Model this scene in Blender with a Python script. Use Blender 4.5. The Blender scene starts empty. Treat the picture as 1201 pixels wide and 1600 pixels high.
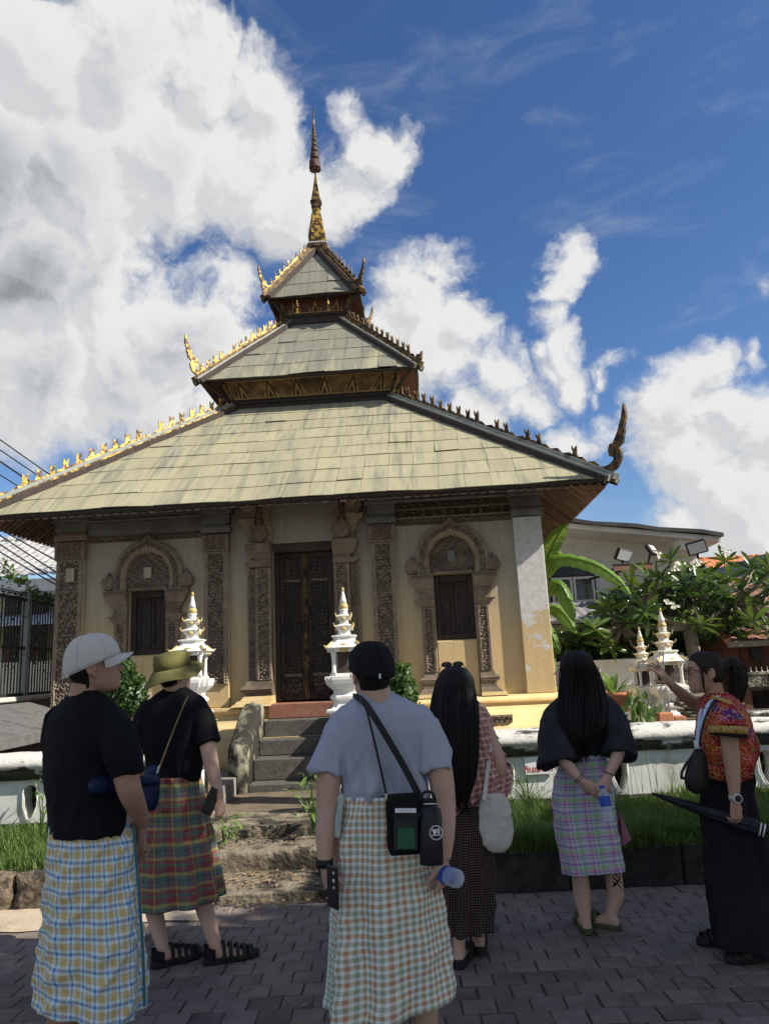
import bpy, math, random
import numpy as np
from math import sin, cos, pi, radians, sqrt, atan2
from mathutils import Vector, Matrix

S = bpy.context.scene
random.seed(7)
RNG = np.random.default_rng(7)

# ---------------------------------------------------------------- camera
PITCH, ROLL, EYE = 0.20647, 0.04782, 1.55
FOC = 1155.0                      # focal length in pixels of the 1201 x 1600 photograph
_f = Vector((0, cos(PITCH), sin(PITCH)))
_u0 = Vector((0, -sin(PITCH), cos(PITCH)))
_r0 = Vector((1, 0, 0))
_u = _u0 * cos(ROLL) + _r0 * sin(ROLL)
_r = _r0 * cos(ROLL) - _u0 * sin(ROLL)
cam_data = bpy.data.cameras.new('camera')
cam = bpy.data.objects.new('camera', cam_data)
S.collection.objects.link(cam)
cm = Matrix(((_r.x, _u.x, -_f.x), (_r.y, _u.y, -_f.y), (_r.z, _u.z, -_f.z))).to_4x4()
cm.translation = (0, 0, EYE)
cam.matrix_world = cm
cam_data.sensor_fit = 'VERTICAL'
cam_data.sensor_height = 36.0
cam_data.lens = 36.0 * FOC / 1600.0
cam_data.clip_start = 0.05
cam_data.clip_end = 5000
S.camera = cam

# ---------------------------------------------------------------- exposure
S.view_settings.view_transform = 'Standard'
S.view_settings.look = 'None'
S.view_settings.gamma = 1.0
S.view_settings.exposure = 0.86
S.render.resolution_x, S.render.resolution_y = 768, 1024

YAW = 0.0505
TC = (-1.0811, 13.3518)           # temple centre


def ray(x, y):
    return (_f + _r * ((x - 600.5) / FOC) - _u * ((y - 800) / FOC))


def at(x, y, Y):
    """world point on the vertical plane Y seen at photo position x, y"""
    d = ray(x, y)
    return Vector((0, 0, EYE)) + d * (Y / d.y)


def atz(x, y, z):
    d = ray(x, y)
    return Vector((0, 0, EYE)) + d * ((z - EYE) / d.z)


# ---------------------------------------------------------------- sun
sl = Vector((1.25, -0.36, 1.0)).normalized()          # towards the sun, temple axes
sun_dir = Vector((sl.x * cos(YAW) + sl.y * sin(YAW), -sl.x * sin(YAW) + sl.y * cos(YAW), sl.z))
sd = bpy.data.lights.new('sun', 'SUN')
sd.energy = 3.95
sd.angle = radians(0.53)
sd.color = (1.0, 0.93, 0.82)
so = bpy.data.objects.new('sun', sd)
S.collection.objects.link(so)
so.rotation_euler = sun_dir.to_track_quat('Z', 'Y').to_euler()
so.location = (12, -6, 14)


# ---------------------------------------------------------------- node helpers
class NT:
    def __init__(s, tree):
        s.t = tree
        s.n = tree.nodes
        s.l = tree.links

    def node(s, typ, **kw):
        n = s.n.new(typ)
        for k, v in kw.items():
            setattr(n, k, v)
        return n

    def link(s, a, b):
        s.l.new(a, b)

    def val(s, sock, v):
        if hasattr(v, 'is_linked') or hasattr(v, 'links'):
            s.l.new(v, sock)
        else:
            sock.default_value = v

    def math(s, op, a, b=0.0, c=0.0, clamp=False):
        n = s.n.new('ShaderNodeMath')
        n.operation = op
        n.use_clamp = clamp
        for i, v in enumerate((a, b, c)):
            s.val(n.inputs[i], v)
        return n.outputs[0]

    def mix(s, f, a, b, blend='MIX'):
        n = s.n.new('ShaderNodeMix')
        n.data_type = 'RGBA'
        n.blend_type = blend
        s.val(n.inputs[0], f)
        s.val(n.inputs[6], a if not isinstance(a, tuple) else (*a, 1)[:4])
        s.val(n.inputs[7], b if not isinstance(b, tuple) else (*b, 1)[:4])
        return n.outputs[2]

    def smooth(s, v, lo, hi, a=0.0, b=1.0):
        n = s.n.new('ShaderNodeMapRange')
        n.interpolation_type = 'SMOOTHSTEP'
        s.val(n.inputs[0], v)
        for i, q in enumerate((lo, hi, a, b)):
            n.inputs[1 + i].default_value = q
        return n.outputs[0]

    def noise(s, vec, scale, detail=4, rough=0.55, dist=0.0, col=False):
        n = s.n.new('ShaderNodeTexNoise')
        if vec is not None:
            s.l.new(vec, n.inputs['Vector'])
        n.inputs['Scale'].default_value = scale
        n.inputs['Detail'].default_value = detail
        n.inputs['Roughness'].default_value = rough
        n.inputs['Distortion'].default_value = dist
        return n.outputs[1] if col else n.outputs[0]

    def mapping(s, vec, scale=(1, 1, 1), loc=(0, 0, 0), rot=(0, 0, 0)):
        n = s.n.new('ShaderNodeMapping')
        s.l.new(vec, n.inputs[0])
        n.inputs[1].default_value = loc
        n.inputs[2].default_value = rot
        n.inputs[3].default_value = scale
        return n.outputs[0]

    def sep(s, vec):
        n = s.n.new('ShaderNodeSeparateXYZ')
        s.l.new(vec, n.inputs[0])
        return n.outputs

    def ramp(s, v, stops, const=False):
        n = s.n.new('ShaderNodeValToRGB')
        cr = n.color_ramp
        cr.interpolation = 'CONSTANT' if const else 'LINEAR'
        while len(cr.elements) < len(stops):
            cr.elements.new(0.5)
        for e, (p, c) in zip(cr.elements, stops):
            e.position = p
            e.color = (*c, 1) if len(c) == 3 else c
        s.val(n.inputs[0], v)
        return n.outputs[0]


# ---------------------------------------------------------------- sky and clouds
world = bpy.data.worlds.new('World')
S.world = world
world.use_nodes = True
W = NT(world.node_tree)
W.n.clear()
out = W.node('ShaderNodeOutputWorld')
bg = W.node('ShaderNodeBackground')
sky = W.node('ShaderNodeTexSky')
sky.sky_type = 'NISHITA'
sky.sun_disc = False
sky.sun_elevation = math.asin(sun_dir.z)
sky.sun_rotation = atan2(sun_dir.x, sun_dir.y)
sky.air_density = 1.0
sky.dust_density = 0.35
sky.ozone_density = 2.2
geo = W.node('ShaderNodeTexCoord').outputs['Generated']
# cumulus banks: (x, y, radius) in photo pixels, turned into directions on the sky
BLOBS = [(60, 110, 120), (190, 90, 130), (320, 95, 100), (425, 120, 78), (90, 260, 160), (250, 240, 140),
         (385, 250, 110), (455, 310, 85), (530, 290, 72), (590, 225, 58), (560, 165, 42), (40, 420, 170),
         (150, 430, 120), (60, 580, 130), (190, 570, 120), (300, 520, 110), (365, 455, 55), (250, 640, 80), (130, 650, 70),
         (640, 465, 72), (700, 430, 38), (710, 520, 62), (660, 570, 90), (755, 590, 55), (815, 625, 42), (870, 680, 48),
         (720, 650, 60), (890, 420, 36), (872, 470, 38), (862, 520, 34), (880, 555, 36), (890, 592, 42), (850, 570, 24), (905, 540, 24), (990, 548, 24), (968, 575, 20),
         (945, 610, 18), (1092, 590, 50), (1060, 640, 62), (1140, 655, 62), (1200, 690, 80), (1080, 740, 88),
         (1170, 790, 95), (1040, 690, 45), (1060, 820, 62), (950, 670, 30), (1197, 465, 16), (1165, 545, 22), (-90, 300, 240), (1300, 720, 120),
         (340, 620, 70), (420, 560, 60), (610, 440, 45), (600, 520, 60), (600, 600, 60)]
g = bpy.data.node_groups.new('cloud_density', 'ShaderNodeTree')
g.interface.new_socket('Vector', in_out='INPUT', socket_type='NodeSocketVector')
g.interface.new_socket('Field', in_out='OUTPUT', socket_type='NodeSocketFloat')
G = NT(g)
gi = G.node('NodeGroupInput')
go = G.node('NodeGroupOutput')
warp = G.noise(gi.outputs[0], 6.0, 5, 0.6, col=True)
wv = G.node('ShaderNodeVectorMath', operation='MULTIPLY_ADD')
G.link(warp, wv.inputs[0])
wv.inputs[1].default_value = (0.15, 0.15, 0.15)
wadd = G.node('ShaderNodeVectorMath', operation='ADD')
G.link(gi.outputs[0], wadd.inputs[0])
wadd.inputs[1].default_value = (-0.075, -0.075, -0.075)
G.link(wadd.outputs[0], wv.inputs[2])
P = wv.outputs[0]
acc = None
for (bx, by, br) in BLOBS:
    c = ray(bx, by).normalized()
    dn = G.node('ShaderNodeVectorMath', operation='DISTANCE')
    G.link(P, dn.inputs[0])
    dn.inputs[1].default_value = c
    cosd = _f.dot(c)
    rad = br / FOC * cosd
    v = G.math('MULTIPLY_ADD', dn.outputs[1], -0.085 / rad, 0.085)   # 0 at rim, .085 at centre
    v = G.math('MULTIPLY', v, (br / 75.0) ** 0.7)
    acc = v if acc is None else G.math('MAXIMUM', acc, v)
# the rest of the sky, outside the photograph, carries on with scattered cumulus
gen = G.noise(gi.outputs[0], 2.6, 5, 0.55)
fz = G.node('ShaderNodeVectorMath', operation='DOT_PRODUCT')
G.link(gi.outputs[0], fz.inputs[0])
fz.inputs[1].default_value = _f
outside = G.smooth(fz.outputs['Value'], 0.80, 0.60)
gv = G.math('MULTIPLY', G.math('SUBTRACT', gen, 0.53), 0.7)
gv = G.math('SUBTRACT', G.math('MULTIPLY', G.math('ADD', gv, 0.3), outside), 0.3)
acc = G.math('MAXIMUM', acc, gv)
n1 = G.noise(wv.outputs[0], 10.0, 8, 0.64)
bil = G.math('ABSOLUTE', G.math('SUBTRACT', G.noise(wv.outputs[0], 13.0, 2, 0.5), 0.5))
acc = G.math('ADD', acc, G.math('MULTIPLY_ADD', n1, 0.17, -0.074))
acc = G.math('ADD', acc, G.math('MULTIPLY', bil, -0.07))
G.link(acc, go.inputs[0])


def field(vec):
    n = W.node('ShaderNodeGroup')
    n.node_tree = g
    W.link(vec, n.inputs[0])
    return n.outputs[0]


f0 = field(geo)
off = W.node('ShaderNodeVectorMath', operation='ADD')
W.link(geo, off.inputs[0])
off.inputs[1].default_value = (0.018, -0.004, 0.026)
f1 = field(off.outputs[0])
dens = W.smooth(f0, -0.012, 0.042)
slope = W.math('SUBTRACT', f1, f0)                      # > 0: more cloud towards the sun = shaded
shade = W.smooth(slope, -0.020, 0.026)
core = W.smooth(f0, 0.05, 0.19)
thick = W.noise(geo, 3.2, 3, 0.5)
core = W.math('MULTIPLY', core, W.smooth(thick, 0.30, 0.60, 0.55, 1.15))
sep = W.sep(geo)
low = W.smooth(sep[0], -0.35, 0.05, 1.0, 0.35)          # big bank to the west is thick and grey
core = W.math('MULTIPLY', core, low)
core = W.math('MULTIPLY', core, W.smooth(sep[2], 0.45, 0.68, 1.0, 0.35))   # the high part of the bank is thin and bright
dark = W.math('ADD', W.math('MULTIPLY', shade, 0.30), W.math('MULTIPLY', core, 0.78), clamp=True)
ccol = W.ramp(dark, [(0.0, (4.8, 4.8, 4.75)), (0.35, (3.6, 3.68, 3.8)), (0.7, (2.1, 2.2, 2.35)), (1.0, (1.15, 1.22, 1.35))])
# high thin veil
wis = W.noise(W.mapping(geo, (3.0, 3.0, 9.0), rot=(0.0, 0.5, 0.0)), 2.2, 7, 0.62, 0.6)
veil = W.math('MULTIPLY', W.smooth(wis, 0.48, 0.80), 0.22)
hs = W.node('ShaderNodeHueSaturation')
hs.inputs['Hue'].default_value = 0.509
hs.inputs['Saturation'].default_value = 1.22
hs.inputs['Value'].default_value = 0.76
W.link(sky.outputs[0], hs.inputs['Color'])
base = W.mix(veil, hs.outputs[0], (3.6, 3.8, 4.1))
col = W.mix(dens, base, ccol)
W.link(col, bg.inputs[0])
bg.inputs[1].default_value = 0.095
W.link(bg.outputs[0], out.inputs[0])
world.cycles.sampling_method = 'MANUAL'
world.cycles.sample_map_resolution = 512


# ---------------------------------------------------------------- material helpers
def new_mat(name, rough=0.8, metal=0.0, spec=0.3):
    m = bpy.data.materials.new(name)
    m.use_nodes = True
    t = NT(m.node_tree)
    b = t.n['Principled BSDF']
    b.inputs['Roughness'].default_value = rough
    b.inputs['Metallic'].default_value = metal
    b.inputs['Specular IOR Level'].default_value = spec
    return m, t, b


def bump(t, b, h, strength=0.4, dist=0.01):
    n = t.node('ShaderNodeBump')
    n.inputs['Strength'].default_value = strength
    n.inputs['Distance'].default_value = dist
    t.link(h, n.inputs['Height'])
    t.link(n.outputs[0], b.inputs['Normal'])


def surf(name, c1, c2, scale=6, rough=0.8, metal=0.0, c3=None, s3=1.5, t3=(0.5, 0.7), bs=40, bst=0.25, bd=0.004,
         rand=0.0, spec=0.3, stretch=(1, 1, 1), detail=5):
    """two-tone weathered surface: noise between c1 and c2, patches of c3, fine bump, optional per-object variation"""
    m, t, b = new_mat(name, rough, metal, spec)
    oc = t.node('ShaderNodeTexCoord').outputs['Object']
    if rand:
        oi = t.node('ShaderNodeObjectInfo')
        add = t.node('ShaderNodeVectorMath', operation='ADD')
        sc = t.node('ShaderNodeVectorMath', operation='SCALE')
        cmb = t.node('ShaderNodeCombineXYZ')
        for i in range(3):
            t.link(oi.outputs['Random'], cmb.inputs[i])
        t.link(cmb.outputs[0], sc.inputs[0])
        sc.inputs['Scale'].default_value = 37.0
        t.link(oc, add.inputs[0])
        t.link(sc.outputs[0], add.inputs[1])
        oc = add.outputs[0]
    mp = t.mapping(oc, stretch)
    f = t.smooth(t.noise(mp, scale, detail, 0.6), 0.32, 0.68)
    c = t.mix(f, c1, c2)
    if c3:
        g3 = t.smooth(t.noise(mp, s3, 6, 0.65), t3[0], t3[1])
        c = t.mix(g3, c, c3)
    if rand:
        k = t.math('MULTIPLY_ADD', oi.outputs['Random'], 2 * rand, 1 - rand)
        v = t.node('ShaderNodeHueSaturation')
        t.link(k, v.inputs['Value'])
        t.link(c, v.inputs['Color'])
        c = v.outputs[0]
    t.link(c, b.inputs['Base Color'])
    if bst:
        bump(t, b, t.noise(oc, bs, 4, 0.6), bst, bd)
    return m


# ---------------------------------------------------------------- object helpers
COL = S.collection


def tag(o, label=None, cat=None, group=None, kind=None):
    if label: o['label'] = label
    if cat: o['category'] = cat
    if group: o['group'] = group
    if kind: o['kind'] = kind
    return o


def empty(name, loc=(0, 0, 0), rz=0.0, label=None, cat=None, group=None, kind=None):
    o = bpy.data.objects.new(name, None)
    COL.objects.link(o)
    o.location = loc
    o.rotation_euler = (0, 0, rz)
    o.empty_display_size = 0.2
    return tag(o, label, cat, group, kind)


def copy_tree(o, parent=None):
    c = o.copy()
    COL.objects.link(c)
    c.parent = parent
    for ch in [x for x in CHILD.get(o.name, [])]:
        k = copy_tree(ch, c)
        CHILD.setdefault(c.name, []).append(k)
    return c


CHILD = {}


def adopt(o, parent):
    o.parent = parent
    CHILD.setdefault(parent.name, []).append(o)


class M:
    def __init__(s):
        s.v = []
        s.f = []
        s.uv = None

    def add(s, vs, fs):
        b = len(s.v)
        s.v.extend([tuple(p) for p in vs])
        s.f.extend([tuple(i + b for i in f) for f in fs])
        return s

    def box(s, x0, x1, y0, y1, z0, z1):
        return s.add([(x0, y0, z0), (x1, y0, z0), (x1, y1, z0), (x0, y1, z0), (x0, y0, z1), (x1, y0, z1), (x1, y1, z1), (x0, y1, z1)],
                     [(0, 3, 2, 1), (4, 5, 6, 7), (0, 1, 5, 4), (1, 2, 6, 5), (2, 3, 7, 6), (3, 0, 4, 7)])

    def bev(s, x0, x1, y0, y1, z0, z1, b=0.01):
        """box with chamfered vertical and top edges (24 verts)"""
        r = []
        for (z, k) in ((z0, b), (z0 + b, 0), (z1 - b, 0), (z1, b)):
            a = [(x0 + b, y0 + k), (x1 - b, y0 + k), (x1 - k, y0 + b), (x1 - k, y1 - b), (x1 - b, y1 - k), (x0 + b, y1 - k),
                 (x0 + k, y1 - b), (x0 + k, y0 + b)]
            r.append([(p[0], p[1], z) for p in a])
        return s.loft(r, True)

    def loft(s, rings, cap=True, closed=True):
        n = len(rings[0])
        vs = [p for r in rings for p in r]
        fs = []
        m = n if closed else n - 1
        for i in range(len(rings) - 1):
            for j in range(m):
                a = i * n + j
                b = i * n + (j + 1) % n
                fs.append((a, b, b + n, a + n))
        if cap:
            fs.append(tuple(range(n))[::-1])
            fs.append(tuple(range((len(rings) - 1) * n, len(rings) * n)))
        return s.add(vs, fs)

    def tube(s, pts, r, n=8, cap=True, flat=1.0, up=None):
        pts = [Vector(p) for p in pts]
        if not hasattr(r, '__len__'):
            r = [r] * len(pts)
        rings = []
        prev = None
        for i, p in enumerate(pts):
            d = (pts[min(i + 1, len(pts) - 1)] - pts[max(i - 1, 0)])
            d.normalize()
            if prev is None:
                ref = Vector(up) if up else (Vector((0, 0, 1)) if abs(d.z) < 0.9 else Vector((0, 1, 0)))
                a = d.cross(ref).normalized()
            else:
                a = (prev - d * prev.dot(d)).normalized()
            prev = a
            b = d.cross(a)
            rings.append([tuple(p + a * (cos(2 * pi * k / n) * r[i]) + b * (sin(2 * pi * k / n) * r[i] * flat)) for k in range(n)])
        return s.loft(rings, cap)

    def lathe(s, prof, n=16, c=(0, 0, 0), sq=False):
        """profile [(radius, z)]; sq: square section with redented corners"""
        rings = []
        if sq:
            k = [(-1, -.62), (-.82, -.62), (-.82, -.82), (-.62, -.82), (-.62, -1), (.62, -1), (.62, -.82), (.82, -.82), (.82, -.62), (1, -.62),
                 (1, .62), (.82, .62), (.82, .82), (.62, .82), (.62, 1), (-.62, 1), (-.62, .82), (-.82, .82), (-.82, .62), (-1, .62)]
        else:
            k = [(cos(2 * pi * i / n), sin(2 * pi * i / n)) for i in range(n)]
        for (r, z) in prof:
            rings.append([(c[0] + a * r, c[1] + b * r, c[2] + z) for a, b in k])
        return s.loft(rings, True)

    def prism(s, poly, y0, y1, fr=None):
        """polygon in x,z extruded from y0 to y1; fr maps (x,y,z) to space"""
        fr = fr or (lambda x, y, z: (x, y, z))
        n = len(poly)
        vs = [fr(p[0], y0, p[1]) for p in poly] + [fr(p[0], y1, p[1]) for p in poly]
        fs = [tuple(range(n)), tuple(range(n, 2 * n))[::-1]]
        for i in range(n):
            j = (i + 1) % n
            fs.append((i, i + n, j + n, j))
        return s.add(vs, fs)

    def ell(s, c, r, n=12, m=8, R=None):
        vs = []
        fs = []
        for i in range(m + 1):
            t = pi * i / m
            for j in range(n):
                p = 2 * pi * j / n
                q = Vector((r[0] * sin(t) * cos(p), r[1] * sin(t) * sin(p), r[2] * cos(t)))
                if R: q = R @ q
                vs.append((c[0] + q.x, c[1] + q.y, c[2] + q.z))
        for i in range(m):
            for j in range(n):
                a = i * n + j
                b = i * n + (j + 1) % n
                fs.append((a, a + n, b + n, b))
        return s.add(vs, fs)

    def mesh(s, name, uv=None):
        me = bpy.data.meshes.new(name)
        me.from_pydata([tuple(v) for v in s.v], [], s.f)
        me.update()
        return me

    def build(s, name, mat, parent=None, smooth=False, origin=None, fix=False):
        if origin is not None:
            s.v = [(p[0] - origin[0], p[1] - origin[1], p[2] - origin[2]) for p in s.v]
        me = s.mesh(name)
        me.materials.append(mat)
        if fix:
            import bmesh
            bm = bmesh.new()
            bm.from_mesh(me)
            bmesh.ops.remove_doubles(bm, verts=bm.verts, dist=1e-5)
            bmesh.ops.recalc_face_normals(bm, faces=bm.faces)
            bm.to_mesh(me)
            bm.free()
        if smooth:
            me.shade_smooth() if smooth is True else me.shade_auto(smooth) if hasattr(me, 'shade_auto') else me.shade_smooth()
        o = bpy.data.objects.new(name, me)
        COL.objects.link(o)
        if parent is not None:
            adopt(o, parent)
        return o


def npmesh(name, V, F, mat, parent=None, smooth=False, uv=None, origin=None, rel=None):
    """V (n,3), F (m,k) arrays -> object; uv per vertex optional"""
    V = np.asarray(V, float)
    if origin is not None:
        V = V - np.array(origin)[None, :3]
    F = np.asarray(F, np.int32)
    me = bpy.data.meshes.new(name)
    k = F.shape[1]
    me.vertices.add(len(V))
    me.vertices.foreach_set('co', V.astype(np.float32).ravel())
    me.loops.add(F.size)
    me.loops.foreach_set('vertex_index', F.ravel())
    me.polygons.add(len(F))
    me.polygons.foreach_set('loop_start', np.arange(0, F.size, k, dtype=np.int32))
    if uv is not None:
        l = me.uv_layers.new(name='UVMap')
        l.data.foreach_set('uv', np.asarray(uv, np.float32)[F.ravel()].ravel())
    if smooth:
        me.polygons.foreach_set('use_smooth', np.ones(len(F), bool))
    if rel is not None:
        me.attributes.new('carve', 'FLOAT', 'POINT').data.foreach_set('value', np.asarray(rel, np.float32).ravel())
    me.update(calc_edges=True)
    me.validate()
    me.materials.append(mat)
    o = bpy.data.objects.new(name, me)
    COL.objects.link(o)
    if parent is not None:
        adopt(o, parent)
    return o


def grid_faces(nu, nv, wrap=False):
    i = np.arange(nu - (0 if wrap else 1))[:, None]
    j = np.arange(nv - 1)[None, :]
    i2 = (i + 1) % nu
    return np.stack([i * nv + j, i2 * nv + j, i2 * nv + j + 1, i * nv + j + 1], -1).reshape(-1, 4)


def smoothstep(a, b, x):
    t = np.clip((x - a) / (b - a), 0, 1)
    return t * t * (3 - 2 * t)


def nz(x, y, s=1.0, seed=0):
    """cheap smooth pseudo noise, about -1..1"""
    r = np.random.default_rng(abs(int(seed)) + 1)
    o = 0
    for k in range(7):
        a, b, p = r.uniform(-1, 1), r.uniform(-1, 1), r.uniform(0, 6.28)
        o = o + np.sin((a * x + b * y) * s * (1.3 + k * 0.55) * 3 + p) / (1 + 0.35 * k)
    return o / 3.0


# carved stucco relief: scrolls in staggered cells between beaded borders
def scroll(u, v, c=0.085, seed=0):
    row = np.floor(v / c)
    uu = u + (row % 2) * c * 0.5
    colm = np.floor(uu / c)
    x = uu - (colm + 0.5) * c
    y = v - (row + 0.5) * c
    r = np.hypot(x, y) / c
    th = np.arctan2(y, x)
    sgn = np.where((row + colm) % 2 == 0, 1, -1)
    sp = 0.5 + 0.5 * np.cos(sgn * th * 2 - r * 15)
    leaf = 0.5 + 0.5 * np.cos(6 * th + row)
    h = np.where(r < 0.36, sp, 0.25 + 0.5 * leaf * smoothstep(0.62, 0.42, r))
    h = h * 0.8 + 0.2 * nz(u / c, v / c, 1.1, seed)
    return np.clip(h, 0, 1)


def beads(t, p=0.03):
    return np.sqrt(np.clip(1 - (2 * ((t / p) % 1) - 1) ** 2, 0, 1))


def relief(name, mat, parent, x0, x1, z0, z1, y, depth=0.02, c=0.085, border=0.045, fn=None, step=0.0085, erode=0.0, seed=0):
    """front-facing carved panel in local x,z at plane y (relief stands out towards -y), sides return to y+depth"""
    nu = max(4, int((x1 - x0) / step))
    nv = max(4, int((z1 - z0) / step))
    u = np.linspace(x0, x1, nu)
    v = np.linspace(z0, z1, nv)
    U, Vv = np.meshgrid(u, v, indexing='ij')
    if fn is None:
        h = scroll(U - (x0 + x1) / 2, Vv, c, seed)
        de = np.minimum(U - x0, x1 - U)
        de2 = np.minimum(de, np.minimum(Vv - z0, z1 - Vv))
        if border > 0:
            bd = beads(Vv, border * 0.75)
            h = np.where(de < border, 0.25 + 0.6 * bd * smoothstep(0, border * 0.3, de) * smoothstep(border, border * 0.7, de), h)
            h = np.where((de > border * 0.92) & (de < border * 1.25), 1.0, h)
            h = np.where(de2 < 0.008, 0.9, h)
    else:
        h = fn(U, Vv)
    if erode:
        e = smoothstep(0.15, 0.75, nz(U, Vv, 3.0, seed + 5)) * erode
        h = h * (1 - e) + 0.35 * e
    Y = y - depth * h
    Y[0, :] = Y[-1, :] = y + 0.03
    Y[:, 0] = Y[:, -1] = y + 0.03
    V3 = np.stack([U, Y, Vv], -1).reshape(-1, 3)
    return npmesh(name, V3, grid_faces(nu, nv), mat, parent, rel=h)

# ================================================================ materials
m_soil = surf('soil', (0.13, 0.10, 0.07), (0.20, 0.16, 0.115), 3, 0.95, bs=30, bst=0.6, bd=0.02)
m_pave = surf('paver', (0.150, 0.120, 0.104), (0.195, 0.160, 0.140), 9, 0.85, c3=(0.095, 0.078, 0.068), s3=1.8, t3=(0.45, 0.75), bs=60, bst=0.6, bd=0.004, rand=0.16)
m_joint = surf('joint sand', (0.050, 0.044, 0.040), (0.075, 0.066, 0.058), 12, 0.95, bs=80, bst=0.5)
m_sand = surf('dusty concrete', (0.42, 0.34, 0.24), (0.52, 0.44, 0.32), 5, 0.95, c3=(0.22, 0.17, 0.12), s3=4, t3=(0.55, 0.75), bs=45, bst=0.6, bd=0.012)
m_court = surf('court paving', (0.20, 0.19, 0.17), (0.28, 0.265, 0.235), 3, 0.95, c3=(0.13, 0.12, 0.10), s3=2, t3=(0.5, 0.7), bs=30, bst=0.4)
m_kerb = surf('black stone', (0.018, 0.017, 0.016), (0.045, 0.042, 0.038), 7, 0.92, c3=(0.10, 0.095, 0.085), s3=5, t3=(0.62, 0.74), bs=22, bst=0.9, bd=0.02, rand=0.2)
m_kerb2 = surf('brown laterite', (0.13, 0.10, 0.07), (0.22, 0.17, 0.125), 7, 0.95, c3=(0.045, 0.038, 0.03), s3=6, t3=(0.46, 0.60), bs=20, bst=1.0, bd=0.03, rand=0.2)
m_step = surf('dark granite wash', (0.075, 0.070, 0.062), (0.14, 0.13, 0.115), 40, 0.85, c3=(0.20, 0.185, 0.15), s3=3, t3=(0.5, 0.8), bs=160, bst=0.8, bd=0.006)
m_stepred = surf('red stone sill', (0.26, 0.10, 0.07), (0.32, 0.16, 0.11), 30, 0.85, c3=(0.14, 0.08, 0.06), s3=6, t3=(0.5, 0.8), bs=120, bst=0.6, bd=0.005)
m_oldstep = surf('old worn concrete', (0.20, 0.168, 0.12), (0.31, 0.265, 0.19), 4, 0.95, c3=(0.05, 0.042, 0.032), s3=3.4, t3=(0.42, 0.60), bs=26, bst=0.9, bd=0.025)
m_balu = surf('mossy plaster', (0.33, 0.31, 0.23), (0.24, 0.25, 0.165), 7, 0.92, c3=(0.035, 0.032, 0.028), s3=4.2, t3=(0.38, 0.54), bs=30, bst=0.6, bd=0.012)
m_gold = surf('gold leaf', (0.62, 0.41, 0.09), (0.46, 0.28, 0.06), 12, 0.5, 0.55, c3=(0.07, 0.045, 0.025), s3=11, t3=(0.43, 0.55), bs=50, bst=0.5, bd=0.01, rand=0.2)
m_goldoldshade = surf('old and shaded gilt carving', (0.20, 0.125, 0.045), (0.11, 0.07, 0.032), 14, 0.6, 0.25, c3=(0.03, 0.022, 0.017), s3=10, t3=(0.44, 0.60), bs=60, bst=0.5, bd=0.008, rand=0.25)  # old gilt, and the shaded side of right-hand roof ornaments painted in
m_zinc = surf('ridge zinc', (0.22, 0.25, 0.24), (0.30, 0.32, 0.29), 6, 0.6, 0.2, c3=(0.09, 0.10, 0.10), s3=6, t3=(0.5, 0.7), bs=20, bst=0.4, bd=0.01)
m_zincpale = surf('pale ridge flashing', (0.46, 0.45, 0.36), (0.36, 0.36, 0.30), 6, 0.7, 0.1, c3=(0.16, 0.15, 0.13), s3=6, t3=(0.6, 0.75))
m_darkwood = surf('dark timber', (0.035, 0.028, 0.024), (0.065, 0.05, 0.042), 5, 0.8, stretch=(8, 8, 1), bs=60, bst=0.4)
m_soffit = surf('soffit board', (0.15, 0.085, 0.058), (0.23, 0.15, 0.105), 7, 0.85, c3=(0.08, 0.035, 0.025), s3=4, t3=(0.5, 0.75), bs=60, bst=0.4, rand=0.35)
m_brownrel = surf('carved stucco', (0.20, 0.15, 0.108), (0.255, 0.198, 0.148), 8, 0.9, c3=(0.11, 0.08, 0.06), s3=2.5, t3=(0.45, 0.7), bs=90, bst=0.6, bd=0.006)


def carve_mat(name, c1, c2, recess_, lo=0.30, hi=0.62, rough=0.9):
    """paler where raised, darker in recesses; on stucco the dark is painted recess shade"""
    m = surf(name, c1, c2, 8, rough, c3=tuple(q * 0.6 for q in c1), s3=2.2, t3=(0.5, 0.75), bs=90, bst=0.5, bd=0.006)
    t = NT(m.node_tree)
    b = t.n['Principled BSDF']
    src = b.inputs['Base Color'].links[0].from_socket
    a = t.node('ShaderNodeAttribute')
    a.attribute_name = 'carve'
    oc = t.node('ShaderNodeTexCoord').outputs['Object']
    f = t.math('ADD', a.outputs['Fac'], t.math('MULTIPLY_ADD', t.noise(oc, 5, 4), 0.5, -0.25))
    t.link(t.mix(t.smooth(f, lo, hi), recess_, src), b.inputs['Base Color'])
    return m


m_carve = carve_mat('carved stucco with recess shade', (0.26, 0.20, 0.145), (0.33, 0.26, 0.19), (0.100, 0.072, 0.053), 0.18, 0.70)  # shade between the carving is put into the recess colour
m_doorwood = surf('lacquered door', (0.055, 0.036, 0.026), (0.095, 0.066, 0.046), 9, 0.7, c3=(0.02, 0.015, 0.012), s3=3, t3=(0.5, 0.68), bs=90, bst=0.5)
m_teak = surf('teak red brown', (0.10, 0.035, 0.025), (0.15, 0.055, 0.035), 6, 0.75, stretch=(1, 1, 6))
m_white = surf('white lime paint', (0.72, 0.72, 0.68), (0.62, 0.63, 0.60), 3, 0.85, c3=(0.36, 0.36, 0.31), s3=2.5, t3=(0.50, 0.75), bs=25, bst=0.3)
m_shrine = surf('shrine white', (0.76, 0.75, 0.72), (0.68, 0.68, 0.65), 7, 0.7, c3=(0.5, 0.48, 0.42), s3=9, t3=(0.6, 0.8), bs=40, bst=0.3)
m_shrinegold = surf('shrine gold trim', (0.50, 0.36, 0.13), (0.56, 0.44, 0.22), 12, 0.6, 0.15)
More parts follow.
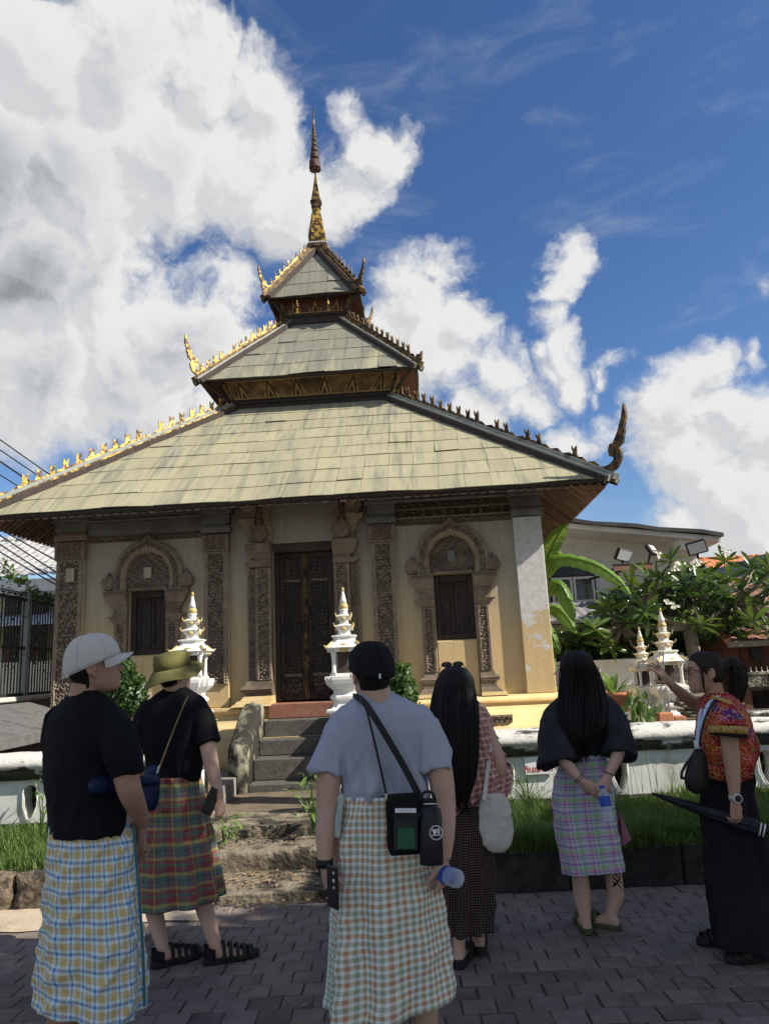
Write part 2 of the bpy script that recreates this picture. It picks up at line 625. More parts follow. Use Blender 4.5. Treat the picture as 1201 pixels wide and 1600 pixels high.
m_terra = surf('terracotta', (0.48, 0.20, 0.10), (0.38, 0.16, 0.09), 8, 0.85, c3=(0.25, 0.16, 0.11), s3=6, t3=(0.55, 0.75))
m_iron = surf('black iron', (0.02, 0.02, 0.021), (0.04, 0.038, 0.036), 12, 0.6, 0.3)
m_cable = surf('cable rubber', (0.015, 0.015, 0.016), (0.02, 0.02, 0.02), 12, 0.6)


def coping_mat():
    m, t, b = new_mat('weathered coping', 0.9)
    oc = t.node('ShaderNodeTexCoord').outputs['Object']
    x, y, z = t.sep(oc)
    base = t.mix(t.noise(oc, 6), (0.50, 0.49, 0.44), (0.66, 0.65, 0.60))
    n = t.noise(t.mapping(oc, (1, 1, 2.5)), 4.5, 8, 0.7)
    k = t.smooth(t.math('ADD', n, t.smooth(z, 0.60, 0.50, -0.005, 0.22)), 0.53, 0.66)   # darker over the lower mouldings
    c = t.mix(k, base, (0.055, 0.052, 0.042))
    t.link(c, b.inputs['Base Color'])
    bump(t, b, t.noise(oc, 22, 5), 0.6, 0.012)
    return m


m_coping = coping_mat()


def plaster(name, flake=False):
    """old lime plaster: grey-beige above fading to yellow ochre below, vertical run marks, flaking patches"""
    m, t, b = new_mat(name, 0.9)
    oc = t.node('ShaderNodeTexCoord').outputs['Object']
    x, y, z = t.sep(oc)
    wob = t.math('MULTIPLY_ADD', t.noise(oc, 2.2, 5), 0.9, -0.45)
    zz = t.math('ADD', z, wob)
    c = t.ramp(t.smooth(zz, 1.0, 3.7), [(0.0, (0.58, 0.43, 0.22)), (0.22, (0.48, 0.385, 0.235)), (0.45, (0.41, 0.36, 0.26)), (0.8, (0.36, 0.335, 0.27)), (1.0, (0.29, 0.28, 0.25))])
    st = t.noise(t.mapping(oc, (16, 16, 1.1)), 1.6, 5, 0.6)
    c = t.mix(t.math('MULTIPLY', t.smooth(st, 0.52, 0.75), 0.45), c, (0.62, 0.56, 0.44))
    st2 = t.noise(t.mapping(oc, (9, 9, 0.9), (3, 1, 2)), 1.3, 5, 0.6)
    c = t.mix(t.math('MULTIPLY', t.smooth(st2, 0.55, 0.8), 0.35), c, (0.17, 0.13, 0.09))
    if flake:
        n = t.noise(oc, 2.3, 9, 0.68, 0.3)
        k = t.smooth(t.math('ADD', n, t.smooth(z, 0.7, 2.6, -0.13, 0.20)), 0.475, 0.49)
        n2 = t.smooth(t.noise(oc, 14, 5), 0.35, 0.7)
        c = t.mix(k, c, t.mix(n2, (0.60, 0.59, 0.57), (0.50, 0.50, 0.48)))
        spots = t.smooth(t.noise(t.mapping(oc, (1, 1, 2)), 13, 3, 0.5), 0.70, 0.76)
        c = t.mix(spots, c, (0.25, 0.24, 0.23))
    t.link(c, b.inputs['Base Color'])
    bump(t, b, t.noise(oc, 14, 6), 0.35, 0.012)
    return m


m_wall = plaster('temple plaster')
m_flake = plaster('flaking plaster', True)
m_yellow = surf('yellow ochre limewash', (0.58, 0.42, 0.19), (0.64, 0.49, 0.26), 3, 0.85, c3=(0.50, 0.34, 0.14), s3=2.2, t3=(0.52, 0.75), bs=18, bst=0.35, bd=0.012)
m_cornice = surf('grey cornice', (0.150, 0.155, 0.150), (0.20, 0.205, 0.195), 3, 0.85, c3=(0.10, 0.095, 0.085), s3=2, t3=(0.5, 0.75))


def sheet_mat():
    m, t, b = new_mat('painted roof sheet', 0.62)
    oc = t.node('ShaderNodeTexCoord').outputs['Object']
    oi = t.node('ShaderNodeObjectInfo')
    x, y, z = t.sep(oc)
    hi = t.smooth(z, 4.2, 8.2)
    lime = t.mix(t.noise(oc, 1.4, 5), (0.350, 0.323, 0.203), (0.405, 0.376, 0.243))
    grey = t.mix(t.noise(oc, 3, 5), (0.205, 0.20, 0.16), (0.265, 0.26, 0.20))
    n = t.noise(t.mapping(oc, (2.6, 0.35, 0.35)), 2.4, 7, 0.66, 0.4)      # run marks down the slope
    k = t.smooth(t.math('ADD', n, t.math('MULTIPLY', hi, 0.34)), 0.46, 0.72)
    c = t.mix(k, lime, grey)
    n2 = t.noise(t.mapping(oc, (7.5, 0.5, 0.5), (5, 0, 0)), 1.7, 6, 0.62)
    c = t.mix(t.math('MULTIPLY', t.smooth(n2, 0.50, 0.72), 0.5), c, (0.11, 0.12, 0.10))
    kk = t.math('MULTIPLY_ADD', oi.outputs['Random'], 0.13, 0.93)
    v = t.node('ShaderNodeHueSaturation')
    t.link(kk, v.inputs['Value'])
    t.link(c, v.inputs['Color'])
    t.link(v.outputs[0], b.inputs['Base Color'])
    bump(t, b, t.noise(oc, 2.6, 3), 0.25, 0.05)
    return m


m_sheet = sheet_mat()


def leaf_mat(name, c1, c2, rough=0.45, scale=3.0, trans=0.25):
    m, t, b = new_mat(name, rough, spec=0.4)
    oc = t.node('ShaderNodeTexCoord').outputs['Object']
    oi = t.node('ShaderNodeObjectInfo')
    n = t.node('ShaderNodeTexWhiteNoise')
    n.noise_dimensions = '3D'
    t.link(t.mapping(oc, (scale * 4,) * 3), n.inputs['Vector'])
    f = t.math('MULTIPLY_ADD', t.noise(oc, scale * 3, 3), 1.0, t.math('MULTIPLY_ADD', oi.outputs['Random'], 0.3, -0.15))
    c = t.mix(t.smooth(f, 0.3, 0.7), c1, c2)
    t.link(c, b.inputs['Base Color'])
    tr = t.node('ShaderNodeBsdfTranslucent')
    t.link(t.mix(0.35, c, (0.35, 0.5, 0.05)), tr.inputs[0])
    mx = t.node('ShaderNodeMixShader')
    mx.inputs[0].default_value = trans
    t.link(b.outputs[0], mx.inputs[1])
    t.link(tr.outputs[0], mx.inputs[2])
    t.link(mx.outputs[0], t.n['Material Output'].inputs[0])
    return m


m_grass = leaf_mat('grass blade', (0.050, 0.095, 0.018), (0.125, 0.20, 0.045), 0.6, 2.0, 0.35)
m_leafdark = leaf_mat('glossy dark leaf', (0.022, 0.052, 0.016), (0.055, 0.11, 0.03), 0.35, 3, 0.22)
m_leafmid = leaf_mat('mid green leaf', (0.045, 0.095, 0.025), (0.10, 0.17, 0.045), 0.42, 3, 0.3)
m_leafpale = leaf_mat('pale green leaf', (0.11, 0.20, 0.045), (0.20, 0.32, 0.08), 0.45, 3, 0.35)
m_banana = leaf_mat('banana leaf', (0.10, 0.20, 0.03), (0.17, 0.29, 0.05), 0.4, 1, 0.4)
m_dry = surf('dry leaf', (0.22, 0.14, 0.07), (0.34, 0.24, 0.13), 20, 0.9)
m_bark = surf('grey bark', (0.16, 0.14, 0.11), (0.25, 0.22, 0.18), 9, 0.95, bs=20, bst=0.8, bd=0.02)
m_petal = surf('white petal', (0.85, 0.83, 0.72), (0.8, 0.78, 0.6), 20, 0.6)

# ================================================================ ground
gm = M()
gm.add([(-400, -400, -0.035), (400, -400, -0.035), (400, 900, -0.035), (-400, 900, -0.035)], [(0, 1, 2, 3)])
ground = tag(gm.build('ground', m_soil), kind='structure')

# brick paved path: individual pavers with recessed joints, the rest of the path as one mesh of the same pieces
pv = tag(M().box(-14, 14, -6, 5.72, -0.033, -0.012).build('pavement', m_joint), kind='structure')
PAX, PAY, YK = 0.158, 0.145, 5.50
ptmp = []
for k in range(4):
    mm = M()
    b = 0.004 + 0.0015 * k
    hx, hy = PAX / 2 - 0.003, PAY / 2 - 0.003
    z0, z1 = -0.03, 0.0
    cj = [random.uniform(-0.003, 0.003) for _ in range(8)]
    low = [(-hx + cj[0], -hy + cj[1], z0), (hx + cj[2], -hy + cj[3], z0), (hx + cj[4], hy + cj[5], z0), (-hx + cj[6], hy + cj[7], z0)]
    mid = [(p[0], p[1], z1 - b * 0.8) for p in low]
    top = [(p[0] * (1 - b / hx), p[1] * (1 - b / hy), z1) for p in low]
    mm.loft([low, mid, top], True)
    me = mm.mesh('paver')
    me.materials.append(m_pave)
    ptmp.append((me, mm))
rest = M()
pavers = []
row = 0
ph = 0.30          # the courses run slightly aslant to the kerb
ca, sa = cos(0.0), sin(0.0)
for iy in range(0, 72):
    yy = YK - 0.02 - PAY * (iy + 0.5)
    for ix in range(-46, 47):
        xx = ix * PAX + (0.5 * PAX if iy % 2 else 0) + 0.35 - iy * 0.009
        if abs(xx) > 7.0: continue
        pavers.append((xx, yy))
near = [p for p in pavers if 2.6 < p[1] < 5.5 and abs(p[0]) < p[1] * 0.56 + 0.2]
near.sort(key=lambda p: p[1])
nset = set(near[:300])
for p in pavers:
    me, mm = random.choice(ptmp)
    dz = random.uniform(-0.0035, 0.0025)
    if p in nset:
        o = bpy.data.objects.new('paver', me)
        COL.objects.link(o)
        o.location = (p[0], p[1], dz)
        o.rotation_euler = (random.uniform(-.008, .008), random.uniform(-.008, .008), random.uniform(-.012, .012))
        adopt(o, pv)
    else:
        rest.add([(v[0] + p[0], v[1] + p[1], v[2] + dz) for v in mm.v], mm.f)
tag(rest.build('paver', m_pave, pv), kind='stuff')

# sandy strip along the kerb on the sunny side
V = []
nx, ny = 60, 8
for i in range(nx):
    for j in range(ny):
        x = -9 + i * (9 - 1.3) / (nx - 1)
        y0 = 5.19 + 0.03 * sin(x * 3.1) + 0.02 * sin(x * 11)
        y = y0 + (5.62 - y0) * j / (ny - 1)
        V.append((x, y, 0.006 + 0.006 * sin(x * 9 + j) * (0 < j) + 0.012 * (j > 0)))
ss = npmesh('sandy_verge', V, grid_faces(nx, ny), m_sand, None, True)
tag(ss, kind='structure')


# kerb blocks: rough irregular stones
def rough_block(x0, x1, y0, y1, z0, z1, mat, parent, name, seed, amp=0.018):
    nx_, ny_, nz_ = max(3, int((x1 - x0) / 0.06)), 5, 7
    mm = M()
    vs = {}
    rr = np.random.default_rng(seed)
    P3 = []

    def vid(i, j, k):
        if (i, j, k) not in vs:
            x = x0 + (x1 - x0) * i / nx_
            y = y0 + (y1 - y0) * j / ny_
            z = z0 + (z1 - z0) * k / nz_
            n1, n2, n3 = [float(nz(np.array(x * 2 + s), np.array(z * 3 + y * 2 + s), 2.5, seed % 50 + s)) for s in (0, 1, 2)]
            ex = 1.0
            for (q, n_) in ((i, nx_), (j, ny_), (k, nz_)):
                pass
            edge = sum([i in (0, nx_), j in (0, ny_), k == nz_])
            sh = 0.008 * max(0, edge - 1)
            x += amp * 0.4 * n1 + (sh if i == 0 else -sh if i == nx_ else 0)
            y += amp * n2 + (sh if j == 0 else -sh if j == ny_ else 0)
            z += (amp * 0.7 * n3 - sh) if k == nz_ else 0
            vs[(i, j, k)] = len(P3)
            P3.append((x, y, z))
        return vs[(i, j, k)]
    F_ = []
    for i in range(nx_):
        for k in range(nz_):
            F_.append((vid(i, 0, k), vid(i + 1, 0, k), vid(i + 1, 0, k + 1), vid(i, 0, k + 1)))
        for j in range(ny_):
            F_.append((vid(i, j, nz_), vid(i + 1, j, nz_), vid(i + 1, j + 1, nz_), vid(i, j + 1, nz_)))
    for j in range(ny_):
        for k in range(nz_):
            F_.append((vid(0, j + 1, k), vid(0, j, k), vid(0, j, k + 1), vid(0, j + 1, k + 1)))
            F_.append((vid(nx_, j, k), vid(nx_, j + 1, k), vid(nx_, j + 1, k + 1), vid(nx_, j, k + 1)))
    mm.add(P3, F_)
    return mm.build(name, mat, parent, smooth=True)


kerb = empty('stone_kerb', (0, 5.5, 0), 0, 'low kerb of dark blackened stone blocks right of the worn steps, holding back the long grass', 'kerb')
x = -0.42
k = 0
while x < 6.5:
    L = random.uniform(0.62, 0.85)
    rough_block(x, x + L - 0.007, 5.52 - 5.5, 0.24, -0.02, 0.27 + random.uniform(-.008, .008), m_kerb, kerb, 'kerb_stone', 11 + k, 0.010)
    x += L
    k += 1
kerb2 = empty('rubble_kerb', (0, 5.5, 0), 0, 'low crumbling brown kerb left of the worn steps, lit by the sun', 'kerb')
x = -1.62
while x > -7:
    L = random.uniform(0.35, 0.6)
    rough_block(x - L + 0.01, x, 0.06, 0.24, -0.02, 0.25 + random.uniform(-.02, .02), m_kerb2, kerb2, 'kerb_stone', 41 + k, 0.03)
    x -= L
    k += 1

# lawn soil
lawn = M()
lawn.box(-30, -1.62, 5.66, 60, -0.02, 0.235)
lawn.box(-0.40, 30, 5.66, 60, -0.02, 0.25)
lawn.box(-1.62, -0.40, 6.9, 60, -0.02, 0.24)
tag(lawn.build('lawn_bed', m_soil), kind='structure')
# raised court inside the low wall
tag(M().box(-30, -1.80, 7.42, 70, 0.0, 0.42).box(-0.35, 30, 7.42, 70, 0.0, 0.42).box(-1.79, -0.36, 7.42, 10.5, 0.0, 0.20).build('temple_court', m_court), kind='structure')


# grass blades, one mesh
def blades(name, spots, hmin, hmax, mat, label, wid=0.006, bend=0.5):
    n = len(spots)
    sp = np.asarray(spots)
    h = RNG.uniform(hmin, hmax, n) * sp[:, 3]
    a = RNG.uniform(0, 2 * pi, n)
    bd = RNG.uniform(0.15, bend, n) * h
    d = np.stack([np.cos(a), np.sin(a)], 1)
    pr = np.stack([-d[:, 1], d[:, 0]], 1)
    w = wid * RNG.uniform(0.7, 1.4, n)
    V = np.zeros((n, 5, 3))
    for i, (t, ww) in enumerate(((0, 1), (0, -1), (0.55, 0.8), (0.55, -0.8), (1, 0))):
        V[:, i, :2] = sp[:, :2] + d * (bd * t * t)[:, None] + pr * (w * ww)[:, None]
        V[:, i, 2] = sp[:, 2] + h * t * (1 - 0.25 * t * (bd / h))
    F = np.array([(0, 1, 3), (0, 3, 2), (2, 3, 4)])[None] + (np.arange(n) * 5)[:, None, None]
    o = npmesh(name, V.reshape(-1, 3), F.reshape(-1, 3), mat)
    tag(o, label, 'grass', kind='stuff')
    return o


def patch(x0, x1, y0, y1, z, n, dens=None):
    x = RNG.uniform(x0, x1, n)
    y = RNG.uniform(y0, y1, n)
    c = 0.62 + 0.38 * nz(x, y, 2.2, 3) + 0.15 * nz(x, y, 6, 4)
    s = np.clip(c, 0.25, 1.3)
    return np.stack([x, y, np.full(n, z), s], 1)


sp = np.vstack([patch(-4.6, -1.66, 5.62, 6.95, 0.235, 13000), patch(-0.38, 4.8, 5.64, 6.95, 0.25, 34000),
                patch(4.8, 8, 5.6, 6.95, 0.25, 4000), patch(-7.5, -4.6, 5.6, 6.95, 0.235, 3500)])
ed = patch(-0.38, 4.8, 5.50, 5.70, 0.245, 9000)
sp = np.vstack([sp, ed])
blades('lawn_grass', sp, 0.10, 0.27, m_grass, 'long green grass growing between the kerb and the low white wall', 0.0045, 0.75)
tl = [(x_, y_, 0.25, 1.0) for x_, y_ in zip(RNG.uniform(0.9, 4.5, 130), RNG.uniform(6.4, 6.9, 130))]
blades('seeding_grass', tl, 0.35, 0.62, m_leafpale, 'thin tall seeding grass stalks in front of the low white wall', 0.0025, 0.35)

# ================================================================ worn lower steps
low_steps = empty('worn_lower_steps', (-1.0, 6.3, 0), 0, 'worn broken concrete steps with dry leaves leading up from the paving between the two kerbs', 'steps')
rough_block(-0.62, 0.56, -0.72, -0.08, -0.02, 0.055, m_oldstep, low_steps, 'step', 71, 0.012)
rough_block(-0.66, 0.56, -0.16, 0.42, -0.02, 0.20, m_oldstep, low_steps, 'step', 75, 0.014)
rough_block(-0.66, 0.62, 0.35, 1.10, -0.02, 0.285, m_oldstep, low_steps, 'step', 79, 0.012)
# dry leaves fallen on the steps
dl = M()
for i in range(330):
    t = random.random()
    if i >= 260:
        x, y, z = random.uniform(-3.2, 3.6), 5.5 - 2.6 * random.random() ** 1.6, 0.006
    elif t < 0.6:
        x, y, z = random.gauss(-1.05, 0.22), random.uniform(5.66, 6.1), 0.065
    elif t < 0.8:
        x, y, z = random.uniform(-1.5, -0.5), random.uniform(5.35, 5.55), 0.012
    else:
        x, y, z = random.uniform(-1.5, -0.4), random.uniform(6.2, 6.6), 0.215
    x = min(max(x, -1.55), -0.5) if i < 260 else x
    a = random.uniform(0, 6.28)
    L, w = random.uniform(.014, .03), random.uniform(.005, .011)
    ux, uy = cos(a), sin(a)
    dl.add([(x - ux * L, y - uy * L, z), (x + uy * w, y - ux * w, z + random.uniform(0, .012)), (x + ux * L, y + uy * L, z + random.uniform(0, .012)),
            (x - uy * w, y + ux * w, z + random.uniform(0, .012))], [(0, 1, 2), (0, 2, 3)])
tag(dl.build('dry_leaves', m_dry), 'dry brown leaves scattered on the worn lower steps and the paving', 'leaves', kind='stuff')

# ================================================================ low white wall (two runs, either side of the stair)
WY = 7.02


def hole_poly(cx, zb, zt, w):
    pts = []
    for i in range(9):
        a = pi * i / 8
        pts.append((cx + w * cos(a), zt - w * 1.1 + w * 1.1 * sin(a)))
    pts += [(cx - w * 0.95, zb + 0.12), (cx - w * 0.45, zb + 0.03), (cx, zb), (cx + w * 0.45, zb + 0.03), (cx + w * 0.95, zb + 0.12)]
    return pts


def holed_panel(outer, holes, y0, y1, name, mat, parent):
    cu = bpy.data.curves.new(name, 'CURVE')
    cu.dimensions = '2D'
    cu.fill_mode = 'BOTH'
    cu.extrude = (y1 - y0) / 2
    for poly in [outer] + holes:
        s_ = cu.splines.new('POLY')
        s_.points.add(len(poly) - 1)
        for p, q in zip(s_.points, poly):
            p.co = (q[0], q[1], 0, 1)
        s_.use_cyclic_u = True
    ob = bpy.data.objects.new('tmp', cu)
    COL.objects.link(ob)
    dg = bpy.context.evaluated_depsgraph_get()
    me = bpy.data.meshes.new_from_object(ob.evaluated_get(dg))
    bpy.data.objects.remove(ob)
    bpy.data.curves.remove(cu)
    for v in me.vertices:
        x_, z_, d_ = v.co
        v.co = (x_, (y0 + y1) / 2 - d_, z_)
    me.name = name
    me.materials.clear()
    me.materials.append(mat)
    o = bpy.data.objects.new(name, me)
    COL.objects.link(o)
    if parent: adopt(o, parent)
    return o


def low_wall(x0, x1, holes, label, zt=0.0, shift=0.0):
    w = empty('low_wall', ((x0 + x1) / 2, WY, 0.25), 0, label, 'wall', 'low white walls round the temple')
    ox, oz = (x0 + x1) / 2, 0.25
    hs_ = [hole_poly(h - ox, 0.36 - oz, 0.66 - oz, 0.062) for h in holes]
    holed_panel([(x0 - ox, -0.05), (x1 - ox, -0.05), (x1 - ox, 0.70 - oz), (x0 - ox, 0.70 - oz)], hs_, 0.0, 0.16, 'wall_panel', m_white, w)
    prof = [(0.0, 0.70), (-0.035, 0.705), (-0.04, 0.735), (-0.065, 0.745), (-0.07, 0.775), (-0.06, 0.79), (-0.085, 0.80), (-0.105, 0.825), (-0.10, 0.86),
            (-0.07, 0.90), (-0.01, 0.925), (0.12, 0.935), (0.32, 0.90), (0.41, 0.82), (0.38, 0.70)]
    prof = [(a, b + zt - oz) for a, b in prof]
    n = max(3, int((x1 - x0) / 0.09))
    V, F = [], []
    for i in range(n + 1):
        x_ = x0 - ox + (x1 - x0) * i / n
        for j, (a, b) in enumerate(prof):
            q = 0.007 * float(nz(np.array(x_ * 3), np.array(j * 1.3), 2.0, 8))
            V.append((x_, a + q, b + q * 0.8))
    P_ = len(prof)
    F = grid_faces(n + 1, P_, False)
    mm = M()
    mm.add(V, [tuple(f) for f in F])
    mm.f.append(tuple(range(P_)))
    mm.f.append(tuple(range(n * P_, n * P_ + P_)))
    cp = mm.build('coping', m_coping, w, smooth=radians(40))
    M().box(x0 - ox, x1 - ox, -0.05, 0.0 - 0.003, -0.05, 0.335 - oz).build('plinth', m_coping, w)
    M().box(x0 - ox, x1 - ox, 0.30, 0.40, -0.05, 0.70 - oz).build('inner_leaf', m_kerb2, w)
    # raised moulded rims round the openings
    for h in holes:
        r = M()
        pts = [(p[0], -0.012, p[1]) for p in hole_poly(h - ox, 0.355 - oz, 0.665 - oz, 0.067)]
        r.tube(pts + [pts[0]], 0.007, 6)
        r.build('opening_rim', m_white, w, smooth=True)
    return w


hl = [float(at(48, 1250, WY).x) - 1.02 * i for i in range(4)]
hr = [float(at(x_, 1205, WY).x) for x_ in (700, 790, 968, 1198)] + [float(at(1198, 1200, WY).x) + 1.35 * (i + 1) for i in range(2)]
wl_ = low_wall(-7.5, -1.78, [h for h in hl if h > -7] + [-2.15], 'low white panelled wall left of the stair, partly behind the man in the cream cap')
wr_ = low_wall(-0.42, 7.5, hr, 'low white wall right of the stair with a stained rounded coping and no parking style sign')
wr_['label'] = 'low white wall right of the stair, stained rounded coping, red lettered sign fixed to it'

# sign on the wall
sg = empty('warning_sign', tuple(at(842, 1196, WY - 0.02)), 0, 'small white sign with red lettering and a crossed round symbol on the low wall', 'sign')
m_signw = surf('sign white', (0.78, 0.79, 0.80), (0.74, 0.75, 0.76), 8, 0.5)
m_signr = surf('sign red', (0.62, 0.03, 0.04), (0.55, 0.03, 0.04), 8, 0.5)
m_signk = surf('sign dark', (0.10, 0.04, 0.05), (0.08, 0.03, 0.04), 8, 0.5)
M().bev(-0.13, 0.13, -0.012, 0.006, -0.075, 0.075, 0.002).build('sign_board', m_signw, sg)


def text_obj(body, size, mat, loc, parent, name='lettering', ext=0.0008, rot=(pi / 2, 0, 0), align='CENTER'):
    cu = bpy.data.curves.new(name, 'FONT')
    cu.body = body
    cu.size = size
    cu.extrude = ext
    cu.offset = size * 0.012
    cu.align_x = align
    cu.align_y = 'CENTER'
    ob = bpy.data.objects.new('tmp', cu)
    COL.objects.link(ob)
    dg = bpy.context.evaluated_depsgraph_get()
    me = bpy.data.meshes.new_from_object(ob.evaluated_get(dg))
    bpy.data.objects.remove(ob)
    bpy.data.curves.remove(cu)
    me.materials.clear()
    me.materials.append(mat)
    me.name = name
    o = bpy.data.objects.new(name, me)
    COL.objects.link(o)
    o.location = loc
    o.rotation_euler = rot
    if parent: adopt(o, parent)
    return o


text_obj('กินแทงก', 0.074, m_signr, (-0.012, -0.0135, -0.030), sg)
ri = M()
ri.tube([(0.02 + 0.032 * cos(a), -0.014, 0.040 + 0.032 * sin(a)) for a in np.linspace(0, 2 * pi, 25)], 0.0042, 6)
ri.tube([(0.02 - 0.022, -0.0145, 0.040 + 0.022), (0.02 + 0.022, -0.0145, 0.040 - 0.022)], 0.0035, 6)
ri.build('ban_symbol', m_signr, sg)
M().ell((0.018, -0.013, 0.040), (0.018, 0.003, 0.006)).ell((0.026, -0.013, 0.046), (0.009, 0.003, 0.007)).build('pictogram', m_signk, sg)

# ================================================================ main stair
cY, sY = cos(YAW), sin(YAW)
SW = (TC[0] - 4.0 * sY, TC[1] - 4.0 * cY, 0.08)       # temple axes (0, -4.0)
stair = empty('temple_stair', SW, -YAW, 'steep dark stone stair climbing to the carved temple door', 'stair')
ys = [-4.60, -4.34, -4.04, -3.74, -3.50]
zs = [0.06, 0.325, 0.565, 0.755, 0.96, 1.15]
for i in range(5):
    y0 = ys[i] + 4.0
    M().bev(-0.365, 0.565, y0 - 0.02, (ys[i + 1] + 4.03 if i < 4 else 0.9), -0.02 if i == 0 else zs[i] - 0.08, zs[i + 1] - 0.08, 0.012).build(
        'step', m_stepred if i == 4 else m_step, stair)
# small plaster motif on the lowest riser
M().bev(0.10, 0.17, -0.635, -0.622, 0.02, 0.20, 0.004).build('riser_tablet', m_balu, stair)


def balustrade(x0, x1, name):
    """solid plaster cheek wall, swept up towards the door with a curled front post"""
    line = [(-0.66, 0.0), (-0.66, 0.60), (-0.645, 0.665), (-0.60, 0.70), (-0.52, 0.72), (-0.42, 0.78), (-0.30, 0.88), (-0.15, 0.985), (0.0, 1.065), (0.14, 1.10),
            (0.24, 1.08), (0.30, 0.95), (0.30, 0.0)]
    rings = []
    w = (x1 - x0)
    for k, (xx, sh) in enumerate(((x0, 0.015), (x0 + 0.02, 0.0), (x0 + w * 0.3, -0.004), (x0 + w * 0.5, -0.03), (x0 + w * 0.7, -0.004), (x1 - 0.02, 0.0), (x1, 0.015))):
        rings.append([(xx, a + (sh if i < 4 else 0), b - (sh if (1 < i < 11) else 0)) for i, (a, b) in enumerate(line)])
    mm = M()
    mm.loft(rings, True)
    return mm


bl = empty('stair_cheek_wall', SW, -YAW, 'mossy blackened plaster cheek wall on the left side of the temple stair', 'balustrade')
balustrade(-0.585, -0.37, '').build('cheek_body', m_balu, bl, smooth=radians(35))
br = empty('stair_cheek_wall', SW, -YAW, 'plaster cheek wall on the right side of the temple stair, behind the man in the grey T-shirt', 'balustrade')
balustrade(0.57, 0.785, '').build('cheek_body', m_balu, br, smooth=radians(35))

# ================================================================ THE TEMPLE
T = empty('temple_library', (TC[0], TC[1], 0.42), -YAW, 'small old temple library with three tiered roof, carved stucco facade and gilded spire', 'temple')
TZ = 0.42


class TM(M):
    """mesh in temple axes with heights measured from the paving"""
    def build(s, name, mat, parent=None, smooth=False, **k):
        s.v = [(p[0], p[1], p[2] - TZ) for p in s.v]
        return M.build(s, name, mat, parent, smooth, **k)


def shiftz(o):
    n = len(o.data.vertices)
    a = np.empty(n * 3, np.float32)
    o.data.vertices.foreach_get('co', a)
    a[2::3] -= TZ
    o.data.vertices.foreach_set('co', a)
    o.data.update()
    return o


def trelief(*a, **k):
    return shiftz(relief(*a, **k))


# ---- base: stepped ogee mouldings running round
def square_mould(prof, half, closed_top=True):
    mm = TM()
    rings = []
    for (o_, z) in prof:
        h = half + o_
        rings.append([(-h, -h, z), (h, -h, z), (h, h, z), (-h, h, z)])
    mm.loft(rings, True)
    return mm


bp = [(0.62, 0.36), (0.62, 0.56), (0.60, 0.60), (0.585, 0.62), (0.57, 0.625), (0.565, 0.645), (0.54, 0.70), (0.50, 0.735), (0.44, 0.755), (0.36, 0.765),
      (0.35, 0.79), (0.345, 0.83), (0.31, 0.865), (0.26, 0.885), (0.20, 0.895), (0.20, 0.955), (0.14, 0.965), (0.11, 0.99), (0.10, 1.03), (0.13, 1.045), (0.13, 1.10), (0.05, 1.125), (-0.2, 1.13)]
square_mould(bp, 3.34).build('moulded_base', m_yellow, T, smooth=radians(30))
trelief('base_carving', m_carve, T, 2.33, 2.74, 0.80, 0.90, -3.70, 0.03, 0.06, 0)

# ---- walls
WINX = (-2.06, 2.13)
DX = 0.10
FY = -3.26


def rect(x0, x1, z0, z1):
    return [(x0, z0), (x1, z0), (x1, z1), (x0, z1)]


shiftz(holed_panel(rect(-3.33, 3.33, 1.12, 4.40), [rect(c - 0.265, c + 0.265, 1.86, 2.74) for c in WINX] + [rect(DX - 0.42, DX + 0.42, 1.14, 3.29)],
                   FY, FY + 0.30, 'front_wall', m_wall, T))
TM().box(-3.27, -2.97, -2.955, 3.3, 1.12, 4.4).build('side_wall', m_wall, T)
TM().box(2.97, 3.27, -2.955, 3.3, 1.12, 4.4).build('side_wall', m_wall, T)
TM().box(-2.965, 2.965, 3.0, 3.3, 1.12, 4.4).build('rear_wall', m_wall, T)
TM().box(-2.96, 2.96, -2.95, 2.99, 1.10, 1.14).build('inner_floor', m_darkwood, T)

# ---- pilasters
pil = [(-3.35, -2.95, True), (-1.27, -0.92, True), (1.03, 1.37, True), (2.985, 3.365, False)]
for i, (a, b, carved) in enumerate(pil):
    o = TM().bev(a, b, -3.34, FY + 0.02 if i in (1, 2) else -2.7, 1.13, 3.46, 0.008).build('pilaster', m_flake if i == 3 else m_wall, T)
    if carved:
        zb = 1.16 if i == 0 else (1.42 if i == 1 else 1.30)
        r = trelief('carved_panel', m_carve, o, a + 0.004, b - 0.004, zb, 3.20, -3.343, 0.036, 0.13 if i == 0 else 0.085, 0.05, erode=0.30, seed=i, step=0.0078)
        TM().box(a - 0.012, b + 0.012, -3.385, -3.3 + 0.01, 3.215, 3.455).build('pilaster_cap_band', m_brownrel, o)
        trelief('cap_relief', m_carve, o, a - 0.008, b + 0.008, 3.225, 3.45, -3.386, 0.02, 0.05, 0.03, seed=i + 9)
    # stepped capital blocks under the eave
    for (z0, z1, e) in ((3.475, 3.56, 0.03), (3.563, 3.60, 0.0), (3.603, 3.74, 0.02), (3.743, 3.80, 0.055), (3.803, 3.90, 0.075), (3.903, 4.05, 0.11)):
        TM().bev(a - e, b + e, -3.36 - e, -3.2, z0, z1, 0.006).build('capital_course', m_cornice if i != 0 or z0 > 3.6 else m_brownrel, o)
a, b, _ = pil[0]
TM().bev(-3.19, -3.07, -3.392, -3.36, 2.90, 3.09, 0.01).build('plaque', m_wall, T)

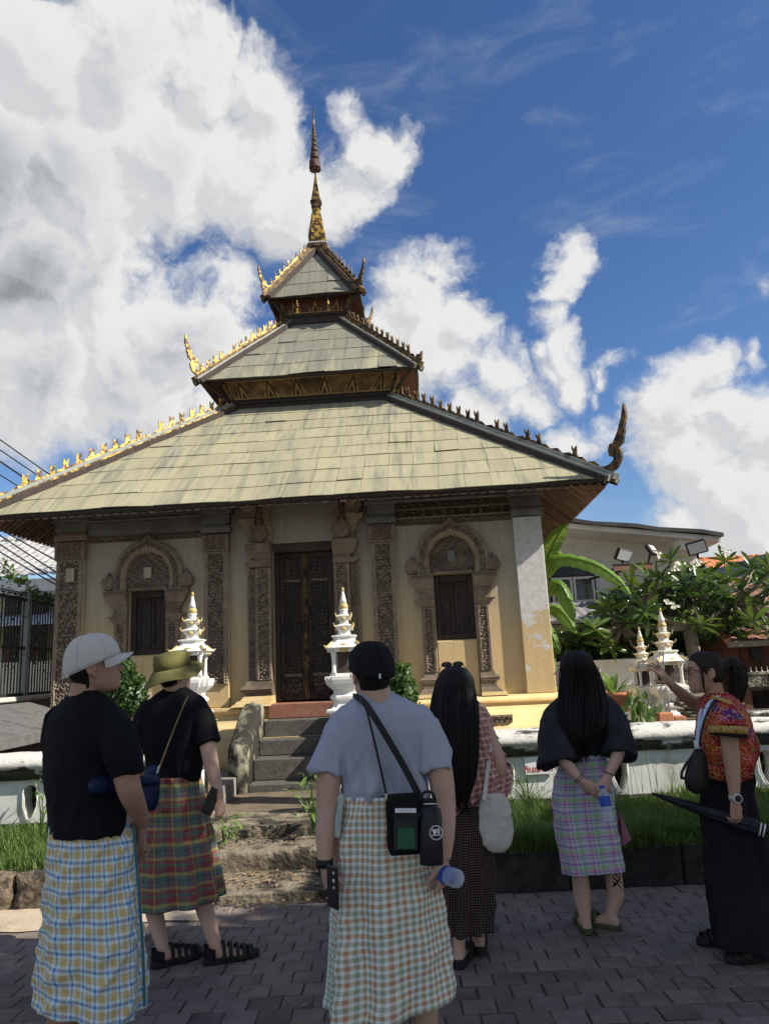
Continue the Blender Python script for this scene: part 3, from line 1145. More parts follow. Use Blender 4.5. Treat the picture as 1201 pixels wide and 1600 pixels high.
# ---- cornice between pilasters
for (xa, xb, kind) in ((-2.94, -1.28, 0), (1.38, 2.975, 1), (-0.91, 1.02, 2)):
    if kind == 0:
        trelief('frieze', m_carve, T, xa, xb, 3.43, 3.54, FY, 0.05, 0.055, 0.02)
        courses = ((3.543, 3.72, 0.05), (3.723, 3.76, 0.09), (3.763, 3.84, 0.07), (3.843, 3.88, 0.12), (3.883, 4.2, 0.10))
        for (z0, z1, e) in courses:
            TM().bev(xa, xb, FY - e, FY + 0.01, z0, z1, 0.008).build('cornice_course', m_cornice, T)
    elif kind == 1:
        trelief('frieze', m_carve, T, xa, xb, 3.43, 3.54, FY, 0.05, 0.055, 0.02)
        trelief('frieze', m_doorwood, T, xa, xb, 3.545, 3.655, FY + 0.01, 0.06, 0.08, 0.02, seed=3)
        trelief('frieze', m_carve, T, xa, xb, 3.66, 3.76, FY, 0.07, 0.05, 0.02, seed=4)
        for (z0, z1, e) in ((3.763, 3.80, 0.10), (3.803, 3.9, 0.08), (3.903, 4.2, 0.12)):
            TM().bev(xa, xb, FY - e, FY + 0.01, z0, z1, 0.008).build('cornice_course', m_cornice, T)

# ---- window surrounds
INN = [(0.285, 2.74), (0.300, 2.86), (0.292, 2.98), (0.262, 3.08), (0.205, 3.17), (0.13, 3.225), (0.0, 3.26)]
OUT = [(0.50, 2.74), (0.510, 2.86), (0.500, 3.00), (0.465, 3.12), (0.395, 3.25), (0.29, 3.35), (0.17, 3.415), (0.07, 3.46), (0.0, 3.545)]


def curve_pts(pts, n):
    p = [Vector((a, b, 0)) for a, b in pts]
    L = [0]
    for i in range(1, len(p)):
        L.append(L[-1] + (p[i] - p[i - 1]).length)
    out_ = []
    P_ = [p[0] * 2 - p[1]] + p + [p[-1] * 2 - p[-2]]
    for k in range(n):
        s_ = L[-1] * k / (n - 1)
        i = max(j for j in range(len(L)) if L[j] <= s_ + 1e-9)
        i = min(i, len(p) - 2)
        t = (s_ - L[i]) / (L[i + 1] - L[i])
        p0, p1, p2, p3 = P_[i], P_[i + 1], P_[i + 2], P_[i + 3]
        q = 0.5 * ((2 * p1) + (-p0 + p2) * t + (2 * p0 - 5 * p1 + 4 * p2 - p3) * t * t + (-p0 + 3 * p1 - 3 * p2 + p3) * t ** 3)
        out_.append((q.x, q.y))
    return np.array(out_)


def arch_band(cx, inn, outp, y, parent, depth=0.11, n=70, m=26, dz=0.0, seed=0, smooth_right=False, mat=None):
    a = curve_pts(inn, n)
    b = curve_pts(outp, n)
    a = np.vstack([a, a[::-1][1:] * [-1, 1]])
    b = np.vstack([b, b[::-1][1:] * [-1, 1]])
    N = len(a)
    s_ = np.linspace(0, 1, m)
    Pm = a[:, None, :] * (1 - s_)[None, :, None] + b[:, None, :] * s_[None, :, None]
    arc = np.concatenate([[0], np.cumsum(np.hypot(*np.diff((a + b) / 2, axis=0).T))])
    U, Sx = np.meshgrid(arc, s_, indexing='ij')
    h = 0.55 + 0.45 * np.sin(np.clip(Sx * pi * 1.0, 0, pi))
    rib = (np.abs(Sx - 0.30) < 0.035) | (np.abs(Sx - 0.78) < 0.035)
    h = h + 0.14 * rib
    pat = scroll(U, Sx * 0.22, 0.055, seed)
    h = h + 0.20 * (pat - 0.5) * ((Sx > 0.34) & (Sx < 0.74)) + 0.10 * beads(U, 0.03) * (Sx > 0.82) + 0.10 * beads(U, 0.025) * ((Sx > 0.06) & (Sx < 0.24))
    if smooth_right:
        h = h - 0.12 * smoothstep(0.1, 0.5, Sx) * (U > arc[-1] * 0.62)
    Y = y - depth * h
    Y[:, 0] = Y[:, -1] = y + 0.01
    V = np.stack([Pm[..., 0] + cx, Y, Pm[..., 1] + dz], -1).reshape(-1, 3)
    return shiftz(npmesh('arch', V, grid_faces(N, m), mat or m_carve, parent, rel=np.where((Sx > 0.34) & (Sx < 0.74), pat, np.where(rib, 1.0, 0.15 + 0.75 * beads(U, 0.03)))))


def teardrop(cx, cz, w, h, flip=1):
    o = [(0, 1.25), (0.22, 0.95), (0.62, 0.62), (0.92, 0.25), (1.0, -0.1), (0.9, -0.5), (0.6, -0.85), (0.2, -1.0), (-0.3, -1.0), (-0.7, -0.75), (-0.95, -0.3),
         (-0.98, 0.15), (-0.75, 0.5), (-0.35, 0.6), (-0.1, 0.8)]
    return [(cx + flip * a * w, cz + b * h) for a, b in o]


def curl(cx, cz, w, h, y, flip, parent, mat):
    mm = TM()
    base_ = teardrop(0, 0, 1, 1, 1)
    rings = []
    for (sc, yy) in ((1.0, y + 0.02), (1.0, y - 0.07), (0.90, y - 0.10), (0.55, y - 0.115), (0.2, y - 0.12)):
        rings.append([(cx + flip * a * w * sc, yy, cz + b * h * sc) for a, b in base_])
    mm.loft(rings, True)
    for k0, rr0 in ((0, 0.74),):
        pts = []
        for i in range(34):
            th = i / 33 * 4.3 * pi / 1.6
            rr = rr0 * (1 - i / 36)
            pts.append((cx + flip * rr * w * cos(th + 1.9), y - 0.108 - 0.018 * (i / 33), cz + rr * h * sin(th + 1.9)))
        mm.tube(pts, 0.011, 5)
    for i in range(16):
        th = 2 * pi * i / 16
        mm.ell((cx + flip * 0.84 * w * cos(th), y - 0.095, cz - 0.04 * h + 0.80 * h * sin(th)), (0.012, 0.02, 0.012), 6, 4)
    return mm.build('scroll_boss', mat, parent)


def stack(xi, courses, y, sgn, parent, name, mat):
    """courses (z0, z1, outer0, outer1, depth0, depth1): blocks from the inner edge xi outwards, each course splayed"""
    mm = TM()
    for (z0, z1, o0, o1, d0, d1) in courses:
        r0 = [(xi, y + 0.01, z0), (xi, y - d0, z0), (xi + sgn * o0, y - d0, z0), (xi + sgn * o0, y + 0.01, z0)]
        r1 = [(xi, y + 0.01, z1), (xi, y - d1, z1), (xi + sgn * o1, y - d1, z1), (xi + sgn * o1, y + 0.01, z1)]
        mm.loft([r0, r1], True)
    return mm.build(name, mat, parent, fix=True)


def window(cx, idx):
    w = TM()
    # splayed timber frame set back in the opening
    for (a_, b_, c_, d_) in ((-0.265, -0.195, 1.86, 2.74), (0.195, 0.265, 1.86, 2.74), (-0.195, 0.195, 1.86, 1.94), (-0.195, 0.195, 2.64, 2.74)):
        w.bev(cx + a_, cx + b_, FY + 0.05, FY + 0.2, c_, d_, 0.012)
    wn = w.build('window', m_darkwood, T)
    for s_ in (-1, 1):
        sh = TM()
        x0, x1 = (cx - 0.193, cx - 0.004) if s_ < 0 else (cx + 0.004, cx + 0.193)
        sh.box(x0, x1, FY + 0.13, FY + 0.16, 1.942, 2.638)
        for (c_, d_) in ((1.942, 1.99), (2.59, 2.638)):
            sh.bev(x0, x1, FY + 0.105, FY + 0.129, c_, d_, 0.004)
        for q in (x0, x1 - 0.04):
            sh.bev(q, q + 0.04, FY + 0.103, FY + 0.129, 1.992, 2.588, 0.004)
        sh.build('shutter', m_darkwood, wn)
    # tympanum
    tp = curve_pts(INN, 30)

    def tf(U, V):
        h = scroll(U - cx, V, 0.06, idx)
        k = smoothstep(0.16, 0.0, np.abs(V - 2.80) * 4)
        return h
    tyo = trelief('tympanum', m_carve, T, cx - 0.30, cx + 0.30, 2.742, 3.27, FY - 0.008, 0.03, 0.055, 0.0, seed=idx + 4, step=0.007)
    TM().bev(cx - 0.06, cx + 0.05, FY - 0.06, FY - 0.03, 2.90, 3.06, 0.012).build('plaque', m_cornice if idx == 1 else m_wall, T)
    ar = arch_band(cx, INN, OUT, FY, T, 0.11, seed=idx, smooth_right=(idx == 0))
    # pointed tip leaf
    for s_ in (-1, 1):
        curl(cx + s_ * 0.545, 2.86, 0.10, 0.115, FY, s_, ar, m_brownrel)
        xi = cx + s_ * 0.27
        cap = stack(xi, [(2.675, 2.738, 0.315, 0.315, 0.15, 0.15), (2.625, 2.673, 0.285, 0.305, 0.13, 0.145), (2.54, 2.623, 0.235, 0.28, 0.10, 0.13), (2.50, 2.538, 0.215, 0.215, 0.09, 0.09),
                         (2.43, 2.498, 0.185, 0.195, 0.08, 0.085), (2.395, 2.428, 0.205, 0.205, 0.095, 0.095), (2.355, 2.393, 0.225, 0.275, 0.10, 0.12), (2.30, 2.353, 0.185, 0.225, 0.08, 0.10)], FY, s_, T, 'capital', m_brownrel)
        xa, xb = sorted((xi, xi + s_ * 0.30))
        shiftz(relief('capital_relief', m_carve, cap, xa + 0.006, xb - 0.006, 2.68, 2.732, FY - 0.15, 0.016, 0.04, 0.0, step=0.007))
        xa, xb = sorted((xi + s_ * 0.004, xi + s_ * 0.175))
        jam = TM().bev(xa - 0.003, xb + 0.003, FY - 0.075, FY + 0.005, 1.40, 2.30, 0.006).build('jamb', m_brownrel, T)
        shiftz(relief('jamb_relief', m_carve, jam, xa, xb, 1.45, 2.30, FY - 0.077, 0.03, 0.075, 0.028, seed=idx * 2 + s_, step=0.0075))
        stack(xi, [(1.385, 1.45, 0.20, 0.178, 0.10, 0.085), (1.355, 1.383, 0.255, 0.235, 0.125, 0.115), (1.32, 1.353, 0.24, 0.25, 0.115, 0.12), (1.275, 1.318, 0.19, 0.205, 0.09, 0.10), (1.245, 1.273, 0.205, 0.205, 0.10, 0.10),
                   (1.20, 1.243, 0.245, 0.215, 0.12, 0.105), (1.175, 1.198, 0.28, 0.26, 0.14, 0.13)], FY, s_, T, 'jamb_base', m_brownrel)
        stack(xi, [(1.128, 1.173, 0.34, 0.31, 0.17, 0.15)], FY, s_, T, 'yellow_footing', m_yellow)
    TM().bev(cx - 0.262, cx + 0.262, FY - 0.045, FY + 0.02, 1.13, 1.845, 0.006).build('apron', m_wall, T)
    # reveal of the arch: moulded sill shelf
    TM().bev(cx - 0.262, cx + 0.262, FY - 0.07, FY + 0.05, 2.741 - 0.0, 2.775, 0.004).build('lintel', m_brownrel, T)


for i, c in enumerate(WINX):
    window(c, i)

# ---- door
df = TM()
for (a_, b_, c_, d_) in ((-0.42, -0.355, 1.145, 3.16), (0.355, 0.42, 1.145, 3.16), (-0.42, 0.42, 3.163, 3.285)):
    df.bev(DX + a_, DX + b_, FY + 0.06, FY + 0.22, c_, d_, 0.012)
door = df.build('door', m_darkwood, T)
TM().bev(DX - 0.415, DX + 0.415, FY - 0.02, FY + 0.10, 3.165, 3.286, 0.01).build('door_lintel', m_doorwood, door)


def lattice(U, V):
    k = 62.0
    d = np.minimum(np.abs(np.sin((U + V) * k)), np.abs(np.sin((U - V) * k)))
    h = 1 - smoothstep(0.0, 0.45, d)
    cellu = np.round((U + V) * k / pi) * 3.1 + np.round((U - V) * k / pi) * 1.7
    lost = (np.sin(cellu * 12.9) > 0.35) | (nz(U, V, 3.5, 21) > 0.42)
    h = np.where(lost, h * 0.35, h)
    hi = scroll(U, V, 0.055, 3)
    h = np.where(V > 2.78, hi, h)
    h = np.where((V < 1.50), scroll(U, V, 0.07, 5), h)
    for b_ in (1.50, 2.78):
        h = np.where(np.abs(V - b_) < 0.02, 1.1, h)
    return h


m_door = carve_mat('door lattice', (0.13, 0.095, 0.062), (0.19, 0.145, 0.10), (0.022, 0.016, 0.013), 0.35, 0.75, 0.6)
for s_ in (-1, 1):
    x0, x1 = (DX - 0.352, DX - 0.035) if s_ < 0 else (DX + 0.035, DX + 0.352)
    lf = TM()
    lf.box(x0, x1, FY + 0.14, FY + 0.17, 1.17, 3.16)
    lf.bev(x0, x0 + 0.03, FY + 0.115, FY + 0.139, 1.17, 3.16, 0.004)
    lf.bev(x1 - 0.03, x1, FY + 0.115, FY + 0.139, 1.17, 3.16, 0.004)
    lf.bev(x0 + 0.031, x1 - 0.031, FY + 0.116, FY + 0.139, 1.17, 1.215, 0.004)
    lf.bev(x0 + 0.031, x1 - 0.031, FY + 0.116, FY + 0.139, 3.10, 3.16, 0.004)
    le = lf.build('door_leaf', m_doorwood, door)
    shiftz(relief('leaf_lattice', m_door, door, x0 + 0.032, x1 - 0.032, 1.22, 3.095, FY + 0.138, 0.016, fn=lattice, step=0.0068))
st_ = TM()
st_.bev(DX - 0.033, DX + 0.033, FY + 0.085, FY + 0.15, 1.17, 3.16, 0.008)
for z in np.arange(1.25, 3.1, 0.045):
    st_.ell((DX, FY + 0.083, z), (0.014, 0.012, 0.019), 6, 4)
st_.build('meeting_stile', m_goldoldshade, door)
TM().ell((DX, FY + 0.07, 2.02), (0.03, 0.02, 0.07), 8, 6).build('door_boss', m_goldoldshade, door)
lk = TM()
lk.tube([(DX - 0.05, FY + 0.06, 2.16), (DX + 0.02, FY + 0.04, 2.135), (DX + 0.14, FY + 0.05, 2.18)], 0.012, 6)
lk.bev(DX - 0.02, DX + 0.03, FY + 0.03, FY + 0.06, 2.08, 2.14, 0.006)
lk.build('padlock', m_iron, door)

# door surround: paired carved pilasters with big capitals, arch springing up into the eave shade
DIN = [(0.42, 3.30), (0.40, 3.45), (0.43, 3.62), (0.44, 3.80), (0.36, 4.0), (0.2, 4.12), (0.0, 4.18)]
DOUT = [(0.64, 3.30), (0.63, 3.45), (0.66, 3.62), (0.67, 3.82), (0.6, 4.05), (0.35, 4.22), (0.0, 4.35)]
arch_band(DX, DIN, DOUT, FY, T, 0.16, seed=3, n=60, m=28)
for s_ in (-1, 1):
    xi = DX + s_ * 0.425
    xa, xb = sorted((xi, xi + s_ * 0.22))
    j1 = TM().bev(xa, xb, FY - 0.13, FY + 0.005, 1.42, 2.95, 0.006).build('door_pilaster', m_brownrel, T)
    shiftz(relief('pilaster_relief', m_carve, j1, xa + 0.003, xb - 0.003, 1.45, 2.95, FY - 0.132, 0.03, 0.08, 0.03, seed=12 + s_, step=0.0075))
    xa, xb = sorted((xi + s_ * 0.223, xi + s_ * 0.34))
    j2 = TM().bev(xa, xb, FY - 0.07, FY + 0.005, 1.42, 2.95, 0.006).build('door_pilaster', m_brownrel, T)
    shiftz(relief('pilaster_relief', m_carve, j2, xa + 0.003, xb - 0.003, 1.45, 2.95, FY - 0.072, 0.025, 0.06, 0.02, seed=22 + s_, step=0.0075))
    stack(xi, [(3.20, 3.28, 0.34, 0.34, 0.21, 0.21), (3.14, 3.198, 0.30, 0.33, 0.17, 0.20), (3.07, 3.138, 0.27, 0.31, 0.15, 0.18), (3.02, 3.068, 0.24, 0.24, 0.135, 0.135), (2.955, 3.018, 0.30, 0.36, 0.15, 0.18)], FY, s_, T, 'capital', m_brownrel)
    stack(xi + s_ * 0.2, [(3.55, 3.62, 0.20, 0.24, 0.18, 0.22), (3.48, 3.548, 0.14, 0.19, 0.15, 0.18), (3.38, 3.478, 0.12, 0.14, 0.12, 0.15), (3.281, 3.378, 0.10, 0.10, 0.12, 0.12), (3.623, 3.75, 0.16, 0.22, 0.18, 0.20), (3.753, 4.05, 0.2, 0.26, 0.2, 0.24)], FY, s_, T, 'upper_capital', m_brownrel)
    curl(DX + s_ * 0.56, 3.43, 0.115, 0.135, FY - 0.12, s_, T, m_brownrel)
    curl(DX + s_ * 0.70, 3.86, 0.10, 0.13, FY - 0.18, s_, T, m_brownrel)
    stack(xi, [(1.39, 1.45, 0.36, 0.345, 0.17, 0.15), (1.34, 1.388, 0.42, 0.39, 0.22, 0.19), (1.30, 1.338, 0.40, 0.415, 0.20, 0.21), (1.255, 1.298, 0.35, 0.36, 0.17, 0.18)], FY, s_, T, 'pilaster_base', m_brownrel)
    stack(xi, [(1.20, 1.253, 0.42, 0.37, 0.22, 0.19), (1.16, 1.198, 0.48, 0.45, 0.26, 0.24), (1.128, 1.158, 0.52, 0.50, 0.30, 0.28)], FY, s_, T, 'yellow_footing', m_yellow)

# ---------------------------------------------------------------- roofs
CREST = [(-.055, 0), (-.06, .05), (-.04, .085), (-.065, .13), (-.06, .19), (-.025, .15), (-.008, .12), (.0, .165), (.038, .215), (.04, .14), (.032, .09), (.055, .045), (.05, 0)]
FLAME = [(-.035, 0), (-.04, .05), (-.015, .09), (-.005, .15), (.03, .23), (.035, .13), (.03, .07), (.045, 0)]
HORN = [(0, 0), (.20, .02), (.345, .09), (.43, .20), (.44, .33), (.385, .42), (.44, .46), (.475, .455), (.53, .70), (.50, .68), (.565, .90), (.535, 1.10), (.515, 1.12), (.46, .88), (.37, .66), (.27, .50),
        (.20, .50), (.165, .40), (.19, .30), (.25, .28), (.285, .31), (.27, .21), (.17, .16), (0, .14)]
LOW = dict(w0=4.14, z0=3.72, w1=1.37, z1=6.01)
MID = dict(w0=1.83, z0=6.37, w1=0.50, z1=7.95)
TOP = dict(w0=0.86, z0=8.32, w1=0.10, z1=9.66)


def corner_pt(r, t, sx, sy, lift=0.0):
    w = r['w0'] + (r['w1'] - r['w0']) * t
    z = r['z0'] + (r['z1'] - r['z0']) * t
    return Vector((sx * w, sy * w, z + lift))


def roof(r, name, rows, cw, inset, front=True, ridge_w=0.10, mats=None, crest=None, ncrest=0, missing=(), horn=1.0, ridge_m=None, horns=(1, 1, 1, 1), gold_left=True, crestscale=1.0):
    rf = TM()
    # under-boarding, closed solid slightly inside the sheets
    o0, o1 = 0.03, 0.02
    a = [(sx * (r['w0'] - 0.02), sy * (r['w0'] - 0.02), r['z0'] - 0.035) for sx, sy in ((-1, -1), (1, -1), (1, 1), (-1, 1))]
    b = [(sx * (r['w1']), sy * (r['w1']), r['z1'] - 0.045) for sx, sy in ((-1, -1), (1, -1), (1, 1), (-1, 1))]
    rf.loft([a, b], False)
    R_ = rf.build(name, m_darkwood, T)
    nrm_z = (r['w0'] - r['w1'])
    nrm_o = (r['z1'] - r['z0'])
    L = sqrt(nrm_z ** 2 + nrm_o ** 2)
    no, nzv = nrm_o / L, nrm_z / L        # outward, upward components of the slope normal

    def P(x, t, lift, side):
        w = r['w0'] + (r['w1'] - r['w0']) * t
        z = r['z0'] + (r['z1'] - r['z0']) * t + 0.010 * (1 - t) * (sin(x * 2.1 + side) + 0.6 * sin(x * 5.3 + 1))
        p = (x, -(w + no * lift), z + nzv * lift)
        q = [(p[0], p[1]), (-p[1], p[0]), (-p[0], -p[1]), (p[1], -p[0])][side]
        return (q[0], q[1], p[2])
    for side in range(4):
        joined = TM()
        for i in range(rows):
            ta, tb = i / rows, (i + 1) / rows
            wa = r['w0'] + (r['w1'] - r['w0']) * ta - inset
            wb = r['w0'] + (r['w1'] - r['w0']) * tb - inset
            if wb < 0.02: wb = 0.02
            off_ = cw * 0.03 * ((i * 7) % 3 - 1)
            k0 = int(math.floor((-wa - off_) / cw))
            k1 = int(math.ceil((wa - off_) / cw))
            for k in range(k0, k1):
                xa, xb = k * cw + off_ + 0.002, (k + 1) * cw + off_ - 0.002
                ba, bb = max(xa, -wa), min(xb, wa)
                ua, ub = max(xa, -wb), min(xb, wb)
                if bb - ba < 0.02: continue
                if ub < ua:
                    ua = ub = (wb if xa > 0 else -wb) * 1.0
                    # sliver past the upper clip: triangle meeting the hip line
                    if xa > 0:
                        tt = (wa - xa) / (wa - wb)
                        ua = ub = xa
                    else:
                        tt = (wa + xb) / (wa - wb)
                        ua = ub = xb
                    tbb = ta + (tb - ta) * tt
                else:
                    tbb = tb
                j_ = lambda s=0.003: random.uniform(-s, s)
                l0 = 0.017 + j_(0.004) + (0.012 if random.random() < 0.06 else 0)
                lo = 0.008
                # extra vertex where the hip line bends the outline
                bot = [(ba, ta - 0.0, l0), (bb, ta - 0.0, l0 + j_())]
                topp = [(ub, tbb + 0.004, lo), (ua, tbb + 0.004, lo)]
                poly = bot[:]
                if tbb == tb and bb < xb - 1e-6 or (bb == xb and ub < xb - 1e-6):
                    if bb == xb:
                        tt = (wa - xb) / (wa - wb)
                        poly.append((xb, ta + (tb - ta) * max(0, min(1, tt)), (l0 + lo) / 2))
                poly += topp if ub - ua > 1e-6 else topp[:1]
                if ba == xa and ua > xa + 1e-6 and tbb == tb:
                    tt = (wa + xa) / (wa - wb)
                    poly.append((xa, ta + (tb - ta) * max(0, min(1, tt)), (l0 + lo) / 2))
                up = [P(x_, t_, l_, side) for x_, t_, l_ in poly]
                dn = [P(x_, t_, l_ - 0.010, side) for x_, t_, l_ in poly]
                n = len(poly)
                fs = [tuple(range(n)), tuple(range(n, 2 * n))[::-1]] + [((q + 1) % n, q, q + n, (q + 1) % n + n) for q in range(n)]
                if side == 0:
                    mm = TM()
                    mm.add(up + dn, fs)
                    mm.build('roof_sheet', m_sheet, R_)
                else:
                    joined.add(up + dn, fs)
        if side:
            tag(joined.build('roof_sheet', m_sheet, R_), kind='stuff')
    # eave edge board
    eb = TM()
    for side in range(4):
        w = r['w0']
        q = [P(-w, 0, 0.0, side), P(w, 0, 0.0, side), P(w, 0, -0.05, side), P(-w, 0, -0.05, side)]
        q2 = [P(-w + .02, 0.012, 0.0, side), P(w - .02, 0.012, 0.0, side), P(w - .02, 0.012, -0.05, side), P(-w + .02, 0.012, -0.05, side)]
        eb.add(q + q2, [(0, 1, 2, 3), (7, 6, 5, 4), (0, 4, 5, 1), (3, 2, 6, 7), (0, 3, 7, 4), (1, 5, 6, 2)])
    eb.build('eave_board', m_darkwood, R_)
    # hips
    for ci, (sx, sy) in enumerate(((-1, -1), (1, -1), (1, 1), (-1, 1))):
        p0 = corner_pt(r, 0, sx, sy, 0)
        p1 = corner_pt(r, 1, sx, sy, 0)
        D = (p1 - p0).normalized()
        side_ = Vector((-sy * 1.0, sx * 1.0, 0)).normalized()      # horizontal, across the hip
        U_ = D.cross(side_)
        if U_.z < 0: U_ = -U_
        gl = (sx < 0)
        lowm = ridge_m or m_zinc

        def bar(w_a, w_b, h0, h1, mat, nm, s0=0.0, s1=0.0):
            mm = TM()
            segs = 7
            rings = []
            for k in range(segs + 1):
                c_ = p0 + (p1 - p0) * (k / segs) + D * (-s0 if k == 0 else s1 if k == segs else 0)
                jz = random.uniform(-0.006, 0.006)
                rings.append([tuple(c_ + side_ * w_a + U_ * (h0 + jz)), tuple(c_ + side_ * w_b + U_ * (h0 + jz)), tuple(c_ + side_ * w_b + U_ * (h1 + jz)), tuple(c_ + side_ * w_a + U_ * (h1 + jz))])
            mm.loft(rings, True)
            return mm.build(nm, mat, R_, fix=True)
        rw = ridge_w
        # which across direction faces the front (-y)?
        fs_ = -1 if side_.y > 0 else 1
        bar(-rw * 0.5, rw * 0.5, 0.02, 0.10, lowm, 'hip_cap', 0.06)
        for s2 in (-1, 1):
            a_, b_ = sorted((s2 * rw * 0.5, s2 * rw * 0.95))
            bar(a_, b_, -0.03, 0.052, m_gold if (gl and r is LOW) else (m_goldoldshade if r is TOP else m_zincpale if not gl else m_zinc), 'hip_moulding', 0.04)
            a_, b_ = sorted((s2 * rw * 0.95 + 0.001, s2 * rw * 1.25))
            bar(a_, b_, -0.06, 0.026, m_darkwood, 'hip_edge', 0.03)
        # crest finials along the hip
        hip_len = (p1 - p0).length
        outline = crest
        for k in range(ncrest):
            if (ci, k) in missing: continue
            t = (k + 0.9) / (ncrest + 0.9)
            c_ = p0 + (p1 - p0) * t + U_ * 0.10
            sc = crestscale * random.uniform(0.9, 1.08)
            ey = random.uniform(-0.12, 0.12)
            mm = TM()

            def fr(x_, y_, z_, c_=c_, sc=sc, ey=ey):
                return tuple(c_ - D * (x_ * sc + z_ * ey * 0.4) + side_ * (y_ + z_ * sc * ey * 0.5) + Vector((0, 0, 1)) * z_ * sc)
            mm.prism(outline, -0.010, 0.010, fr)
            mm.build('crest_finial', m_gold if gl or (ci == 2 and k > ncrest - 3) else m_goldoldshade, R_, fix=True)  # right hips: crests, rail and horn painted darker for their shaded face
        # low wavy base rail between finials
        mm = TM()
        nseg = ncrest * 4
        rings = []
        for k in range(nseg + 1):
            c_ = p0 + (p1 - p0) * (0.02 + 0.97 * k / nseg) + U_ * 0.095
            hh = 0.03 + 0.018 * cos(k * pi / 2)
            rings.append([tuple(c_ + side_ * 0.02), tuple(c_ - side_ * 0.02), tuple(c_ - side_ * 0.012 + U_ * hh), tuple(c_ + side_ * 0.012 + U_ * hh)])
        mm.loft(rings, True)
        mm.build('crest_rail', m_gold if gl else m_goldoldshade, R_, fix=True)
        if horns[ci]:
            mm = TM()
            base_ = p0 + U_ * 0.0 + D * 0.12
            hd = Vector((sx, sy, 0)).normalized()

            def fr2(x_, y_, z_):
                return tuple(base_ + hd * (x_ * 0.88 + 0.08 * max(0, z_ - .2)) * horn + side_ * y_ + Vector((0, 0, 1)) * z_ * horn)
            oc_ = Vector((0.3, 0.3))
            inner = HORN
            cx_ = sum(p[0] for p in inner) / len(inner)
            cz_ = sum(p[1] for p in inner) / len(inner)
            mm.prism(HORN, -0.028 * horn ** .5, 0.028 * horn ** .5, fr2)
            mm.build('horn_finial', m_gold if gl or horn < 0.45 else m_goldoldshade, R_, fix=True)
    return R_


rl = roof(LOW, 'lower_roof', 9, 0.335, 0.13, crest=CREST, ncrest=21, missing={(1, 0), (1, 1), (1, 3), (1, 4), (1, 7), (0, 0), (0, 2), (0, 13), (1, 10), (0, 1)}, horn=0.76, ridge_w=0.12, crestscale=0.88)
rm = roof(MID, 'middle_roof', 5, 0.30, 0.11, crest=CREST, ncrest=14, missing={(1, 0), (0, 4)}, horn=0.62, ridge_w=0.10, horns=(1, 0, 1, 1), crestscale=0.80, ridge_m=m_goldoldshade)
rt = roof(TOP, 'upper_roof', 4, 0.265, 0.12, crest=FLAME, ncrest=10, horn=0.46, ridge_w=0.11, crestscale=0.72, ridge_m=m_goldoldshade)
# broken corner stump of the middle roof, right front
p = corner_pt(MID, 0, 1, -1, 0.06)
mm = TM()
mm.ell(tuple(p + Vector((0.02, -0.02, 0.06))), (0.05, 0.05, 0.09), 8, 6)
mm.tube([tuple(p), tuple(p + Vector((.05, -.05, .06))), tuple(p + Vector((.09, -.09, .16)))], [0.05, 0.045, 0.015], 8)
mm.build('broken_finial', m_goldoldshade, rm, smooth=True)

# soffits: boards under the lower eave, from wall head to eave
sf = TM()
for side in range(4):
    def Q(x, w, z, side=side):
        q = [(x, -w), (w, x), (-x, w), (-w, -x)][side]
        return (q[0], q[1], z)
    for w0, z0, w1, z1, L in ((3.2, 4.43, 4.10, 3.66, 4.1),):
        n = 68
        for k in range(n):
            xc = -4.02 + 8.04 * (k + 0.5) / n
            hw = 0.040
            wi = max(3.22, abs(xc) * 1.0 + 0.02)
            if wi > 4.05: continue
            zi = z0 + (z1 - z0) * (wi - w0) / (w1 - w0)
            v = [Q(xc - hw, wi, zi), Q(xc + hw, wi, zi), Q(xc + hw, w1, z1), Q(xc - hw, w1, z1)]
            v2 = [(p_[0], p_[1], p_[2] - 0.018) for p_ in v]
            f = [(0, 1, 2, 3), (7, 6, 5, 4), (0, 4, 5, 1), (1, 5, 6, 2), (2, 6, 7, 3), (3, 7, 4, 0)]
            if side in (0, 1, 3):
                TM().add(v + v2, f).build('soffit_board', m_soffit, rl, fix=True)
            else:
                sf.add(v + v2, f)
tag(sf.build('soffit_board', m_soffit, rl), kind='stuff')

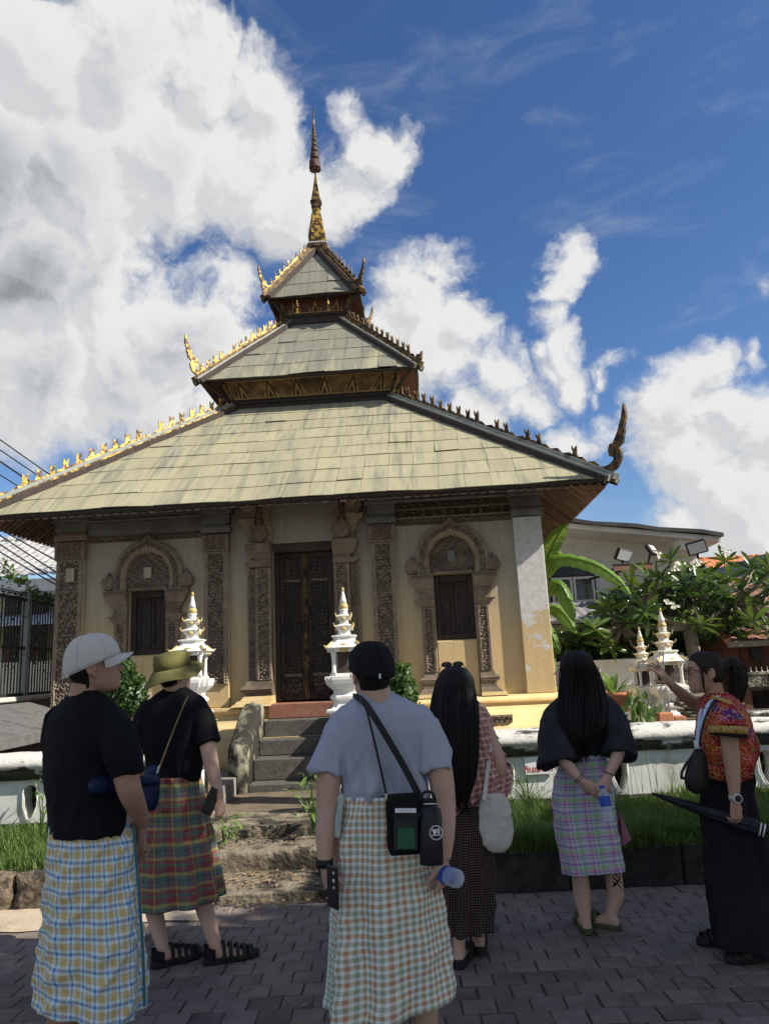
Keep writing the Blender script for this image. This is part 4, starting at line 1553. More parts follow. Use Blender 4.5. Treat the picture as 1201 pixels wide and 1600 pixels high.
# frieze boxes under the two upper roofs
def tier_box(w0, z0, w1, z1, fz, parent, mat, cell, zb, mbase):
    """sloping carved frieze on four sides above stepped mouldings"""
    for side in range(4):
        def fn(U, V):
            t = (V - z0) / (z1 - z0)
            h = 0.35 + 0.3 * (0.5 + 0.5 * np.cos(U * 120) * np.cos(V * 120))
            n = max(3, int(2 * w0 / 0.42))
            ph = (U + w0) / (2 * w0) * n
            d = np.abs((ph % 1) - 0.5) * (2 * w0 / n)
            mot = (d < (0.085 * (1 - t) + 0.015) * (1 + 0.25 * np.sin(t * 9))) & (t > 0.08) & (t < 0.9)
            h = np.where(mot, 0.55 + 0.45 * np.cos(d * 110 + t * 10), h)
            h = np.where((t < 0.08) | (t > 0.93), 0.9, h)
            return h
        nu, nv = int(2 * w1 / 0.014), 26
        u = np.linspace(-1, 1, nu)
        t = np.linspace(0, 1, nv)
        U, Tt = np.meshgrid(u, t, indexing='ij')
        wv = w0 + (w1 - w0) * Tt
        h = fn(U * w0, z0 + (z1 - z0) * Tt)
        yy = -(wv + 0.022 * h)
        X = U * wv
        Z = z0 + (z1 - z0) * Tt
        q = [(X, yy), (-yy, X), (-X, -yy), (yy, -X)][side]
        V = np.stack([q[0], q[1], Z], -1).reshape(-1, 3)
        shiftz(npmesh('frieze', V, grid_faces(nu, nv), mat, parent, rel=h))
    rings = []
    for (o_, z) in mbase:
        rings.append([(-o_, -o_, z), (o_, -o_, z), (o_, o_, z), (-o_, o_, z)])
    TM().loft(rings, True).build('drum_moulding', m_darkwood, parent)
    # corner posts
    for sx, sy in ((-1, -1), (1, -1), (1, 1), (-1, 1)):
        TM().tube([(sx * (w0 + 0.0), sy * (w0 + 0.0), z0 - 0.02), (sx * (w1 + 0.02), sy * (w1 + 0.02), z1 + 0.02)], 0.035, 6).build('corner_bracket', m_goldoldshade, parent)
        TM().tube([(sx * (w1 - 0.05), sy * (w1 - 0.05), z0 - 0.02), (sx * (fz - 0.05), sy * (fz - 0.05), z1 - 0.05)], 0.03, 6).build('eave_strut', m_darkwood, parent)


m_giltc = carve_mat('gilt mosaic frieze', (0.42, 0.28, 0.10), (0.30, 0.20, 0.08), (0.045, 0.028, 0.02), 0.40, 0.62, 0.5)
tier_box(1.36, 6.16, 1.50, 6.46, 1.83, rm, m_giltc, 0.06, 5.95,
         [(1.32, 5.9), (1.43, 5.93), (1.43, 6.00), (1.39, 6.01), (1.39, 6.06), (1.42, 6.07), (1.42, 6.10), (1.365, 6.11), (1.365, 6.16), (1.30, 6.165), (1.30, 6.60)])
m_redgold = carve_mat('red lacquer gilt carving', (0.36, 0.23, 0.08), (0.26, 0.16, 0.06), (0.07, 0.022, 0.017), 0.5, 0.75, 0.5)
tier_box(0.56, 8.10, 0.66, 8.42, 0.86, rt, m_redgold, 0.05, 7.9,
         [(0.54, 7.85), (0.60, 7.9), (0.60, 7.95), (0.57, 7.96), (0.57, 8.03), (0.60, 8.04), (0.60, 8.08), (0.56, 8.095), (0.5, 8.10), (0.5, 8.5)])
# soffit planes closing the overhangs of the upper roofs
for (r, wi, zi) in ((MID, 1.47, 6.47), (TOP, 0.63, 8.43)):
    rings = [[(-w, -w, z), (w, -w, z), (w, w, z), (-w, w, z)] for w, z in ((wi, zi), (r['w0'] - 0.03, r['z0'] - 0.04))]
    TM().loft(rings, False).build('soffit', m_teak, rm if r is MID else rt)
# bells under the top eave
for (bx, bz, k) in ((-0.30, 8.27, 1), (0.27, 8.27, 1)):
    mm = TM()
    mm.tube([(bx, -0.84, 8.30), (bx, -0.84, 8.20)], 0.004, 4)
    mm.lathe([(0.012, 0.09), (0.02, 0.075), (0.026, 0.03), (0.036, 0.0), (0.03, -0.002)], 10, (bx, -0.84, 8.10))
    mm.tube([(bx, -0.84, 8.10), (bx + 0.01, -0.84, 8.02)], 0.003, 4)
    mm.prism([(bx - 0.035, 7.99), (bx + 0.04, 7.97), (bx + 0.02, 8.03), (bx, 8.05)], -0.842, -0.838)
    mm.build('wind_bell', m_gold, rt)

# ---- spire
sp_ = TM()
sp_.lathe([(0.19, 9.60), (0.19, 9.70), (0.215, 9.71), (0.215, 9.76), (0.185, 9.78), (0.185, 9.84), (0.17, 9.86)], sq=True)
spire = sp_.build('spire', m_goldoldshade, T)
TM().lathe([(0.145, 9.86), (0.165, 9.93), (0.165, 10.0), (0.155, 10.12), (0.125, 10.3), (0.095, 10.5), (0.075, 10.62)], sq=True).build('spire_bulb', m_gold, spire)
TM().lathe([(0.075, 10.62), (0.075, 10.66), (0.095, 10.68), (0.085, 10.74), (0.115, 10.80), (0.10, 10.84)], sq=True).build('spire_collar', m_goldoldshade, spire)
TM().lathe([(0.09, 10.84), (0.075, 10.95), (0.05, 11.12), (0.028, 11.30), (0.016, 11.45), (0.013, 11.60)], sq=True).build('spire_needle', m_gold, spire)
bd_ = TM()
for k in range(9):
    for s1, s2 in ((0, -1), (0, 1), (1, 0), (-1, 0)):
        q = -0.16 + 0.04 * k
        c = (q, s2 * 0.205) if s1 == 0 else (s1 * 0.205, q)
        bd_.ell((c[0], c[1], 9.80), (0.015, 0.015, 0.018), 6, 4)
tag(bd_.build('bead_row', m_white, spire), kind='stuff')
m_parasol = surf('oxide red tin', (0.065, 0.032, 0.025), (0.10, 0.05, 0.036), 12, 0.7, 0.0)
z = 11.58
tiers = [(0.108, 0.20, 0.075), (0.080, 0.13, 0.065), (0.062, 0.10, 0.06), (0.054, 0.09, 0.055), (0.05, 0.08, 0.045), (0.042, 0.075, 0.04), (0.036, 0.07, 0.035), (0.030, 0.06, 0.035), (0.024, 0.06, 0.03)]
TM().tube([(0, 0, 11.5), (0, 0, 13.05)], 0.010, 6).build('parasol_pole', m_goldoldshade, spire)
for k, (rr, hh, gp) in enumerate(tiers):
    mm = TM()
    mm.lathe([(rr, z), (rr * 1.02, z + 0.01), (rr * 0.96, z + hh * 0.8), (rr * 0.8, z + hh * 0.92), (0.01, z + hh)], 14, sq=k < 3)
    mm.lathe([(rr * 1.06, z - 0.012), (rr * 1.06, z + 0.018), (rr * 0.98, z + 0.02)], 14, sq=k < 3)
    mm.build('parasol_tier', m_parasol if k < 3 else m_goldoldshade, spire, smooth=radians(40))
    fr_ = TM()
    for a_ in range(8 if k < 2 else 6):
        th = a_ * 2 * pi / (8 if k < 2 else 6)
        fr_.tube([(rr * cos(th), rr * sin(th), z), (rr * cos(th), rr * sin(th), z - (0.07 if k == 0 else 0.03))], 0.004, 4)
    if k < 3:
        fr_.lathe([(rr * 1.03, z + 0.03), (rr * 1.04, z + 0.045), (rr * 1.0, z + 0.055)], 14)
    fr_.build('fringe', m_goldoldshade, spire)
    z += hh + (gp - 0.03)
TM().tube([(0, 0, z), (0, 0, z + 0.1), (0, 0, z + 0.22)], [0.018, 0.012, 0.004], 6).build('spire_tip', m_gold, spire)

# ================================================================ miniature shrines
def shrine(loc, s, label, group, gold=False, base_h=0.9, yaw=0.0):
    t = empty('spirit_shrine', tuple(loc), yaw, label, 'shrine', group)
    wm = m_shrine if not gold else m_shrinewarm
    gm_ = m_shrinegold
    # profile heights measured downward from the finial tip at z = 0.96 * s above the pedestal top
    def L(prof, name, mat, sq=True, smooth=False):
        return M().lathe([(r_ * s, z_ * s) for r_, z_ in prof], sq=sq).build(name, mat, t, smooth=smooth)
    L([(0.20, -base_h / s), (0.20, -0.46), (0.24, -0.44), (0.24, -0.40), (0.17, -0.36), (0.15, -0.30), (0.19, -0.27), (0.19, -0.24), (0.15, -0.21), (0.15, -0.17), (0.20, -0.13), (0.235, -0.09), (0.25, -0.04), (0.25, 0.0), (0.22, 0.005)], 'pedestal', wm)
    L([(0.19, 0.006), (0.19, 0.03), (0.165, 0.035)], 'chamber_floor', wm)
    for sx in (-1, 1):
        for sy in (-1, 1):
            c = (sx * 0.135 * s, sy * 0.135 * s, 0)
            M().lathe([(0.035 * s, 0.036 * s), (0.028 * s, 0.07 * s), (0.024 * s, 0.09 * s), (0.024 * s, 0.24 * s), (0.034 * s, 0.26 * s), (0.03 * s, 0.28 * s), (0.045 * s, 0.30 * s)], 10, c).build('shrine_post', wm, t, smooth=True)
    M().box(-0.09 * s, 0.09 * s, -0.02 * s, 0.13 * s, 0.036 * s, 0.30 * s).build('inner_wall', m_darkwood, t)
    L([(0.20, 0.301), (0.215, 0.315), (0.215, 0.335), (0.245, 0.35), (0.235, 0.365), (0.15, 0.43), (0.135, 0.45), (0.135, 0.47), (0.155, 0.485), (0.155, 0.50), (0.13, 0.505)], 'shrine_roof', wm)
    for k, (zz, rr, hh) in enumerate(((0.506, 0.098, 0.135), (0.642, 0.076, 0.124))):
        L([(rr * 0.82, zz), (rr * 0.74, zz + hh * 0.35), (rr, zz + hh * 0.62), (rr * 1.12, zz + hh * 0.80), (rr * 1.12, zz + hh * 0.90), (rr * 0.8, zz + hh * 0.99)], 'shrine_tier', wm)
        for sx in (-1, 1):
            for sy in (-1, 1):
                d = Vector((sx, sy, 0)).normalized()
                c = Vector((sx * rr * 0.95 * s, sy * rr * 0.95 * s, (zz + hh * 0.75) * s))
                M().tube([tuple(c), tuple(c + d * 0.03 * s + Vector((0, 0, 0.012 * s))), tuple(c + d * 0.045 * s + Vector((0, 0, 0.055 * s)))], [0.013 * s, 0.010 * s, 0.002 * s], 6).build('corner_leaf', gm_, t, smooth=True)
        for a in range(4):
            dx, dy = ((0, -1), (1, 0), (0, 1), (-1, 0))[a]
            o = rr * 1.08
            c = (dx * o * s, dy * o * s, (zz + hh * 0.55) * s)
            M().ell(c, (0.038 * s if dy else 0.012 * s, 0.038 * s if dx else 0.012 * s, 0.026 * s), 10, 6).build('gable_leaf', gm_, t, smooth=True)
    for sx in (-1, 1):
        for sy in (-1, 1):
            d = Vector((sx, sy, 0)).normalized()
            c = Vector((sx * 0.22 * s, sy * 0.22 * s, 0.355 * s))
            M().tube([tuple(c - d * 0.10 * s + Vector((0, 0, 0.07 * s))), tuple(c - d * 0.04 * s + Vector((0, 0, 0.02 * s))), tuple(c), tuple(c + d * 0.035 * s + Vector((0, 0, 0.03 * s)))],
                     [0.012 * s, 0.016 * s, 0.018 * s, 0.004 * s], 6).build('corner_leaf', gm_, t, smooth=True)
    for a in range(4):
        dx, dy = ((0, -1), (1, 0), (0, 1), (-1, 0))[a]
        c = (dx * 0.21 * s, dy * 0.21 * s, 0.345 * s)
        M().ell(c, (0.07 * s if dy else 0.02 * s, 0.07 * s if dx else 0.02 * s, 0.055 * s), 12, 8).build('gable_arch', gm_, t, smooth=True)
    L([(0.05, 0.768), (0.06, 0.785), (0.045, 0.80), (0.055, 0.815), (0.062, 0.835)], 'finial_neck', wm, sq=False, smooth=True)
    L([(0.05, 0.835), (0.062, 0.86), (0.055, 0.89), (0.045, 0.905)], 'finial_ring', gm_, sq=False, smooth=True)
    L([(0.045, 0.905), (0.038, 0.95), (0.022, 1.02), (0.014, 1.06)], 'finial_cone', wm, sq=False, smooth=True)
    L([(0.014, 1.06), (0.02, 1.08), (0.014, 1.105), (0.003, 1.12)], 'finial_tip', gm_, sq=False, smooth=True)
    return t


m_shrinewarm = surf('aged cream shrine paint', (0.74, 0.71, 0.64), (0.66, 0.62, 0.54), 7, 0.75, c3=(0.55, 0.40, 0.18), s3=7, t3=(0.60, 0.72), bs=40, bst=0.3)
GS = 'white miniature shrines flanking the stair'
pC = at(540, 1056, 7.9)
shrine((pC.x, pC.y, pC.z), 0.83, 'white and gold miniature shrine beside the temple door, above the man in the black cap', GS, base_h=pC.z - 0.35)
pL = at(300, 1062, 7.7)
shrine((pL.x, pL.y, pL.z), 0.80, 'white miniature shrine with gold trim behind the man in the olive bucket hat', GS, base_h=pL.z - 0.30)
GG = 'aged cream shrines by the frangipani tree'
pa = at(1045, 1072, 9.4)
shrine((pa.x, pa.y, pa.z), 0.86, 'taller cream and gold shrine under the frangipani, close to the raised hand', GG, True, pa.z - 0.4, 0.1)
pb = at(1008, 1074, 9.7)
shrine((pb.x, pb.y, pb.z), 0.68, 'shorter cream and gold shrine left of its taller neighbour under the frangipani', GG, True, pb.z - 0.4, 0.1)


# ================================================================ foliage tools
def leaf_cloud(centers, radii, n, size, rng, elong=1.6, shell=0.55, droop=0.0):
    """n leaf quads (two triangles each, folded) spread through clumps; returns V, F"""
    c = np.asarray(centers, float)
    r = np.asarray(radii, float)
    if r.ndim == 1: r = np.stack([r, r, r], 1)
    w = r.prod(1) ** 0.72
    idx = rng.choice(len(c), n, p=w / w.sum())
    d = rng.normal(size=(n, 3))
    d /= np.linalg.norm(d, axis=1)[:, None]
    rad = rng.uniform(shell, 1.05, n) ** 0.8
    p = c[idx] + d * r[idx] * rad[:, None]
    nn = d + rng.normal(size=(n, 3)) * 0.7 + np.array([0, 0, 0.5])
    nn /= np.linalg.norm(nn, axis=1)[:, None]
    t = rng.normal(size=(n, 3)) + np.array([0, 0, -droop])
    t -= nn * (t * nn).sum(1)[:, None]
    t /= np.linalg.norm(t, axis=1)[:, None]
    b = np.cross(nn, t)
    s = size * rng.uniform(0.6, 1.35, n)[:, None]
    L = t * s
    Wd = b * s / elong
    up = nn * s * 0.18
    V = np.stack([p - L, p - L * 0.1 + Wd + up, p + L, p - L * 0.1 - Wd + up], 1).reshape(-1, 3)
    base = (np.arange(n) * 4)[:, None]
    F = np.concatenate([base + [0, 1, 2], base + [0, 2, 3]], 0)
    return V, F


def crown(name, centers, radii, n, size, mat, parent, seed, **k):
    V, F = leaf_cloud(centers, radii, n, size, np.random.default_rng(seed), **k)
    return npmesh(name, V, F, mat, parent)


def shrub(px, py, Y, w, h, label, seed, mat, cat='shrub', n=2600, size=0.032, ground=0.42, pot=False):
    base = at(px, py, Y)
    t = empty('round_shrub', (base.x, base.y, ground), 0, label, cat)
    rr = np.random.default_rng(seed)
    cz = base.z - ground
    cs, rs = [], []
    for i in range(14):
        d = rr.normal(size=3)
        d /= np.linalg.norm(d)
        cs.append((d[0] * w * 0.55, d[1] * w * 0.5, cz + d[2] * h * 0.55))
        q = rr.uniform(0.35, 0.6)
        rs.append((w * q, w * q, h * q))
    crown('crown', cs, rs, n, size, mat, t, seed)
    mm = M()
    for i in range(5):
        a = i * 1.3
        mm.tube([(0.02 * cos(a), 0.02 * sin(a), 0.0), (0.05 * cos(a), 0.05 * sin(a), cz * 0.6), (w * 0.45 * cos(a), w * 0.45 * sin(a), cz)], [0.02, 0.014, 0.006], 6)
    mm.build('stem', m_bark, t, smooth=True)
    if pot:
        M().lathe([(0.14, 0.0), (0.20, 0.26), (0.23, 0.27), (0.23, 0.33), (0.19, 0.33), (0.18, 0.28)], 20).build('pot', m_terra, t, smooth=radians(40))
    return t


shrub(199, 1076, 8.6, 0.30, 0.33, 'rounded glossy dark green shrub between the two men in black T-shirts', 5, m_leafdark, n=3200, pot=True)
shrub(624, 1078, 8.8, 0.25, 0.34, 'loose pale green shrub right of the stair behind the man in the grey T-shirt', 6, m_leafmid, n=1500, size=0.038)
shrub(905, 1015, 12.2, 0.62, 0.42, 'dense dark climbing hedge beside the temple corner below the banana plant', 8, m_leafdark, n=5200, size=0.045, ground=0.42)
shrub(870, 1055, 12.4, 0.35, 0.45, 'dark leafy bush low behind the temple corner', 18, m_leafdark, n=2600, size=0.045, ground=0.42)

# ---- frangipani
def leaf_mesh(name, L, Wd, mat, seg=6, fold=0.16, curve=0.25):
    vs = []
    for i in range(seg + 1):
        t = i / seg
        w = Wd * (sin(pi * min(1, t * 0.93 + 0.03)) ** 0.8) * (0.55 + 0.6 * t) * 0.75
        if i == seg: w = 0.002
        z = -curve * L * t * t
        for s_ in (-1, 0, 1):
            vs.append((L * t, s_ * w, z + (abs(s_) * w * fold * 2)))
    fs = []
    for i in range(seg):
        for j in range(2):
            a = i * 3 + j
            fs.append((a, a + 3, a + 4, a + 1))
    me = bpy.data.meshes.new(name)
    me.from_pydata(vs, [], fs)
    me.materials.append(mat)
    me.shade_smooth()
    return me


m_frang = leaf_mat('frangipani leaf', (0.038, 0.078, 0.020), (0.10, 0.165, 0.038), 0.28, 1.2, 0.22)
fl_m = [leaf_mesh('frangipani_leaf', 0.33, 0.060, m_frang, curve=c_) for c_ in (0.05, 0.2, 0.4)]
tree_p = at(1088, 1075, 11.6)
FT = empty('frangipani_tree', (tree_p.x, tree_p.y, 0.42), 0, 'frangipani tree with long glossy leaves and white blossom behind the two cream shrines', 'tree')
ros = [(960, 935), (945, 958), (985, 915), (1003, 900), (1030, 905), (1048, 878), (1000, 940), (1030, 930), (1062, 912), (1075, 925), (1100, 908),
       (1128, 880), (1138, 905), (1160, 925), (1188, 908), (1195, 945), (1160, 955), (1125, 935), (1105, 950), (1140, 975), (1180, 975), (925, 985), (950, 990), (985, 975), (1010, 960), (975, 1005),
       (1000, 1000), (945, 1012), (1035, 950), (1065, 965), (1090, 980), (1055, 935), (1205, 980), (1215, 925), (1230, 960), (960, 965), (1110, 925), (1172, 890), (1200, 900), (1075, 950), (1030, 985), (990, 1022), (1120, 995)]
rr = np.random.default_rng(4)
branches = M()
tip = []
for i, (x_, y_) in enumerate(ros):
    Y_ = 11.5 + rr.uniform(-0.6, 0.8)
    p_ = at(x_ + rr.uniform(-5, 5), y_ + rr.uniform(-4, 4), Y_)
    tip.append(p_)
    if i % 2 == 0 or y_ > 930: tip.append(at(x_ + rr.uniform(-16, 16), y_ + rr.uniform(2, 18), Y_ + 0.5))
root_top = Vector((tree_p.x, tree_p.y, 1.95))
O_ = Vector((tree_p.x, tree_p.y, 0.42))
hubs = [root_top + Vector((-0.7, -0.1, 0.35)), root_top + Vector((0.1, 0.0, 0.5)), root_top + Vector((0.75, 0.1, 0.35)), root_top + Vector((-0.3, 0.3, 0.5)), root_top + Vector((-1.0, 0, 0.1))]
branches.tube([tuple(O_ - O_), tuple(Vector((0.05, 0, 0.7))), tuple(root_top - O_)], [0.13, 0.11, 0.10], 10)
for h_ in hubs:
    m_ = (root_top + h_) / 2 + Vector((0, 0, -0.05))
    branches.tube([tuple(root_top - O_), tuple(m_ - O_), tuple(h_ - O_)], [0.08, 0.06, 0.05], 8)
for p_ in tip:
    h_ = min(hubs, key=lambda q: (q - p_).length)
    m_ = (h_ * 0.45 + p_ * 0.55) + Vector((0, 0, -0.06))
    branches.tube([tuple(h_ - O_), tuple(m_ - O_), tuple(p_ - O_)], [0.035, 0.026, 0.018], 6)
branches.build('trunk', m_bark, FT, smooth=True)
leafinst = []
for p_ in tip:
    ax = Vector((rr.normal() * 0.45, rr.normal() * 0.45 - 0.25, 1)).normalized()
    q0 = ax.to_track_quat('Z', 'Y')
    n_ = int(rr.integers(13, 18))
    for k in range(n_):
        a = k * 2.4 + rr.uniform(-.2, .2)
        el = radians(8 + 62 * (k / n_) ** 1.1 + rr.uniform(-10, 10)) - 0.25
        R_ = q0.to_matrix() @ Matrix.Rotation(a, 3, 'Z') @ Matrix.Rotation(-el, 3, 'Y') @ Matrix.Rotation(rr.uniform(-.4, .4), 3, 'X')
        sc = rr.uniform(0.75, 1.12)
        leafinst.append((p_ + ax * 0.03 * k / n_, R_, sc, int(rr.integers(0, 3))))
leafinst.sort(key=lambda q: q[0].y)
st = M()
for k, (p_, R_, sc, vi) in enumerate(leafinst):
    if k < 300:
        o = bpy.data.objects.new('leaf', fl_m[vi])
        COL.objects.link(o)
        m4 = R_.to_4x4() * 1.0
        o.location = p_ - O_
        o.rotation_euler = R_.to_euler()
        o.scale = (sc, sc, sc)
        adopt(o, FT)
    else:
        me = fl_m[vi]
        st.add([tuple(R_ @ (v.co * sc) + (p_ - O_)) for v in me.vertices], [tuple(f.vertices) for f in me.polygons])
tag(st.build('leaf', m_frang, FT, smooth=True), kind='stuff')
# blossom clusters
for (x_, y_) in ((1052, 888), (1060, 882), (1082, 888), (1092, 880), (1028, 865), (1042, 942), (1052, 948), (1135, 862)):
    c = at(x_, y_, 10.9) - O_
    mm = M()
    for k in range(7):
        q = c + Vector((rr.normal() * 0.035, rr.normal() * 0.03, rr.normal() * 0.028))
        for j in range(5):
            a = j * 1.2566 + k
            d = Vector((cos(a), -0.5, sin(a))) * 0.026
            s_ = Vector((-sin(a), 0, cos(a))) * 0.011
            mm.add([tuple(q), tuple(q + d * 0.6 + s_), tuple(q + d), tuple(q + d * 0.6 - s_)], [(0, 1, 2, 3)])
    mm.build('blossom', m_petal, FT)

# ---- banana plant
bp_ = at(868, 1060, 11.0)
BN = empty('banana_plant', (bp_.x, bp_.y, 0.42), 0, 'banana plant with broad torn leaves behind the right corner of the temple', 'plant')


def banana_leaf(pts, wd, seed):
    r_ = np.random.default_rng(seed)
    P_ = curve3(pts, 34)
    mm = M()
    n = len(P_)
    vs = []
    for i in range(n):
        t = i / (n - 1)
        d = (P_[min(i + 1, n - 1)] - P_[max(i - 1, 0)]).normalized()
        side = d.cross(Vector((0.15, -0.9, 0.45))).normalized()
        up = side.cross(d).normalized()
        w = wd * (sin(pi * min(1, 0.04 + t * 0.96)) ** 0.55) * (1 - 0.25 * t)
        for s_ in (-1, -0.5, 0, 0.5, 1):
            rip = 0.012 * sin(i * 2.4 + seed) * abs(s_)
            vs.append(tuple(P_[i] - O2 + side * (w * s_) - up * (abs(s_) ** 1.5 * w * 0.55) + up * rip))
    fs = []
    for i in range(n - 1):
        for j in range(4):
            if r_.random() < 0.10 and j in (0, 3) and i % 3 == 0: continue
            a = i * 5 + j
            fs.append((a, a + 5, a + 6, a + 1))
    mm.add(vs, fs)
    mm.tube([tuple(p - O2) for p in P_], [0.022 - 0.018 * i / n for i in range(n)], 6)
    return mm.build('banana_leaf', m_banana, BN, smooth=True)


def curve3(pts, n):
    P_ = [Vector(p) for p in pts]
    P_ = [P_[0] * 2 - P_[1]] + P_ + [P_[-1] * 2 - P_[-2]]
    o = []
    m_ = len(pts) - 1
    for k in range(n):
        u = k / (n - 1) * m_
        i = min(int(u), m_ - 1)
        t = u - i
        a, b, c, d = P_[i:i + 4]
        o.append(0.5 * ((2 * b) + (-a + c) * t + (2 * a - 5 * b + 4 * c - d) * t * t + (-a + 3 * b - 3 * c + d) * t ** 3))
    return o


O2 = Vector((bp_.x, bp_.y, 0.42))
for k, (pp, w_) in enumerate(((((850, 905), (875, 872), (925, 880), (965, 905), (985, 930)), 0.14), (((852, 900), (860, 860), (872, 835), (886, 818)), 0.14),
                              (((850, 930), (872, 912), (888, 940), (897, 972)), 0.15), (((848, 950), (870, 950), (888, 968), (900, 990)), 0.14),
                              (((846, 900), (858, 870), (868, 862), (880, 872)), 0.13), (((848, 960), (858, 985), (868, 1005), (872, 1020)), 0.12))):
    banana_leaf([at(a_, b_, 11.0 - 0.12 * i + 0.1 * k) for i, (a_, b_) in enumerate(pp)], w_, k)
M().tube([(0, 0, 0), (-0.05, 0, 0.9), (-0.1, 0, 1.8)], [0.11, 0.09, 0.06], 10).build('banana_stem', m_leafpale, BN, smooth=True)

# ---- potted plants and pots on the court
def pot_plant(px, py, Y, label, seed, big=True):
    p_ = at(px, py, Y)
    t = empty('potted_plant', (p_.x, p_.y, p_.z), 0, label, 'potted plant')
    M().lathe([(0.13, 0.0), (0.155, 0.16), (0.175, 0.165), (0.175, 0.20), (0.15, 0.20), (0.14, 0.16)], 20).build('pot', m_terra, t, smooth=radians(40))
    r_ = np.random.default_rng(seed)
    for k in range(26 if big else 18):
        a = r_.uniform(0, 6.28)
        el = r_.uniform(0.5, 1.35)
        L = r_.uniform(0.16, 0.30)
        me = leaf_pot[int(r_.integers(0, 2))] if big else leaf_pot[2]
        o = bpy.data.objects.new('leaf', me)
        COL.objects.link(o)
        o.location = (0.04 * cos(a), 0.04 * sin(a), 0.18 + (0 if big else r_.uniform(0, 0.22)))
        o.rotation_euler = (Matrix.Rotation(a, 3, 'Z') @ Matrix.Rotation(-el, 3, 'Y')).to_euler()
        s_ = L / 0.24
        o.scale = (s_, s_, s_)
        adopt(o, t)
    return t


leaf_pot = [leaf_mesh('pot_leaf', 0.24, 0.03, m_leafpale, curve=0.3), leaf_mesh('pot_leaf', 0.24, 0.036, m_leafpale, curve=0.5), leaf_mesh('pot_leaf', 0.15, 0.065, m_leafmid, curve=0.5)]
pot_plant(962, 1112, 8.0, 'potted plant with upright yellow green strap leaves, just left of the raised hand', 3)
vine = at(1003, 1128, 7.5)
tv = empty('vine_plant', (vine.x, vine.y, 0.62), 0, 'bright green broad leaved vine spilling onto the wall in front of the cream shrines', 'plant')
r_ = np.random.default_rng(12)
for k in range(46):
    c = at(995 + r_.normal() * 13, 1104 + r_.normal() * 14, 7.45 + r_.uniform(-0.15, 0.15))
    o = bpy.data.objects.new('leaf', leaf_pot[2])
    COL.objects.link(o)
    o.location = c - Vector((vine.x, vine.y, 0.62))
    o.rotation_euler = (r_.uniform(-0.6, 0.6), r_.uniform(0.2, 1.3), r_.uniform(-3.1, 0.2))
    s_ = r_.uniform(0.45, 0.8)
    o.scale = (s_, s_, s_)
    adopt(o, tv)
sm = M()
for k in range(6):
    a_ = at(1003 + r_.uniform(-4, 4), 1130, 7.45)
    b_ = at(985 + k * 7, 1085 + r_.uniform(-5, 10), 7.45)
    o_ = Vector((vine.x, vine.y, 0.62))
    sm.tube([tuple(a_ - o_), tuple((a_ + b_) / 2 - o_ + Vector((0.02, 0, 0.0))), tuple(b_ - o_)], 0.005, 5)
sm.build('stem', m_leafmid, tv)
tp_ = at(1045, 1128, 7.6)
tb_ = empty('terracotta_trough', (tp_.x, tp_.y, tp_.z), 0.05, 'broken terracotta trough on the court just behind the wall coping', 'planter')
M().bev(-0.13, 0.02, -0.08, 0.08, 0, 0.095, 0.01).build('trough_block', m_terra, tb_)
M().bev(0.03, 0.15, -0.06, 0.07, 0, 0.055, 0.01).build('trough_fragment', m_terra, tb_)
# pile of old roof tiles
tp_ = at(1105, 1118, 8.4)
tb_ = empty('roof_tile_pile', (tp_.x, tp_.y, tp_.z - 0.06), -0.1, 'slumped pile of old roof tiles behind the low wall, left of the guide', 'tile pile')
for k in range(9):
    w_ = 0.36 - 0.03 * (k % 5)
    M().bev(-w_ + 0.03 * (k % 3), w_ - 0.02 * (k % 2), -0.2, 0.2, 0.033 * k, 0.033 * k + 0.028, 0.008).build('loose_tile', m_balu if k % 3 == 0 else m_oldstep, tb_)
# inner white ledge right
tp_ = at(1185, 1118, 8.6)
tb_ = empty('garden_ledge', (tp_.x + 0.7, tp_.y, 0.42), -0.05, 'weathered pale ledge behind the low wall at the right edge', 'ledge')
M().bev(-0.95, 3.0, -0.12, 0.15, 0.0, tp_.z - 0.42 - 0.06, 0.01).build('ledge_body', m_white, tb_)
M().bev(-0.98, 3.0, -0.15, 0.18, tp_.z - 0.42 - 0.058, tp_.z - 0.42 + 0.06, 0.03).build('ledge_cap', m_coping, tb_)

# young plants at the worn steps and kerb
def sprout(p, label, n, L, seed, mat=None, lm=None, cat='plant', spread=1.0):
    t = empty('wild_plant', tuple(p), 0, label, cat)
    r_ = np.random.default_rng(seed)
    me = lm or leaf_mesh('sprout_leaf', 0.10, 0.02, m_leafpale, 5, curve=0.45)
    sm = M()
    for k in range(n):
        a = r_.uniform(0, 6.28)
        h = r_.uniform(0.15, 1.0) * L
        rr_ = r_.uniform(0.0, 0.45) * L * spread
        tipp = Vector((rr_ * cos(a), rr_ * sin(a), h))
        if k % 3 == 0: sm.tube([(0, 0, 0), (tipp.x * .3, tipp.y * .3, h * .6), tuple(tipp)], 0.0028, 4)
        o = bpy.data.objects.new('leaf', me)
        COL.objects.link(o)
        o.location = tipp
        o.rotation_euler = (Matrix.Rotation(a + r_.uniform(-1, 1), 3, 'Z') @ Matrix.Rotation(-r_.uniform(-0.3, 1.0), 3, 'Y')).to_euler()
        s_ = r_.uniform(0.6, 1.25)
        o.scale = (s_, s_, s_)
        adopt(o, t)
    sm.build('stem', m_leafmid, t)
    return t


